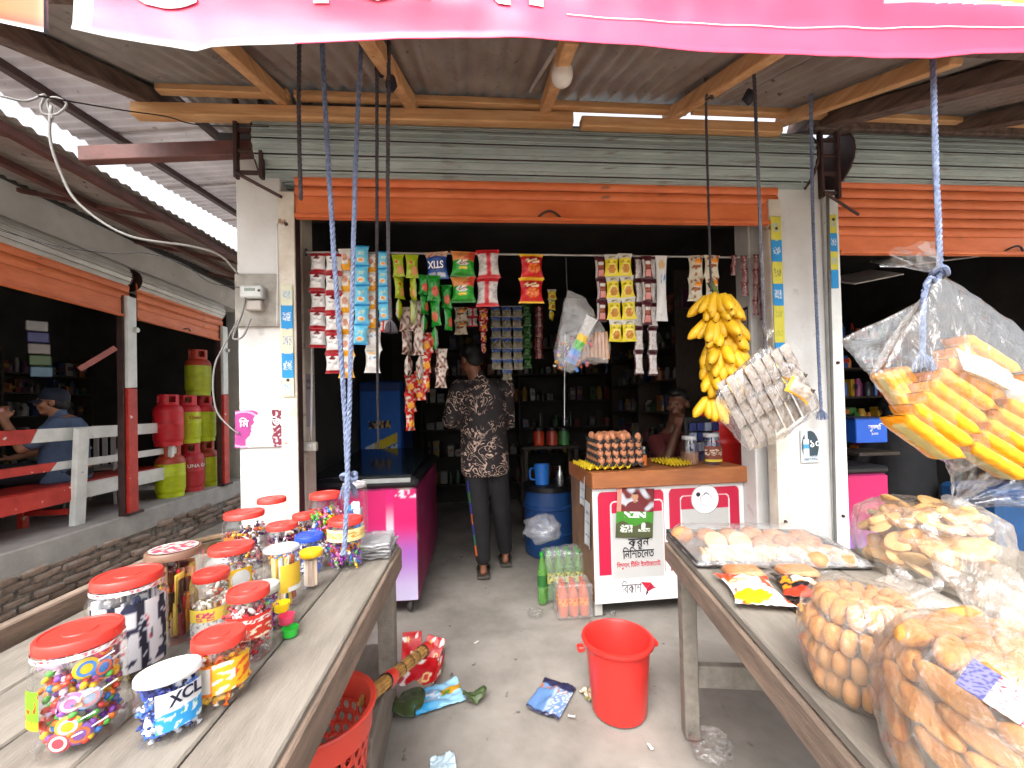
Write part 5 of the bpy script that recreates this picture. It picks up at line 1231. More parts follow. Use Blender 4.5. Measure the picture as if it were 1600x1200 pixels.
for L_ in range(4):
    zc = .029+.0435*L_
    for (rad_, n_) in ((.072+.006*(L_ in (1, 2)), 19), (.04, 10)):
        if L_ == 3: rad_ -= .012; n_ -= 3
        for i in range(n_):
            a = 2*pi*(i+.5*(L_ % 2))/n_; er = Vector((cos(a), sin(a), 0)); tl_ = U(-.12, .12)
            X_ = (er+Vector((0, 0, .25 if L_ == 3 else 0))).normalized(); Y_ = (Vector((0, 0, 1))-X_*X_.z).normalized(); Z_ = X_.cross(Y_)
            o = put('oval_biscuit', ob_me, None); o.matrix_world = Matrix.Translation(C2+er*(rad_+U(-.003, .003))+Vector((0, 0, zc+U(-.002, .002)))) @ Matrix((X_, Y_, Z_)).transposed().to_4x4() @ Matrix.Rotation(tl_, 4, 'X') @ Matrix.Diagonal((1.12, 1.0, 1.25, 1))
            tag(o, 'oval biscuit standing in rows inside the middle clear bag', 'biscuit', 'oval biscuits in the middle bag')
K2 = at(1368, 950, Y=.73)
hull_film('film', barrel(C2, .097, .185, K2), m_bbag, t, .003, 51, 4, K2-C2)
ruffle('gathered_neck', K2-C2, (.95, .1, .25), m_bbag, t, .11, .05, 3)
b = MB(); b.tube([Vector(K2-C2)+Vector((.010*cos(a), .010*sin(a), .004*sin(a*3))) for a in [i*.4 for i in range(17)]], .002, 5); b.build('tie_string', M('red_string', H('b83030'), .8), t)
# front bag of long rusks
rk = MB(); rk.lathe([(0, -.011), (.7, -.0115), (.93, -.008), (1, 0), (.93, .008), (.7, .0115), (0, .011)], 16, sx=.046, sy=.02); rk_me = rk.mesh('rusk', m_rusk, 60)
C3 = Vector((.675, .505, TZ))
t = thing('biscuit_bag', 'bulging clear bag of long golden rusks at the lower right corner', 'bag', C3)
sl_ = rad(28); R3 = .086; circ = 2*pi*R3; a1 = (.080*cos(sl_), -.080*sin(sl_)); a2 = (.027*sin(sl_), .027*cos(sl_))
def put_rusk(M_):
    o = put('rusk', rk_me, None); o.matrix_world = M_; tag(o, 'long golden rusk in slanting rows inside the front clear bag', 'rusk', 'rusks in the front bag')
for i in range(-8, 12):
    for j in range(-6, 24):
        s_, z_ = i*a1[0]+j*a2[0]+.04*(j % 2)*cos(sl_), .03+i*a1[1]+j*a2[1]-.04*(j % 2)*sin(sl_)
        if not (0 <= s_ < circ-.03 and .036 <= z_ <= .205): continue
        a = s_/R3-pi; er = Vector((cos(a), sin(a), 0)); tt = Vector((-sin(a), cos(a), 0)); X_ = tt*cos(sl_)-Vector((0, 0, 1))*sin(sl_); Z_ = er; Y_ = Z_.cross(X_)
        put_rusk(Matrix.Translation(C3+er*(R3-(.012 if z_ > .17 else 0)+U(-.003, .003))+Vector((0, 0, z_))) @ Matrix((X_, Y_, Z_)).transposed().to_4x4() @ Matrix.Rotation(-.45+U(-.1, .1), 4, 'X') @ Matrix.Diagonal((.93, .84, .9, 1)))
for i in range(9):
    put_rusk(Matrix.Translation(C3+Vector((-.045+.045*(i % 3), -.045+.045*(i//3), .20+U(-.004, .004)))) @ Matrix.Rotation(rad(25)+U(-.2, .2), 4, 'Z') @ Matrix.Rotation(U(.2, .5), 4, 'X') @ Matrix.Diagonal((.9, .9, 1, 1)))
    put_rusk(Matrix.Translation(C3+Vector((-.03+.03*(i % 3), -.03+.03*(i//3), .05+.012*i))) @ Matrix.Rotation(U(0, 3), 4, 'Z') @ Matrix.Diagonal((.9, .9, 1, 1)))
K3 = at(1545, 1000, Y=.52)
hull_film('film', barrel(C3, .107, .215, K3), m_bbag, t, .004, 61, 4, K3-C3)
ruffle('gathered_neck', K3-C3, (.6, .1, .75), m_bbag, t, .10, .06, 7)
def d_tagp(u, v):
    if u < .38: return H('7a78b0') if not scr(u, v, 16, 3, .1) else H('4a4a80')
    return H('c83a4a') if scr(u, v, 12, 6, .28) else (.8, .78, .78)
pt_ = at(1565, 1085, Y=.415); sheet('paper_tag', 'white and lilac paper tag on the front rusk bag', 'tag', pt_, .066, .036, d_tagp, rot=(rad(80), rad(30), rad(-38)), nu=30, nv=20)
# far bag of mixed broken biscuits
C1 = Vector((1.385, 1.17, TZ)); T1 = Matrix.Translation(C1)
t = thing('biscuit_bag', 'large knotted clear bag of mixed pale biscuits and toast pieces', 'bag', C1)
stb = MB(); stb.box((0, 0, 0), (.085, .028, .022), ch=.006); st_me = stb.mesh('toast_stick', m_bisc2, 60)
slb = MB(); slb.lathe([(0, -.009), (.8, -.009), (1, 0), (.8, .009), (0, .009)], 14, sx=.05, sy=.032); sl_me = slb.mesh('toast_slice', m_bisc2, 60)
rnb = MB(); rnb.lathe([(0, -.012), (.75, -.011), (1, 0), (.7, .013), (0, .018)], 14, sx=.034, sy=.034); rn_me = rnb.mesh('round_biscuit', m_bisc, 60)
for i in range(110):
    a = U(0, 2*pi); r = math.sqrt(U(.05, 1)); z_ = U(.02, .185); q = 1-.35*max(0, (z_-.12)/.07)
    kind = rpick('toast_stick', 'toast_slice', 'toast_slice', 'round_biscuit'); me = {'toast_stick': st_me, 'toast_slice': sl_me, 'round_biscuit': rn_me}[kind]
    o = put(kind, me, None); o.matrix_world = T1 @ Matrix.Translation((.128*r*q*cos(a), .128*r*q*sin(a), z_+.012)) @ Matrix.Rotation(U(0, 6.3), 4, 'Z') @ Matrix.Rotation(U(-.9, .9), 4, 'X') @ Matrix.Rotation(U(-.7, .7), 4, 'Y')
    tag(o, {'toast_stick': 'pale toast stick', 'toast_slice': 'pale oval toast slice', 'round_biscuit': 'round golden biscuit'}[kind]+' in the knotted bag at the back right', 'biscuit', {'toast_stick': 'toast sticks', 'toast_slice': 'toast slices', 'round_biscuit': 'round biscuits'}[kind]+' in the far bag')
K1 = at(1488, 790, Y=1.16)
hull_film('film', barrel(C1, .172, .205, K1), m_bbag, t, .005, 71, 4, K1-C1)
b = MB(); b.lathe([(0, -.02), (.03, -.012), (.036, 0), (.028, .014), (0, .02)], 20, wob=lambda a, z: 1+.2*sin(4*a)+.1*sin(7*a+60*z)); o = b.build('film_knot', m_bagm, t, 180, loc=K1-C1+Vector((-.004, -.02, .01)), rot=(.3, .3, 0))
ruffle('gathered_neck', K1-C1+Vector((.01, 0, .0)), (.8, -.1, .25), m_bag, t, .17, .08, 11)
ruffle('gathered_neck', K1-C1+Vector((.01, 0, .01)), (.45, -.1, .8), m_bag, t, .12, .06, 15)
# ================================================================== counter
cn = thing('shop_counter', 'white counter with red printed panel and brown top inside the shop', 'counter', (.685, 2.45, 0), rad(1.5))
m_lam = M('brown_laminate', H('a8683c'), .5, scale=4, bump=.1, col2=H('8a5230'), stretch=(1, 6, 6)); m_lamd = M('counter_side', H('8a6a50'), .6, scale=5, col2=H('6b5040'))
CW, CB, CT = .985, .085, .785
b = MB(); b.box((CW/2, .26, (CB+CT)/2), (CW, .5, CT-CB), ch=.004); b.build('carcass', m_lamd, cn)
b = MB(); b.box((CW/2, .24, .835), (CW+.02, .56, .1), ch=.006); b.build('top_board', m_lam, cn)
for lx in (.03, CW-.03):
    for ly in (.05, .45): q = MB(); q.box((lx, ly, CB/2), (.05, .05, CB), ch=.004); q.build('foot', m_galv, cn)
RED = H('ba1d40'); GRY = H('b9b8b6')
def rr(u, v, u0, u1, v0, v1, r=.03, flat=True):
    if not (u0 <= u <= u1 and v0 <= v <= v1): return False
    if v > v1-r*1.4:
        for uc in (u0+r, u1-r):
            if (u < u0+r if uc < .5*(u0+u1) else u > u1-r) and ((u-uc)/r)**2+((v-(v1-r*1.4))/(r*1.4))**2 > 1: return False
    return True
def cpaint(u, v):
    for (a, c, v0, gi) in ((.033, .46, .24, .205), (.495, .967, .24, .205)):
        if a < .2: inner = (.11, .455, .82); gp = (.117, .452)
        else: inner = (.567, .90, .84); gp = (.575, .895)
        if gp[0] < u < gp[1] and gi < v < .775: return GRY
        if rr(u, v, inner[0], inner[1], .2, inner[2]+.06, .03):
            if not rr(u, v, inner[0]+.007, inner[1]-.007, .0, inner[2]+.052, .026): return (.78, .78, .78)
            return RED if v > .775 else (.78, .78, .78)
        if rr(u, v, a, c, v0, .965, .03): return RED
    return (.78, .78, .78)
PH = CT-CB
b = MB(); b.grid(lambda u, v: (CW*u, -.004, CB+PH*v), 240, 180, 0, cpaint); pn = b.build('printed_panel', m_vinyl, cn, 180, True)
def on_panel(u, v, dy=-.006): return Vector((CW*u, dy, CB+PH*v))
letter('করুন', .074, m_ink, cn, on_panel(.288, .478), bold=.001, fit=.135)
letter('িনিশচেন্ত'.replace('্', ''), .074, m_ink, cn, on_panel(.285, .378), bold=.001, fit=.2)
letter('িবদু্যৎ িটিভ ইনটারেনট'.replace('্', ''), .040, m_redink, cn, on_panel(.285, .30), bold=.0002, fit=.28)
letter('িবকাশ', .085, M('grey_ink', H('6a6668'), .5), cn, on_panel(.235, .075), bold=.0, fit=.125)
letter('িবকাশ', .085, M('grey_ink', H('6a6668'), .5), cn, on_panel(.70, .075), bold=.0, fit=.125)
def poly(name, pts, m, par, th=.0015, y=-.006):
    b = MB(); n = len(pts); P_ = [on_panel(u, v, y) for (u, v) in pts]; Q = [p+Vector((0, th, 0)) for p in P_]
    b.add(P_+Q, [tuple(range(n)), tuple(range(n, 2*n))[::-1]]+[(i, n+i, n+(i+1) % n, (i+1) % n) for i in range(n)]); return b.build(name, m, par, 0)
for du in (0, .465):
    poly('bird_mark', [(.295+du, .165), (.36+du, .155), (.33+du, .10)], m_redink, cn); poly('bird_mark', [(.36+du, .152), (.385+du, .11), (.335+du, .075), (.332+du, .10)], M('crimson', H('b81a3c'), .5), cn)
    poly('bird_mark', [(.332+du, .088), (.342+du, .07), (.322+du, .04)], M('maroon', H('4a1420'), .5), cn); poly('bird_mark', [(.383+du, .112), (.40+du, .115), (.378+du, .10)], m_redink, cn)
b = MB(); b.lathe([(0, 0), (.092, 0), (.092, .002), (0, .002)], 40, mat=Matrix.Rotation(pi/2, 4, 'X')); bd = b.build('badge', m_lit, cn, loc=on_panel(.735, .86, -.005))
b = MB(); b.tube([(.0905*cos(a), -.003, .0905*sin(a)) for a in [i*pi/20 for i in range(41)]], .001, 4); b.build('badge_ring', m_ink, bd)
b = MB(); b.tube([(x_*.046+.008, -.003, z_*.05-.002) for (x_, z_) in ((-.35, -.75), (-.85, -.1), (-.8, .35), (-.3, .6), (0, .75), (.3, .6), (.8, .35), (.85, -.1), (.35, -.75), (-.35, -.75))], .0013, 4); b.tube([(.008-.018, -.003, .028), (.008, -.003, .042), (.026, -.003, .028)], .0022, 4); b.build('pot_drawing', M('badge_ink', H('55506a'), .5), bd)
b = MB(); b.lathe([(0, 0), (.014, 0), (.014, .002), (0, .002)], 16, mat=Matrix.Rotation(pi/2, 4, 'X')); b.build('badge_dot', m_ink, bd, loc=(-.045, -.001, .03))
def poster(u, v):
    x, y = u-.5, v
    if v > .52:
        if blob(u, v, .48, .83, .085, .085) < 1: return H('b88a68') if v < .875 else H('1c1614')
        if abs(x+.02) < .04 and .70 < v < .8: return H('a87a58')
        if blob(u, v, .48, .58, .25, .16) < 1: return H('6a2426')
        return mixc(H('6a1c1c'), H('c0c4cc'), sm(-.1, .3, nz(u*4, v*5, 8)+(.3-abs(x))*.5)) if u > .12 else H('d88a7a')
    if .40 < v < .56 and abs(x) < .3 and scr(u, v, 11, 3, -.05): return (.8, .8, .78)
    if .1 < v < .26 and .12 < u < .45 and scr(u, v, 20, 3, -.1): return (.7, .74, .66)
    if .12 < v < .2 and .6 < u < .92 and scr(u, v, 22, 6, -.1): return (.7, .74, .66)
    if blob(u, v, .74, .24, .06, .07) < 1: return (.7, .72, .7)
    return H('3f8a24') if v > .28+.1*nz(u*3, 1) else H('4a4f2e')
po = sheet('poster', 'tilted poster with a player and green field taped on the counter', 'poster', cn.matrix_world @ Vector((0, 0, 0)) if 0 else Vector((.685, 2.45, 0))+on_panel(.265, .775, -.012), .235, .30, poster, rot=(pi/2, rad(4), rad(1.5)), nu=80, nv=100)
# papers hung on the counter's left side
for lab, y, z, w, h in (('white paper hanging on the left side of the counter', 2.52, .55, .12, .28), ('small printed leaflet on the left side of the counter', 2.62, .74, .12, .2)):
    sheet('leaflet', lab, 'paper', (.672, y, z), w, h, lambda u, v: text_rows(u, v, [(.2, .26, .1, .9), (.5, .56, .1, .9), (.7, .8, .2, .8)], H('4a70a0'), H('d0d2d4')), rot=(pi/2, 0, -pi/2), nu=24, nv=30, curl=.01)
# eggs on trays
m_egg = M('egg_shell', H('c98a66'), .55, rand=.22, scale=6, col2=H('b8755080'[:6]), bump=.08, bscale=120)
m_tray_g = M('pulp_tray', H('3c3a3c'), .85, scale=20, bump=.2); m_tray_y = M('yellow_tray', H('d6b81c'), .5, var=.06)
eb = MB(); eb.lathe([(0, -.026), (.012, -.0235), (.0195, -.012), (.0215, 0), (.019, .012), (.0125, .0225), (.005, .028), (0, .029)], 14); egg_me = eb.mesh('egg', m_egg, 180)
def tray_mesh(m):
    b = MB(); n = 60
    b.grid(lambda u, v: ((u-.5)*.29, (v-.5)*.29, .012*cos(2*pi*u*6)*cos(2*pi*v*6)+.006*(cos(2*pi*u*6)+cos(2*pi*v*6))*.5), n, n); return b.mesh('egg_tray', m, 180)
tg, ty = tray_mesh(m_tray_g), tray_mesh(m_tray_y)
ec = Vector((.875, 2.60, .89))
o = put('egg_tray', ty, None, ec+Vector((-.085, .0, .02)), (0, 0, .04)); md = o.modifiers.new('t', 'SOLIDIFY'); md.thickness = .003; tag(o, 'yellow plastic egg tray at the bottom of the stack', 'egg tray', 'egg trays')
o = put('egg_tray', ty, None, Vector((1.27, 2.62, .905)), (0, 0, .2), (.5, .8, 1)); md = o.modifiers.new('t', 'SOLIDIFY'); md.thickness = .003; tag(o, 'empty yellow egg tray between the eggs and the jars', 'egg tray', 'egg trays')
RW = ('bottom', 'second', 'third', 'top')
for L_ in range(4):
    z = .045+.047*L_; ro = U(-.04, .04)
    o = put('egg_tray', tg, None, ec+Vector((0, 0, z-.012)), (0, 0, ro)); md = o.modifiers.new('t', 'SOLIDIFY'); md.thickness = .003; tag(o, 'dark pulp egg tray, %s of the egg stack' % RW[L_], 'egg tray', 'egg trays')
    for i in range(6):
        for j in range(6):
            if L_ < 3 and not (j == 0 or i == 0): continue
            if L_ == 3 and (i in (0, 5) or j in (0, 5)) and random.random() < .5: continue
            p = Matrix.Rotation(ro, 4, 'Z') @ Vector(((i-2.5)*.0483, (j-2.5)*.0483, 0))
            o = put('egg', egg_me, None, ec+p+Vector((0, 0, z+.012)), (U(-.2, .2), U(-.2, .2), U(0, 6)), U(.95, 1.04)); tag(o, ('brown egg, %s from the left in the front row of the %s tray' % (ORD[i], RW[L_])) if j == 0 else ('brown egg, %s from the front in the %s column of the %s tray' % (ORD[j], ORD[i], RW[L_])), 'egg', 'eggs on the counter')
m_gl = MF('glass_jar', base=.06, edge=.4, rough=.04, bump=.05)
def cjar(label, p, R, h, lab=None, fill=None):
    t = thing('counter_jar', label, 'jar', p); b = MB(); b.lathe([(0, 0), (R*.95, 0), (R, .01), (R, h*.72), (R*.75, h*.84), (R*.75, h*.9)], 24); b.build('body', m_gl, t, 60)
    b = MB(); b.lathe([(R*.8, h*.88), (R*.8, h), (0, h)], 24); b.build('lid', m_lid['clear'], t)
    if lab: b = MB(); b.grid(lambda u, v: ((R+.001)*sin((u-.5)*2.4), -(R+.001)*cos((u-.5)*2.4), h*(.1+.5*v)), 30, 24, 0, lab); b.build('label_print', m_paper, t, 180, True)
    if fill: b = MB(); b.lathe([(0, .004), (R*.93, .004), (R*.93, h*fill[1]), (0, h*fill[1])], 20); b.build('contents', M('fill_'+fill[0], H(fill[0]), .7), t)
    return t
cjar('clear plastic jar with brown contents on the counter', (1.39, 2.60, .887), .058, .185, fill=('8a6048', .42))
cjar('labelled clear jar at the right end of the counter', (1.53, 2.58, .887), .062, .20, lab=lambda u, v: (H('d8c83a') if v < .15 else (H('e0d8c0') if scr(u, v, 9, 3, .15) and .4 < v < .8 else H('7a3c2c'))))
cjar('small jar with an orange label among the eggs', (1.05, 2.56, .887), .028, .13, lab=lambda u, v: H('d8702a'), fill=('50301c', .6))
# red plastic chair behind the counter
m_rp = M('red_plastic', H('c01c18'), .4, var=.06)
t = thing('plastic_chair', 'lowest red plastic chair of the stack behind the counter', 'chair', (1.83, 3.02, 0), rad(170))
b = MB(); b.grid(lambda u, v: ((u-.5)*.42*(1-.12*v), .22+.08*v+.05*(2*u-1)**2*-1, .42+.62*v), 16, 12); o = b.build('backrest', m_rp, t, 180); md = o.modifiers.new('t', 'SOLIDIFY'); md.thickness = .012
b = MB(); b.box((0, 0, .42), (.44, .44, .03), ch=.012); b.build('seat', m_rp, t)
for sx in (-1, 1):
    for sy in (-1, 1): q = MB(); q.tube([(sx*.19, sy*.19, .42), (sx*.22, sy*.22, 0)], [.025, .018], 6); q.build('leg', m_rp, t)
    q = MB(); q.tube(spline([(sx*.21, -.2, .42), (sx*.24, -.18, .62), (sx*.24, .05, .66), (sx*.2, .24, .64)]), .02, 6); q.build('armrest', m_rp, t)

for i, lab in enumerate(('middle red plastic chair of the stack behind the counter', 'topmost red plastic chair of the stack behind the counter')):
    c_ = copy_tree(t); c_.location.z = .13*(i+1); c_['label'] = lab; c_['group'] = 'stacked red chairs'
t['group'] = 'stacked red chairs'

# ================================================================== freezer, drum, bottles, shelves
fz = thing('chest_freezer', 'pink and lilac chest freezer with a black sliding lid', 'freezer', (-.735, 3.25, 0))
m_blk = M('black_trim', H('17171a'), .35, var=.1); m_fzd = M('freezer_side', H('a0205a'), .4, scale=5, col2=H('6a1c40'), spots=H('8a7a70'), spotscale=7, spotcut=.62)
FW, FD, FZ0, FZ1 = .69, 1.24, .09, .80
b = MB(); b.box((0, 0, (FZ0+FZ1)/2), (FW, FD, FZ1-FZ0), ch=.015); b.build('cabinet', m_fzd, fz)
def fpaint(u, v):
    c = mixc(H('c0b6d4'), H('a060b0'), sm(0, .45, v)); c = mixc(c, H('cc1866'), sm(.4, .72, v))
    if .72 < u < .80: c = mixc((.6, .58, .66), H('d81a70'), sm(.62, .9, v))
    if v > .93 and u > .8: return (.75, .6, .7) if scr(u, v, 20, 4, .1) else c
    return c
b = MB(); b.grid(lambda u, v: ((u-.5)*(FW-.01), -FD/2-.003, FZ0+.01+(FZ1-FZ0-.02)*v), 60, 60, 0, fpaint); b.build('front_print', m_vinyl, fz, 180, True)
b = MB(); b.box((0, 0, .835), (FW+.02, FD+.02, .07), ch=.02); b.build('top_frame', m_blk, fz)
m_dglass = M('dark_glass', H('1c2226'), .12, var=.1, spec=.8)
b = MB(); b.box((0, 0, .885), (FW-.06, FD-.1, .02), ch=.008, mat=Matrix.Translation((0, 0, .02)) @ Matrix.Rotation(rad(3), 4, 'X')); b.build('glass_lid', m_dglass, fz)
b = MB(); b.box((.16, -FD/2-.006, .85), (.30, .012, .03), ch=.004); b.build('handle_strip', M('strip_grey', H('a8aaa8'), .3), fz)
for sx in (-1, 1):
    for sy in (-1, 1): q = MB(); q.lathe([(0, -.014), (.04, -.014), (.045, 0), (.04, .014), (0, .014)], 16, mat=Matrix.Translation((sx*.28, sy*.55, .045)) @ Matrix.Rotation(pi/2, 4, 'Y')); q.build('caster', M('caster_grey', H('4a4846'), .6), fz)
# tall blue fridge
fr = thing('fridge', 'tall blue fridge with advertising in the back left of the shop', 'fridge', (-.93, 4.35, 0))
m_fb = M('fridge_blue', H('183f80'), .4, var=.06, scale=4)
b = MB(); b.box((0, 0, .79), (.42, .6, 1.56), ch=.02); b.build('cabinet', m_fb, fr)
def fad(u, v):
    if .62 < v < .70 and .2 < u < .75: return H('14204a') if not scr(u, v, 14, 2, .0) else H('c8a85a')
    if abs(v-.45-.18*(u-.5)) < .05 and .1 < u < .92: return H('d8c02a') if u > .35 else H('d8dce0')
    if abs(v-.34-.18*(u-.5)) < .05 and .1 < u < .92: return H('c8dcec') if not scr(u, v, 14, 5, .15) else H('1c3a7a')
    return H('2a6ccc')
sheet('ad_panel', None, None, (.0, -.304, 1.0), .38, .95, fad, nu=50, nv=80, parent=fr)
q = MB(); q.tube([(-.2, -.32, .6), (-.2, -.34, .62), (-.2, -.34, 1.1), (-.2, -.32, 1.12)], .008, 6); q.build('handle', m_blk, fr)
# drum with mug
dr = thing('drum', 'blue plastic drum with a black lid behind the bottles', 'drum', (.62, 3.62, 0)); m_db = M('drum_blue', H('1a3f74'), .5, var=.1)
b = MB(); b.lathe([(0, 0), (.21, 0), (.225, .02), (.225, .17), (.235, .18), (.235, .2), (.225, .21), (.225, .4), (.235, .41), (.235, .43), (.225, .44), (.22, .56), (.2, .58), (0, .58)], 28); b.build('body', m_db, dr, 40)
b = MB(); b.lathe([(.236, .56), (.236, .60), (.22, .61), (0, .61)], 28); b.build('lid', m_blk, dr)
t = thing('mug', 'bright blue plastic mug standing on the drum', 'mug', (.55, 3.55, .612)); m_mug = M('mug_blue', H('2a6fc4'), .35, var=.05)
b = MB(); b.lathe([(0, 0), (.06, 0), (.066, .17), (.062, .17), (.056, .006), (0, .006)], 22); b.build('cup', m_mug, t, 40); b = MB(); b.tube(spline([(-.062, 0, .14), (-.1, 0, .13), (-.1, 0, .05), (-.06, 0, .04)]), .009, 6); b.build('handle', m_mug, t)
b = MB(); b.lathe([(0, 0), (.032, 0), (.036, .05), (.028, .1), (.014, .13), (.012, .16), (0, .165)], 18); tag(b.build('steel_jug', M('steel_bright', H('b0aeac'), .25, metal=.8), None, 60, loc=(.70, 3.5, .612)), 'small steel jug beside the blue mug', 'jug')
# bottles
m_bg = MF('green_bottle', tint=(.35, .75, .3), base=.08, edge=.3, rough=.08, bump=.1, milky=.35, body=(.2, .5, .1)); m_bo = M('orange_drink', H('c8603c'), .3, var=.15); m_cap = M('green_cap', H('2f9a3a'), .4); m_capo = M('orange_cap', H('d84a1c'), .4)
def bottle(label, p, h, body, cap, lab, group, tilt=0):
    t = thing('drink_bottle', label, 'bottle', p, U(-.3, .3), group); R = .031
    b = MB(); b.lathe([(0, .004), (R*.8, 0), (R, .012), (R, h*.3), (R*.93, h*.36), (R, h*.42), (R, h*.6), (R*.75, h*.76), (R*.4, h*.88), (R*.4, h*.94)], 14); b.build('body', body, t, 60)
    b = MB(); b.lathe([(R*.46, h*.92), (R*.46, h), (0, h)], 12); b.build('cap', cap, t)
    b = MB(); b.grid(lambda u, v: ((R+.001)*sin((u-.5)*5), -(R+.001)*cos((u-.5)*5), h*(.34+.22*v)), 20, 10, 0, lab); b.build('label_print', m_paper, t, 180, True)
lime_l = lambda u, v: H('d6d41c') if nz(u*9, v*4) < .15 else H('1c2a14'); or_l = lambda u, v: H('f0901c') if nz(u*7, v*4) < .1 else H('e04a1c')
for i in range(3):
    for j in range(2): bottle('orange drink bottle, %s from the left in the %s row of its pack' % (ORD[i], ('front', 'back')[j]), (.50+.065*i, 2.50+.065*j, .004), .2, m_bo, m_capo, or_l, 'orange drink bottles')
for i in range(4):
    for j in range(2): bottle('lime soda bottle, %s from the left in the %s row of its pack' % (ORD[i], ('front', 'back')[j]), (.46+.066*i, 2.74+.066*j, .004), .31, m_bg, m_cap, lime_l, 'lime soda bottles')
bottle('lone green bottle at the left of the bottle packs', (.40, 2.68, .004), .33, m_bg, m_cap, lambda u, v: H('2a6a2a'), None)
t = thing('shrink_wrap', 'clear shrink wrap round the pack of orange drinks', 'film', (.565, 2.53, 0)); hull_film('film', [(a*.108, c*.075, z) for a in (-1, 1) for c in (-1, 1) for z in (.004, .205)], m_bagm, t, .006, 81, 4)
t = thing('shrink_wrap', 'clear shrink wrap round the lime soda bottles', 'film', (.56, 2.775, 0)); hull_film('film', [(a*.14, c*.08, z) for a in (-1, 1) for c in (-1, 1) for z in (.004, .30)]+[(-.1, -.05, .34), (.1, .05, .335)], m_bagm, t, .006, 82, 4)
def crumple(label, p, r, m, seed, sz=.8, name='plastic_scrap', squash=1):
    bm = bmesh.new(); bmesh.ops.create_icosphere(bm, subdivisions=4, radius=r)
    for v in bm.verts:
        q = v.co/r; v.co *= 1+.35*nz(q.x*2+seed, q.y*2, q.z*2)+.25*abs(nz(q.x*5, q.y*5+seed, q.z*5)); v.co.z *= sz*squash
    zmin = min(v.co.z for v in bm.verts)
    for v in bm.verts: v.co.z -= zmin
    me = bpy.data.meshes.new(name); bm.to_mesh(me); bm.free(); me.materials.append(m); me.polygons.foreach_set('use_smooth', [True]*len(me.polygons))
    return tag(put(name, me, None, p), label, 'plastic')
crumple('big crumpled clear bag lying on the lime bottles', (.43, 2.84, .33), .12, m_bagm, 3, .7)
crumple('crumpled clear film on the floor left of the bottles', (.33, 2.52, 0), .045, m_bag, 9, .5)
crumple('crumpled clear film on the floor by the right table', (.83, 1.46, 0), .07, m_bag, 14, .45)
crumple('small crumpled foil under the counter edge', (.80, 2.47, 0), .022, m_bag, 19, .6)

# shelving with stock; shelf wood and default stock colours carry the room's shade
m_shelf = M('shelf_board', H('3c3027'), .7, scale=5, col2=H('292019'), stretch=(1, 6, 6))
def stock(label, w, rows, d, loc, rotz, gh=(.08, .2), dens=.8, cols=None):
    t = thing('shelf_unit', label, 'shelf', loc, rotz); z_top = rows[-1]+.35
    for z in rows: q = MB(); q.box((0, d/2, z), (w, d, .02), ch=.003); q.build('shelf_board', m_shelf, t)
    for sx in (-1, 0, 1): q = MB(); q.box((sx*(w/2+.012), d/2, z_top/2), (.022, d+.004, z_top), ch=.003); q.build('upright', m_shelf, t)
    b = MB(); cols = cols or [H(c_) for c_ in ('5a1c16', '7a6020', '1c3054', '7d7a74', '26441f', '44203a', '80481c', '18181b', '5a5856', '3a2a20')]
    for z in rows:
        x = -w/2+.04
        while x < w/2-.05:
            ww = U(.04, .12); hh = U(*gh)
            if random.random() < dens:
                c = rpick(*cols); k = random.random()
                if k < .55: b.box((x+ww/2, U(.05, .1)+.03, z+.012+hh/2), (ww*.92, .1, hh), ch=.004, col=c); b.box((x+ww/2, .028, z+.012+hh*.55), (ww*.6, .012, hh*.3), col=rpick(*cols))
                else:
                    b.lathe([(0, 0), (ww*.4, 0), (ww*.42, hh*.7), (ww*.25, hh*.85), (ww*.25, hh), (0, hh)], 10, c=(x+ww/2, .09, z+.012), col=c)
            x += ww+.01
    o = b.build('shelf_stock', m_print, None, 40, True, loc=loc, rot=(0, 0, rotz)); tag(o, 'crowded boxes and jars on the '+label.split(' ', 1)[1] if label.startswith('the ') else 'crowded boxes and jars on the %s' % label, 'goods', kind='stuff')
    return t
stock('dark back wall shelves of the main shop', 2.5, [.3, .65, 1.0, 1.35, 1.7, 2.05], .3, (.55, 5.3, 0), 0)
stock('dim side shelves at the right of the main shop', 1.7, [.3, .6, .9, 1.2, 1.5, 1.8, 2.1], .26, (1.74, 4.3, 0), -pi/2)
stock('back wall shelves of the right-hand shop', 2.2, [.3, .65, 1.0, 1.3, 1.6, 1.9], .3, (3.45, 3.95, 0), 0, dens=.97, cols=[H(c_) for c_ in ('b03028', 'c89a30', '3a5a98', 'c8c4bc', '4a8040', '8a3a6a', 'd07a3a', '303036', 'a8a4a0')])
stock('back wall shelves behind the man in the cap', 2.3, [.3, .66, 1.0, 1.3, 1.55], .3, (-5.7, 5.45, .31), pi/2, dens=.95)
t = thing('hanging_card', 'white and blue card of sachets hanging behind the cap', 'card', A(58, 545, 3.9)); 
for i, c in enumerate(('8a8784', '2c2c62', '7a706c', '3e5528', '48687a')): q = MB(); q.box((.006*i, 0, .1*(2-i)), (.13, .02, .09), ch=.008); q.build('sachet', M('sachet_'+c, H(c), .4, var=.1), t, rot=(0, 0, .7))
tag(MB().box((0, 0, 0), (.05, .02, .34), ch=.004).build('paper_strip', M('pink_strip', H('b8706a'), .6), None, loc=A(153, 560, 4.3), rot=(0, rad(48), .6)), 'faded pink strip hanging slanted in the left shop', 'strip')
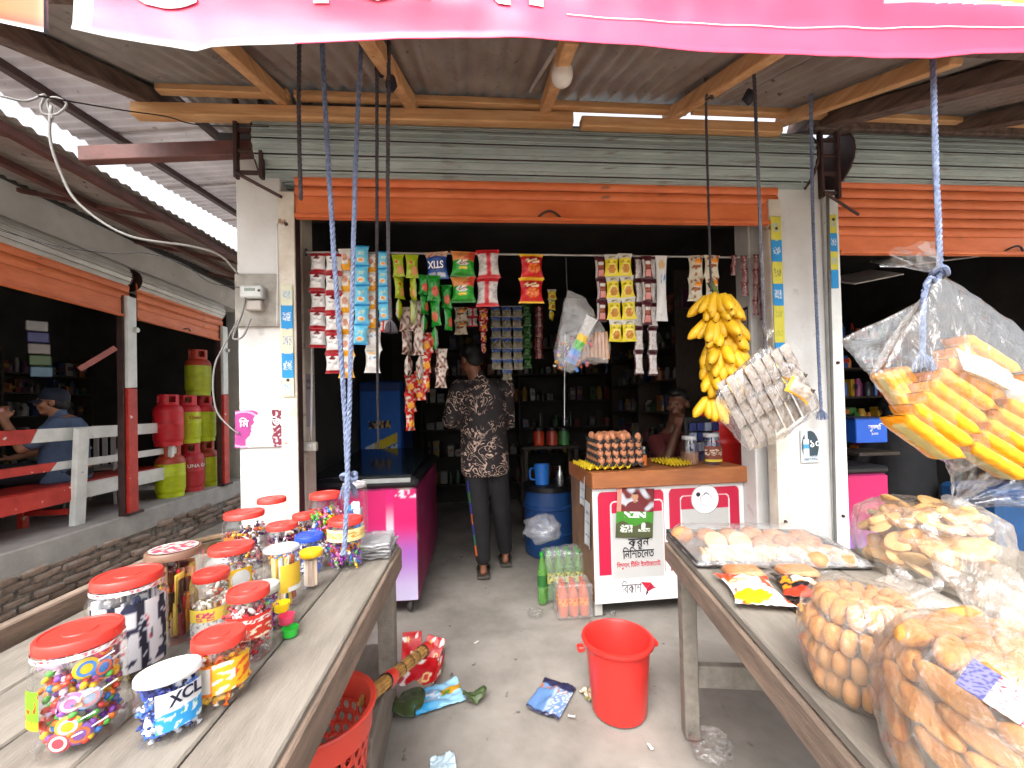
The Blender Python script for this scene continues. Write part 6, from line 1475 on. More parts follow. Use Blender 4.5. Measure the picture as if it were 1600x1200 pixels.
# right shelf rack of sachets behind the counter
t = thing('sachet_rack', 'blue rack of small sachets at the right wall behind the counter', 'rack', (1.60, 2.75, 0))
for r in range(5):
    for c in range(4): q = MB(); q.box((-.1+.055*c, 0, .84+.07*r), (.048, .02, .06), ch=.004); q.build('sachet', M('navy_sachet' if (r+c) % 3 else 'grey_sachet', H('22306a') if (r+c) % 3 else H('8a94a8'), .4), t)
q = MB(); q.box((-.02, .025, .98), (.26, .02, .42), ch=.004); q.build('backing', m_blk, t)
q = MB(); q.box((-.02, .03, .39), (.03, .03, .78), ch=.004); q.build('stand', m_steel, t)
# jars deep in the shop on a small table
t = thing('small_table', 'dark side table deep in the shop carrying red jars', 'table', (.75, 4.35, 0)); plank(t, 'table_top', (0, 0, .86), (.6, .4, .03), m_shelf)
for sx in (-1, 1):
    for sy in (-1, 1): plank(t, 'leg', (sx*.26, sy*.16, .42), (.04, .04, .84), m_shelf)
for i, (x_, y_, z_, c) in enumerate(((.64, 4.3, .877, 'c8401c'), (.78, 4.28, .877, 'b8402a'), (.9, 4.25, .877, '3a7a3a'))):
    q = thing('glass_jar', ('left orange', 'middle red', 'green')[i]+' jar on the dark side table', 'jar', (x_, y_, z_)); b = MB(); b.lathe([(0, 0), (.06, 0), (.062, .12), (.05, .15), (0, .15)], 16); b.build('body', M('jarfill_'+c, H(c), .4), q); b = MB(); b.lathe([(.055, .15), (.055, .18), (0, .18)], 16); b.build('lid', m_blk, q)
# goods in the right shop
t = thing('carton', 'bright blue carton on the shelf of the right-hand shop', 'box', A(1344, 672, 2.9), rad(-4))
b = MB(); b.box((0, 0, 0), (.235, .2, .175), ch=.004); b.build('box_body', M('carton_blue', H('1f5cc8'), .5, var=.06), t); b = MB(); b.box((0, .01, .095), (.25, .22, .012), ch=.003); b.build('flap', M('carton_navy', H('1c2a58'), .5), t)
letter('সুজি', .05, m_lit, t, (.02, -.102, .01), bold=.001); letter('১০০', .03, m_lit, t, (.02, -.102, -.03), bold=.0005)
q = MB(); q.box((0, 0, 0), (.34, .3, .025), ch=.004); tag(q.build('display_shelf', m_shelf, None, loc=A(1346, 706, 3.0)), 'dark shelf board under the bright blue carton', 'shelf')
t = thing('chest_freezer', 'magenta freezer front at the edge of the right-hand shop', 'freezer', (2.68, 2.96, 0)); b = MB(); b.box((0, 0, .42), (.36, .62, .69), ch=.015); b.build('cabinet', m_fzd, t)
b = MB(); b.grid(lambda u, v: ((u-.5)*.35, -.314, .09+.66*v), 20, 40, 0, lambda u, v: mixc(H('8a60a8'), H('b8165c'), sm(.25, .7, v))); b.build('front_print', m_vinyl, t, 180, True); b = MB(); b.box((0, 0, .79), (.38, .64, .05), ch=.015); b.build('top_frame', m_blk, t)
for lab, px0, py0, px1, py1, y in (('pale tin sheet slanting in the top of the right-hand shop', 1310, 440, 1385, 425, 2.7), ('second pale tin sheet near the right shutter', 1385, 412, 1500, 398, 2.6)):
    p, q_ = A(px0, py0, y), A(px1, py1, y); b = MB(); b.box((0, 0, 0), ((q_-p).length, .25, .01), ch=.002); tag(b.build('tin_sheet', m_tin_light, None, loc=(p+q_)/2, rot=(rad(25), -math.atan2(q_.z-p.z, q_.x-p.x), 0)), lab, 'sheet')
b = MB(); b.box((0, 0, .3), (.5, .4, .6), ch=.03); tag(b.build('blue_crate', M('crate_blue', H('1a4878'), .5), None, loc=(3.98, 2.85, 0)), 'blue plastic crate at the right edge of the picture', 'crate')

# ================================================================== on the floor
t = thing('bucket', 'bright red plastic bucket standing on the floor', 'bucket', (.575, 1.725, 0)); m_bk = M('bucket_red', H('d0302a'), .35, var=.05, scale=5, spots=H('c06a60'), spotscale=12, spotcut=.68, soft=.2)
b = MB(); b.lathe([(0, .006), (.10, .006), (.112, 0), (.115, .01), (.133, .283), (.148, .286), (.152, .294), (.150, .302), (.137, .304), (.131, .293), (.112, .02), (0, .016)], 48); b.build('shell', m_bk, t, 50)
for sx in (-1, 1): q = MB(); q.box((sx*.16, 0, .265), (.03, .035, .022), ch=.004); q.build('handle_lug', m_bk, t)
bn_ = thing('waste_bin', 'red perforated plastic bin under the left table edge', 'bin', (-.455, 1.16, 0)); m_bin = M('bin_red', H('d04030'), .4, var=.06)
b = MB(); nc, nr = 30, 12; Hb = .50
def wall(a, z): r = .10+.045*z/Hb; return Vector((r*cos(a), r*sin(a), z))
for r in range(nr):
    for c in range(nc):
        a0 = 2*pi*(c+.5*(r % 2))/nc; da = 2*pi/nc; z0 = .02+(Hb-.09)*r/nr; dz = (Hb-.09)/nr
        outer = [(0, 0), (.5, 0), (1, 0), (1, .5), (1, 1), (.5, 1), (0, 1), (0, .5)]; inner = [(.5+.33*cos(t_), .5+.36*sin(t_)) for t_ in [pi*1.25+k_*pi/4 for k_ in range(8)]]
        vs = [wall(a0+da*u, z0+dz*v) for (u, v) in outer+inner]; b.add(vs, [(k_, (k_+1) % 8, 8+(k_+1) % 8, 8+k_) for k_ in range(8)])
o = b.build('lattice_wall', m_bin, bn_, 180); md = o.modifiers.new('t', 'SOLIDIFY'); md.thickness = .003
b = MB(); b.lathe([(.141, Hb-.075), (.146, Hb-.07), (.148, Hb-.01), (.157, Hb-.008), (.159, Hb), (.155, Hb+.004), (.143, Hb), (.138, Hb-.07), (.141, Hb-.075)], 48); b.build('rim', m_bin, bn_)
b = MB(); b.lathe([(0, 0), (.1, 0), (.101, .022), (0, .012)], 32); b.build('base', m_bin, bn_)
# bamboo broom handle resting on the bin
m_bam = M('bamboo_sticks', H('c79a55'), .6, scale=30, col2=H('8a6430'), stretch=(1, 1, .15))
p0, p1 = at(560, 1100, Y=1.22), at(668, 1012, Y=1.75); p0 = p0.lerp(p1, .10); ax = (p1-p0); q = ax.to_track_quat('Z', 'Y').to_matrix().to_4x4()
t = thing('stick_broom', 'broom of bundled bamboo sticks leaning from the red bin', 'broom', p0)
for i in range(14):
    a = 2*pi*i/9 if i < 9 else 2*pi*i/5; r = .016 if i < 9 else .008
    s_ = MB(); s_.tube([q @ Vector((r*cos(a), r*sin(a), -.02+U(-.02, .02))), q @ Vector((r*cos(a), r*sin(a), ax.length+U(-.05, .0)))], .0065, 5); s_.build('stick', m_bam, t)
for f, mm in ((.28, m_lid_red), (.93, m_lid_red), (.23, m_blk), (.88, m_blk), (.45, m_blk), (.6, m_blk), (.72, m_blk)):
    L_ = .05 if mm == m_lid_red else .006 if f in (.45, .6, .72) else .012; s_ = MB(); s_.lathe([(.026, -L_/2), (.0265, 0), (.026, L_/2)], 16, mat=q @ Matrix.Rotation(0, 4, 'X')); s_.build('band', mm, t, loc=ax*f)
# litter
def floor_sheet(name, label, cat, px, py, w, h, rz_, paint, bend=.012, nu=24, nv=24, lift=.004, tilt=0., mat=None):
    p = at(px, py, Z=0); b = MB(); sd_ = U(0, 9)
    b.grid(lambda u, v: ((u-.5)*w, (v-.5)*h, lift+abs(bend*nz(u*2.5+sd_, v*2.5))+abs(bend*.4*nz(u*7+sd_, v*7))+tilt*v*h), nu, nv, 0, paint)
    o = b.build(name, mat or m_print, None, 180, True, loc=p, rot=(0, 0, rz_)); md = o.modifiers.new('t', 'SOLIDIFY'); md.thickness = .0015; return tag(o, label, cat)
def p_blue(u, v):
    if u > .55 and abs(v-.55-.3*(u-.7)) < .12: return H('d8a020') if nz(u*8, v*8) < .1 else H('5a8a3a')
    if blob(u, v, .35, .5, .2, .25) < 1 and scr(u, v, 9, 3, 0): return (.75, .8, .85)
    return mixc(H('2aa4e0'), H('9fd0ec'), sm(.1, .8, u))
floor_sheet('empty_packet', 'flattened light blue snack packet on the floor by the leaf', 'packet', 684, 1090, .22, .15, rad(18), p_blue, .03)
def p_navy(u, v):
    if v > .82 or v < .06: return H('2a2a48')
    if abs(u-.52) < .035: return H('9aa8c0')
    if v > .7 and scr(u, v, 9, 3, .1): return H('a86a4a')
    return H('5f83b4') if u < .5 else (H('6a88b4') if not scr(u, v, 18, 2, .15) else H('d0d4dc'))
floor_sheet('empty_packet', 'dark edged blue packet lying left of the red bucket', 'packet', 862, 1092, .15, .215, rad(-33), p_navy, .02)
floor_sheet('empty_packet', 'tiny crumpled packet touching the red bucket', 'packet', 920, 1088, .05, .08, rad(20), lambda u, v: H('c8b0a0') if nz(u*5, v*5) < .1 else H('7a7a3a'), .03)
floor_sheet('paper_scrap', 'pale blue paper scrap at the bottom edge of the picture', 'scrap', 692, 1196, .09, .07, rad(10), lambda u, v: H('b8d0dc'), .02)
for i, (px, py) in enumerate(((1016, 1168), (893, 1121), (1090, 1122), (745, 1005))): floor_sheet('paper_scrap', ('thin white scrap in front of the bucket', 'white speck left of the bucket', 'white scrap by the right table leg', 'white speck on the threshold')[i], 'scrap', px, py, .012, .03, U(0, 3), lambda u, v: (.7, .68, .66), .01, 6, 6)
m_leaf = M('betel_leaf', H('4a5c34'), .5, scale=8, col2=H('2f3f22'), bump=.3, bscale=20)
for lab, px, py, w, h, rz_, sd_ in (('big folded dark green leaf under the left table corner', 634, 1108, .17, .15, .6, 2), ('small curled green leaf beside the blue packet', 742, 1096, .11, .06, .3, 7)):
    b = MB(); b.grid(lambda u, v: ((u-.5)*w*(.35+.65*sin(pi*min(1, v*1.02))**.6), (v-.5)*h, .006+.04*abs(u-.5)+.035*abs(nz(u*2+sd_, v*2))+.02*sin(pi*v)), 16, 16); o = b.build('leaf', m_leaf, None, 180, loc=at(px, py, Z=0), rot=(0, 0, rz_)); md = o.modifiers.new('t', 'SOLIDIFY'); md.thickness = .001; tag(o, lab, 'leaf')
# torn red carton
ct = thing('torn_carton', 'torn red cardboard carton on the floor under the left table', 'carton', at(655, 1050, Z=0), rad(-4))
def p_cart(s):
    def f(u, v):
        if blob(u, v, .75, .25, .12, .16) < 1: return H('e8c88a') if blob(u, v, .75, .25, .08, .1) > 1 else H('c83a2a')
        if blob(u, v, .3, .75, .08, .08) < 1: return H('e8b060')
        if s == 0 and .35 < u < .7 and v < .35 and u-.35 > v: return H('b88a5a')
        if nz(u*3+s, v*3) > .33: return (.75, .7, .66)
        return H('b8141a')
    return f
for i, (p, w, h, r_) in enumerate((((0, 0, .012), .17, .20, (rad(8), 0, 0)), ((-.06, .11, .06), .10, .14, (rad(62), 0, .1)), ((.05, .10, .05), .10, .12, (rad(50), rad(10), -.2)), ((.10, -.02, .03), .05, .18, (0, rad(-50), 0)))):
    b = MB(); b.grid(lambda u, v: ((u-.5)*w, (v-.5)*h, .006*nz(u*3, v*3, i)), 24, 28, 0, p_cart(i)); o = b.build('flap', m_print, ct, 180, True, p, r_); md = o.modifiers.new('t', 'SOLIDIFY'); md.thickness = .003
# bamboo basket behind the left table
bs = thing('bamboo_basket', 'big round woven bamboo basket behind the jars', 'basket', (-1.16, 2.0, -.19)); m_bw = M('woven_bamboo', H('8a6f50'), .8, scale=30, col2=H('5f4a34'), bump=.5, bscale=40, stretch=(1, 1, 8))
b = MB(); n = 96
for k in range(16):
    z = .05+.051*k; r = .17+.09*(k/15)
    b.tube([(r*(1+.012*sin(24*a+pi*k))*cos(a), r*(1+.012*sin(24*a+pi*k))*sin(a), z) for a in [2*pi*i/n for i in range(n+1)]], .028, 6, flat=.25) if 0 else b.lathe([(r, z-.025), (r+.006, z), (r+.004, z+.025)], n, wob=lambda a, q, k=k: 1+.02*sin(24*a+pi*k))
b.build('woven_wall', m_bw, bs, 60)
b = MB(); b.tube([(.268*cos(a), .268*sin(a), .86) for a in [2*pi*i/48 for i in range(49)]], .016, 8); b.build('rim', M('rim_bamboo', H('7a6248'), .7), bs)
b = MB(); b.lathe([(0, .03), (.17, .03)], 32); b.build('base', m_bw, bs)
# ================================================================== people
m_skin = M('skin_brown', H('8a5a42'), .55, scale=12, col2=H('744833'), bump=.05, bscale=90)
m_hair = M('black_hair', H('14110f'), .55, scale=60, bump=.6, bscale=160)
def capsule(b, p0, r0, p1, r1, n=14):
    p0, p1 = Vector(p0), Vector(p1); d = p1-p0; L_ = d.length or 1e-4; q = Matrix.Translation(p0) @ d.to_track_quat('Z', 'Y').to_matrix().to_4x4(); pr = []
    for i in range(6): a = -pi/2+pi/2*i/5; pr.append((max(0, r0*cos(a)) if i else 0, r0*sin(a)))
    for i in range(6): a = pi/2*i/5; pr.append((r1*cos(a) if i < 5 else 0, L_+r1*sin(a)))
    b.lathe(pr, n, mat=q)
def ellip(b, c, r, R_=None, n=18):
    pr = [(cos(-pi/2+pi*i/12) if 0 < i < 12 else 0, sin(-pi/2+pi*i/12)) for i in range(13)]
    b.lathe(pr, n, mat=Matrix.Translation(c) @ (R_ or Matrix.Rotation(0, 4, 'X')) @ Matrix.Diagonal((*r, 1)))
def fuse(name, b, m, parent, voxel, smooth=6, loc=(0, 0, 0)):
    """melt overlapping volumes into one continuous skin"""
    o = b.build(name, m, parent, 180); o.location = loc
    md = o.modifiers.new('fuse', 'REMESH'); md.mode = 'VOXEL'; md.voxel_size = voxel; md.use_smooth_shade = True
    if smooth: s = o.modifiers.new('soft', 'SMOOTH'); s.factor = .5; s.iterations = smooth
    return o
def face_frame(d, tilt=0): 
    """local x right, y = back of head, z up: face looks along d"""
    d = Vector(d).normalized(); y = -d; z = Vector((0, 0, 1)); x = y.cross(z).normalized(); z = x.cross(y)
    return Matrix((x, y, z)).transposed().to_4x4()
def head(b, c, d, s=1.0):
    F = Matrix.Translation(c) @ face_frame(d) @ Matrix.Scale(s, 4)
    def E_(p, r): ellip(b, F @ Vector(p), [x*s for x in r], face_frame(d))
    E_((0, .012, .03), (.076, .092, .085)); E_((0, -.02, -.035), (.058, .065, .07)); E_((0, -.055, -.085), (.032, .03, .026))
    E_((0, -.078, .028), (.05, .02, .016)); E_((0, -.102, -.012), (.013, .02, .022)); E_((0, -.09, .008), (.011, .018, .025)); E_((0, -.086, -.048), (.026, .014, .008)); E_((0, -.082, -.060), (.022, .014, .008))
    for sx in (-1, 1): E_((sx*.08, .012, -.008), (.01, .022, .034)); E_((sx*.04, -.055, -.02), (.03, .03, .028)); E_((sx*.031, -.077, .008), (.014, .010, .009))
    return F
def hand(b, wrist, direc, palm_n, s=1.0, curl=.6):
    d = Vector(direc).normalized(); n = Vector(palm_n); n = (n-d*n.dot(d)).normalized(); w = d.cross(n); W = Vector(wrist)
    for k in range(4):
        o_ = W+w*(.030-.020*k)*s; base = o_+d*.085*s; L1 = (.036, .042, .04, .03)[k]*s
        capsule(b, W+w*(.012-.008*k)*s+d*.01, .017*s, base, .0125*s, 8)
        e1 = base+(d*cos(curl*.6)+n*sin(curl*.6))*L1; e2 = e1+(d*cos(curl*1.5)+n*sin(curl*1.5))*L1*.75
        capsule(b, base, .0105*s, e1, .0095*s, 8); capsule(b, e1, .0095*s, e2, .008*s, 8)
    t0 = W+w*.022*s+d*.03*s; t1 = t0+(w*.75+d*.6+n*.35).normalized()*.042*s; t2 = t1+(d*.8+n*.6).normalized()*.032*s
    capsule(b, t0, .0145*s, t1, .0115*s, 8); capsule(b, t1, .0115*s, t2, .009*s, 8)
def eyes(parent, F, s=1.0):
    for sx in (-1, 1):
        b = MB(); ellip(b, F @ Vector((sx*.031, -.084, .008)), (.007*s, .006*s, .005*s), None, 10); b.build('eye', M('eye_dark', H('1a1210'), .2), parent, 180)

# ---- man standing with his back to us
m_shirt = bpy.data.materials.new('paisley_shirt'); m_shirt.use_nodes = True
N = m_shirt.node_tree.nodes; L = m_shirt.node_tree.links; bs_ = N['Principled BSDF']; bs_.inputs['Roughness'].default_value = .75
tc = N.new('ShaderNodeTexCoord'); n1 = N.new('ShaderNodeTexNoise'); n1.inputs['Scale'].default_value = 9; n1.inputs['Detail'].default_value = 1.5; n1.inputs['Distortion'].default_value = 1.6; L.new(tc.outputs['Object'], n1.inputs['Vector'])
mm = N.new('ShaderNodeMath'); mm.operation = 'MULTIPLY'; mm.inputs[1].default_value = 42; L.new(n1.outputs['Fac'], mm.inputs[0]); ms = N.new('ShaderNodeMath'); ms.operation = 'SINE'; L.new(mm.outputs[0], ms.inputs[0])
r1 = N.new('ShaderNodeValToRGB'); r1.color_ramp.elements[0].position = .62; r1.color_ramp.elements[1].position = .78; L.new(ms.outputs[0], r1.inputs[0])
n2 = N.new('ShaderNodeTexNoise'); n2.inputs['Scale'].default_value = 7; n2.inputs['Detail'].default_value = 2; L.new(tc.outputs['Object'], n2.inputs['Vector'])
r2 = N.new('ShaderNodeValToRGB'); r2.color_ramp.elements[0].position = .42; r2.color_ramp.elements[1].position = .48; L.new(n2.outputs['Fac'], r2.inputs[0])
mk = N.new('ShaderNodeMath'); mk.operation = 'MULTIPLY'; L.new(r1.outputs[0], mk.inputs[0]); L.new(r2.outputs[0], mk.inputs[1])
mx = N.new('ShaderNodeMix'); mx.data_type = 'RGBA'; L.new(mk.outputs[0], mx.inputs[0]); mx.inputs[6].default_value = (*H('1e1719'), 1); mx.inputs[7].default_value = (*H('c4a898'), 1); L.new(mx.outputs[2], bs_.inputs['Base Color'])
n3 = N.new('ShaderNodeTexNoise'); n3.inputs['Scale'].default_value = 8; bp = N.new('ShaderNodeBump'); bp.inputs['Strength'].default_value = .6; bp.inputs['Distance'].default_value = .03; L.new(tc.outputs['Object'], n3.inputs['Vector']); L.new(n3.outputs['Fac'], bp.inputs['Height']); L.new(bp.outputs[0], bs_.inputs['Normal'])
m_trou = M('black_trousers', H('1c191d'), .85, scale=6, bump=.5, bscale=9, col2=H('121013'))
O = Vector((.05, 3.2, 0)); V = lambda x, y, z: Vector((x, y, z))-O
man = thing('person', 'man in a black patterned shirt standing with his back to us', 'person', O)
S = dict(neck=V(.015, 3.19, 1.52), head=V(-.035, 3.20, 1.655), ls=V(-.14, 3.2, 1.445), rs=V(.225, 3.21, 1.44), le=V(-.205, 3.16, 1.20), lw=V(-.16, 3.38, 1.26), re=V(.235, 3.27, 1.17), rw=V(.15, 3.47, 1.12),
         ch=V(.04, 3.2, 1.33), wa=V(.045, 3.21, 1.08), pe=V(.05, 3.22, .92), lh=V(-.03, 3.22, .9), rh=V(.135, 3.23, .9), lk=V(-.0, 3.17, .49), rk=V(.17, 3.27, .49), la=V(.02, 3.19, .085), ra=V(.205, 3.40, .085))
b = MB(); F = head(b, S['head'], (-.45, .85, -.35), 1.02)
capsule(b, S['neck']-Vector((0, 0, .06)), .062, S['head']+Vector((.01, -.01, -.05)), .055); ellip(b, S['ch'], (.165, .105, .17)); ellip(b, S['wa'], (.14, .10, .18)); ellip(b, S['pe'], (.155, .115, .13))
for a, e, w in (('ls', 'le', 'lw'), ('rs', 're', 'rw')): capsule(b, S[a], .055, S[e], .042); capsule(b, S[e], .041, S[w], .028); capsule(b, S['ch']+Vector((0, 0, .1)), .07, S[a], .06)
for h_, k_, a_ in (('lh', 'lk', 'la'), ('rh', 'rk', 'ra')): capsule(b, S[h_], .082, S[k_], .056); capsule(b, S[k_], .054, S[a_], .034); capsule(b, S[a_]-Vector((0, .035, .045)), .03, S[a_]+Vector((0, .13, -.058)), .022)
hand(b, S['lw'], (.2, .9, .2), (0, 0, 1)); hand(b, S['rw'], (-.2, .9, .1), (0, 0, 1))
fuse('body', b, m_skin, man, .010)
b = MB()
capsule(b, S['ls'], .072, S['le'], .066); capsule(b, S['le']+Vector((0, -.005, 0)), .064, S['le'].lerp(S['lw'], .18), .06); capsule(b, S['rs'], .072, S['re'], .066); capsule(b, S['re'], .064, S['re'].lerp(S['rw'], .25), .058)
b.lathe([(0, .765), (.17, .765), (.190, .80), (.186, .95), (.180, 1.10), (.184, 1.25), (.188, 1.36), (.172, 1.45), (.12, 1.51), (0, 1.53)], 28, c=(.0, .005, 0), sy=.74, wob=lambda a, z: 1+.02*sin(5*a+9*z))
capsule(b, S['ls'], .066, S['rs'], .066); capsule(b, S['neck']-Vector((0, 0, .04)), .062, S['neck']+Vector((-.005, 0, .02)), .058)
fuse('shirt', b, m_shirt, man, .012, 8)
b = MB(); cu = S['le'].lerp(S['lw'], .22); q_ = (S['lw']-S['le']).to_track_quat('Z', 'Y').to_matrix().to_4x4(); b.lathe([(.05, -.03), (.064, -.03), (.062, .02), (.05, .022)], 18, mat=Matrix.Translation(cu) @ q_); b.build('cuff', M('cuff_white', (.7, .7, .72), .7), man, 60)
b = MB(); ellip(b, S['pe']-Vector((0, 0, .02)), (.165, .125, .13))
for h_, k_, a_ in (('lh', 'lk', 'la'), ('rh', 'rk', 'ra')): capsule(b, S[h_], .096, S[k_], .078); capsule(b, S[k_], .078, S[a_]+Vector((0, 0, .05)), .062)
fuse('trousers', b, m_trou, man, .012, 6)
b = MB(); cs = ['2a3a9a', '2a7a3a', '2a3aa0', 'd8682a', '2a3a9a', '1f7a5a', 'd8682a']
for i, c in enumerate(cs):
    f0, f1 = .2+i*.1, .2+(i+1)*.1
    def sp2(f): 
        p = S['lh'].lerp(S['lk'], f/.5) if f < .5 else S['lk'].lerp(S['la'], (f-.5)/.5); r = (.096+(.078-.096)*f/.5) if f < .5 else .078+(.058-.078)*(f-.5)/.5
        return p+Vector((-.78, -.62, 0)).normalized()*(r-.006)
    b.tube([sp2(f0+(f1-f0)*k_/3) for k_ in range(4)], .012, 6, col=H(c), flat=.5)
b.build('side_stripe', MP('stripe_cloth', .8, .2), man, 60, True)
b = MB(); F2 = F
for p, r in (((0, .03, .045), (.084, .09, .084)), ((0, .06, .0), (.078, .05, .07)), ((0, -.03, .085), (.07, .07, .045))): ellip(b, F @ Vector(p), r, face_frame((-.45, .85, -.35)))
for i in range(70):
    a = U(0, 2*pi); e = U(-.1, 1.4); p = Vector((.083*cos(a)*cos(e), .03+.09*sin(a)*cos(e), .045+.085*sin(e)))
    if p.y > -.05: capsule(b, F @ p, .012, F @ (p*1.07), .006, 5)
fuse('hair', b, m_hair, man, .008, 2)
for a_ in ('la', 'ra'):
    p = S[a_]; b = MB(); b.box((0, .045, -.075), (.095, .27, .018), ch=.006, mat=Matrix.Translation(p)); sd_ = b.build('sandal', M('sandal_sole', H('4a443c'), .8), man)
    b = MB(); b.grid(lambda u, v: p+Vector((.052*cos(pi*u), .06+.05*v, -.066+.058*sin(pi*u))), 14, 6, 0, lambda u, v: H('d8cfc0') if int(v*6) % 2 else H('2c2622')); o = b.build('strap', m_paper, sd_, 180, True); md = o.modifiers.new('t', 'SOLIDIFY'); md.thickness = .004

# ---- man with a cap on the bench
O = Vector((-3.98, 4.36, .68)); pm = thing('person', 'seated man in a navy cap and blue-grey shirt drinking on the bench', 'person', O)
pm.scale = (1.06,)*3; m_cap2 = M('navy_cap', H('1f2638'), .8, scale=20, bump=.2, bscale=120); m_bsh = M('blue_grey_shirt', H('5a6c8a'), .85, scale=5, bump=.6, bscale=9, col2=H('465674')); m_drk = M('dark_trousers', H('20222c'), .85, bump=.4, bscale=9)
fd = Vector((-.86, -.5, .02)); V = lambda x, y, z: Vector((x, y, z))     # local, z up from the seat
side = Vector((.5, -.86, 0))   # his left... the side nearer the camera's left
S = dict(pe=V(0, 0, .09), wa=V(-.0, 0, .25), ch=V(-.02, -.01, .44), neck=V(-.05, -.03, .60), head=V(-.085, -.05, .715))
ls = S['ch']+side*.17+V(0, 0, .08); rs = S['ch']-side*.17+V(0, 0, .08)
le = ls+V(-.16, -.14, -.20); lw = le+V(-.07, -.06, .24); re = rs+V(-.14, -.05, -.24); rw = re+V(-.22, -.1, -.06)
b = MB(); F = head(b, S['head'], fd, 1.0); capsule(b, S['neck']-V(0, 0, .05), .06, S['head']+V(.01, .005, -.05), .054); ellip(b, S['ch'], (.12, .16, .17)); ellip(b, S['wa'], (.12, .15, .16)); ellip(b, S['pe'], (.15, .17, .12))
for a, e, w in ((ls, le, lw), (rs, re, rw)): capsule(b, S['ch']+V(0, 0, .09), .07, a, .06); capsule(b, a, .054, e, .042); capsule(b, e, .041, w, .028)
for s_ in (-1, 1):
    h_ = S['pe']+side*.09*s_+V(-.04, -.02, 0); k_ = h_+fd*.42+side*.03*s_; a_ = k_+V(-.02, 0, -.40); capsule(b, h_, .085, k_, .06); capsule(b, k_, .058, a_, .036); capsule(b, a_-V(0, 0, .03), .03, a_+fd*.14-V(0, 0, .045), .022)
hand(b, lw, (-.1, -.1, 1), (.7, -.3, 0), 1, 1.1); hand(b, rw, (-.9, -.3, -.1), (0, 0, 1))
fuse('body', b, M('skin_light_brown', H('a87458'), .55, scale=12, col2=H('8f5f46')), pm, .009, 4); eyes(pm, F)
b = MB(); capsule(b, ls, .068, rs, .068); capsule(b, ls, .066, ls.lerp(le, .75), .066); capsule(b, rs, .066, rs.lerp(re, .75), .066)
b.lathe([(0, .0), (.20, .0), (.205, .05), (.195, .16), (.18, .30), (.188, .42), (.175, .50), (.12, .575), (0, .60)], 28, c=(-.02, -.01, 0), sx=.76, wob=lambda a, z: 1+.02*sin(4*a+14*z))
capsule(b, S['neck']-V(0, 0, .04), .064, S['neck']+V(-.002, 0, .012), .06); fuse('shirt', b, m_bsh, pm, .012, 5)
b = MB(); ellip(b, S['pe']-V(0, 0, .01), (.155, .18, .10))
for s_ in (-1, 1):
    h_ = S['pe']+side*.09*s_+V(-.04, -.02, 0); k_ = h_+fd*.42+side*.03*s_; a_ = k_+V(-.02, 0, -.36); capsule(b, h_, .1, k_, .08); capsule(b, k_, .075, a_, .06)
fuse('trousers', b, m_drk, pm, .014, 4)
b = MB(); fr_ = face_frame(fd)
for p, r in (((0, .03, .0), (.08, .085, .06)), ((0, .05, -.02), (.074, .06, .05))): ellip(b, F @ Vector(p), r, fr_)
fuse('hair', b, m_hair, pm, .008, 2)
b = MB(); pr_ = [(.088, -.012), (.0885, .01), (.086, .045), (.07, .078), (.04, .096), (0, .101)]; b.lathe(pr_, 24, sy=1.13, mat=F @ Matrix.Translation((0, .012, .035)) @ Matrix.Rotation(rad(-6), 4, 'X')); b.build('cap', m_cap2, pm, 60)
cp = pm.children[-1]
b = MB(); b.grid(lambda u, v: F @ Vector((.085*sin((u-.5)*2.6)*(1-.12*v), -.075*cos((u-.5)*2.0)*1.0-.075*v*cos((u-.5)*2.2)+.0, .032-.028*v-.02*abs(2*u-1)**2)), 16, 8); o = b.build('brim', m_cap2, cp, 180); md = o.modifiers.new('t', 'SOLIDIFY'); md.thickness = .004
b = MB(); b.box((0, 0, 0), (.004, .012, .03), mat=F @ Matrix.Translation((-.06, -.072, .062)) @ Matrix.Rotation(.6, 4, 'Z')); b.build('badge', m_lit, cp)
b = MB(); b.tube([lw+V(-.005, -.005, .09)+V(.02, -.03, 0), lw+V(-.005, -.005, .10)+V(-.07, .02, .008)], .017, 10); tag(put('biscuit_stick', b.mesh('biscuit_stick', M('pink_wrapper', H('d8a0a0'), .5)), None, O, None, 1.06), 'pale pink wrapped snack in the seated man\'s raised hand', 'snack')

# ---- shopkeeper, dim behind the counter
O = Vector((1.53, 3.18, .42)); ps = thing('person', 'dim shopkeeper in a dark red shirt sitting behind the counter', 'person', O)
fd = Vector((-.75, -.6, -.1)); b = MB(); hd = V(.06, -.05, .86); F = head(b, hd, fd, 1.0); capsule(b, V(.03, -.02, .66), .06, hd-V(0, 0, .05), .055); ellip(b, V(.04, 0, .5), (.17, .12, .18)); ellip(b, V(.04, .02, .25), (.16, .13, .2)); ellip(b, V(.04, 0, .08), (.18, .16, .12))
l = V(-.12, -.02, .56); e = V(-.14, -.24, .44); w = V(-.02, -.2, .68); capsule(b, l, .055, e, .042); capsule(b, e, .041, w, .028); hand(b, w, (.3, .3, 1), (.4, .6, 0), 1, .9)
l2 = V(.2, 0, .56); e2 = V(.24, -.2, .4); w2 = V(.05, -.32, .42); capsule(b, l2, .055, e2, .042); capsule(b, e2, .041, w2, .028); hand(b, w2, (-1, -.2, 0), (0, 0, -1))
for s_ in (-1, 1): k_ = V(.04+.1*s_, -.4, .08); capsule(b, V(.04+.09*s_, -.05, .06), .085, k_, .06); capsule(b, k_, .058, k_-V(0, 0, .42), .036)
fuse('body', b, M('skin_dark_brown', H('6a4230'), .55, col2=H('553424')), ps, .010, 4); eyes(ps, F)
b = MB(); capsule(b, l, .068, l.lerp(e, .6), .062); capsule(b, l2, .068, l2.lerp(e2, .6), .062); capsule(b, l, .066, l2, .066)
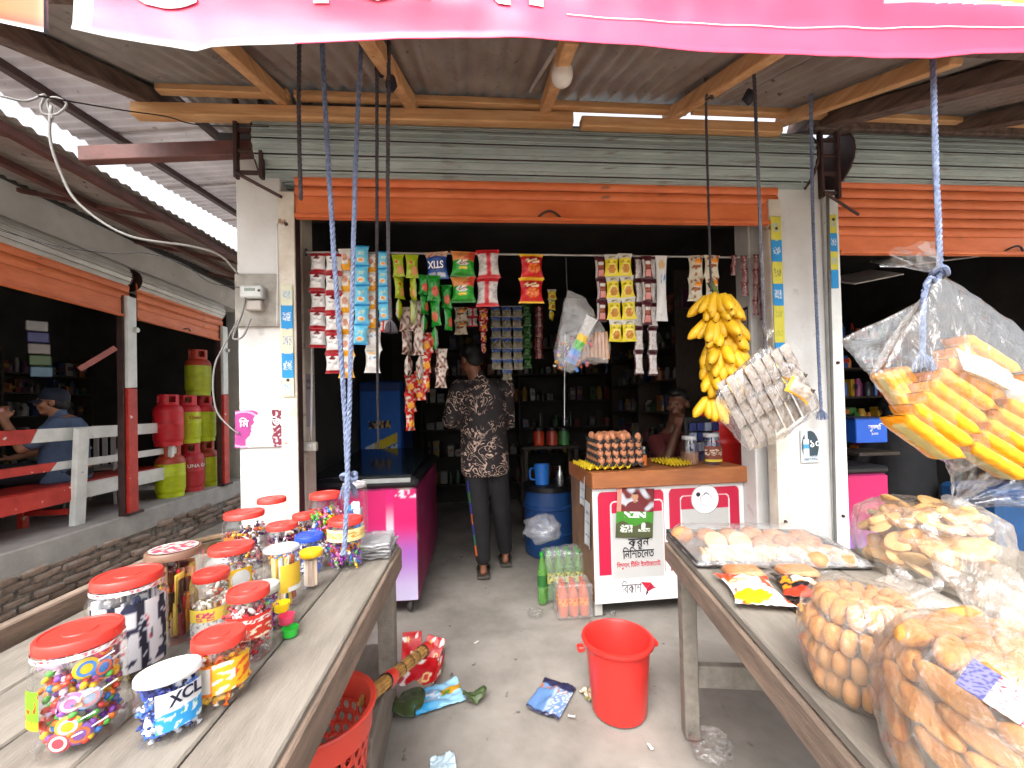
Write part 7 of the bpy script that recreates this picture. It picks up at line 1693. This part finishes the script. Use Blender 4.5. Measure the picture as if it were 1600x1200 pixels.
b.lathe([(0, .05), (.19, .05), (.195, .15), (.185, .3), (.195, .45), (.18, .55), (.12, .63), (0, .66)], 28, c=(.04, 0, 0), sy=.74)
fuse('shirt', b, M('dark_red_shirt', H('5a1a1c'), .85, bump=.5, bscale=9), ps, .013, 5)
b = MB(); 
for p, r in (((0, .025, .05), (.084, .09, .075)), ((0, .055, .01), (.078, .055, .07)), ((0, -.04, .095), (.06, .05, .03))): ellip(b, F @ Vector(p), r, face_frame(fd))
fuse('hair', b, m_hair, ps, .008, 2)
# ---- figure in black in the right-hand shop
O = Vector((3.72, 3.3, .42)); pr2 = thing('person', 'person in black clothes bending over in the right-hand shop', 'person', O)
b = MB(); hd = V(.12, .2, .74); F = head(b, hd, (.5, .8, -.5), 1.0); capsule(b, V(.06, .1, .62), .06, hd-V(.01, .02, .04), .055); ellip(b, V(0, 0, .42), (.2, .14, .2), Matrix.Rotation(-.3, 4, 'X')); ellip(b, V(-.02, -.0, .2), (.19, .14, .17))
for s_ in (-1, 1): capsule(b, V(.19*s_, .04, .52), .055, V(.24*s_, .18, .3), .042); capsule(b, V(.24*s_, .18, .3), .041, V(.12*s_, .36, .28), .028); hand(b, V(.12*s_, .36, .28), (-.3*s_, 1, 0), (0, 0, 1)); capsule(b, V(.1*s_, -.04, .08), .09, V(.12*s_, .34, .06), .06); capsule(b, V(.12*s_, .34, .06), .058, V(.12*s_, .3, -.38), .036)
fuse('body', b, m_skin, pr2, .011, 4)
b = MB(); m_bc = M('black_cloth', H('17171b'), .85, bump=.5, bscale=8)
b.lathe([(0, -.02), (.24, -.02), (.245, .08), (.235, .22), (.235, .38), (.21, .50), (.14, .60), (0, .64)], 28, c=(-.01, .0, 0), sy=.8)
for s_ in (-1, 1): capsule(b, V(.19*s_, .04, .53), .07, V(.24*s_, .18, .3), .065); capsule(b, V(.24*s_, .18, .3), .062, V(.13*s_, .35, .28), .045); capsule(b, V(.1*s_, 0, .06), .11, V(.12*s_, .34, .05), .09); capsule(b, V(.12*s_, .34, .05), .085, V(.12*s_, .3, -.36), .07)
fuse('robe', b, m_bc, pr2, .014, 5)
b = MB(); ellip(b, F @ Vector((0, .02, .04)), (.09, .1, .1)); ellip(b, F @ Vector((0, .05, -.04)), (.085, .07, .1)); fuse('headscarf', b, m_bc, pr2, .01, 3)
st = thing('stool', 'wooden stool under the person in black', 'stool', (3.69, 3.25, 0)); q = MB(); q.box((0, 0, .40), (.36, .36, .03), ch=.006); q.build('seat', m_shelf, st)
for sx in (-1, 1):
    for sy in (-1, 1): q = MB(); q.box((sx*.15, sy*.15, .19), (.035, .035, .385), ch=.003); q.build('leg', m_shelf, st)
st = thing('stool', 'wooden stool under the shopkeeper', 'stool', (1.56, 3.2, 0)); q = MB(); q.box((0, 0, .40), (.36, .36, .03), ch=.006); q.build('seat', m_shelf, st)
for sx in (-1, 1):
    for sy in (-1, 1): q = MB(); q.box((sx*.15, sy*.15, .19), (.035, .035, .385), ch=.003); q.build('leg', m_shelf, st)
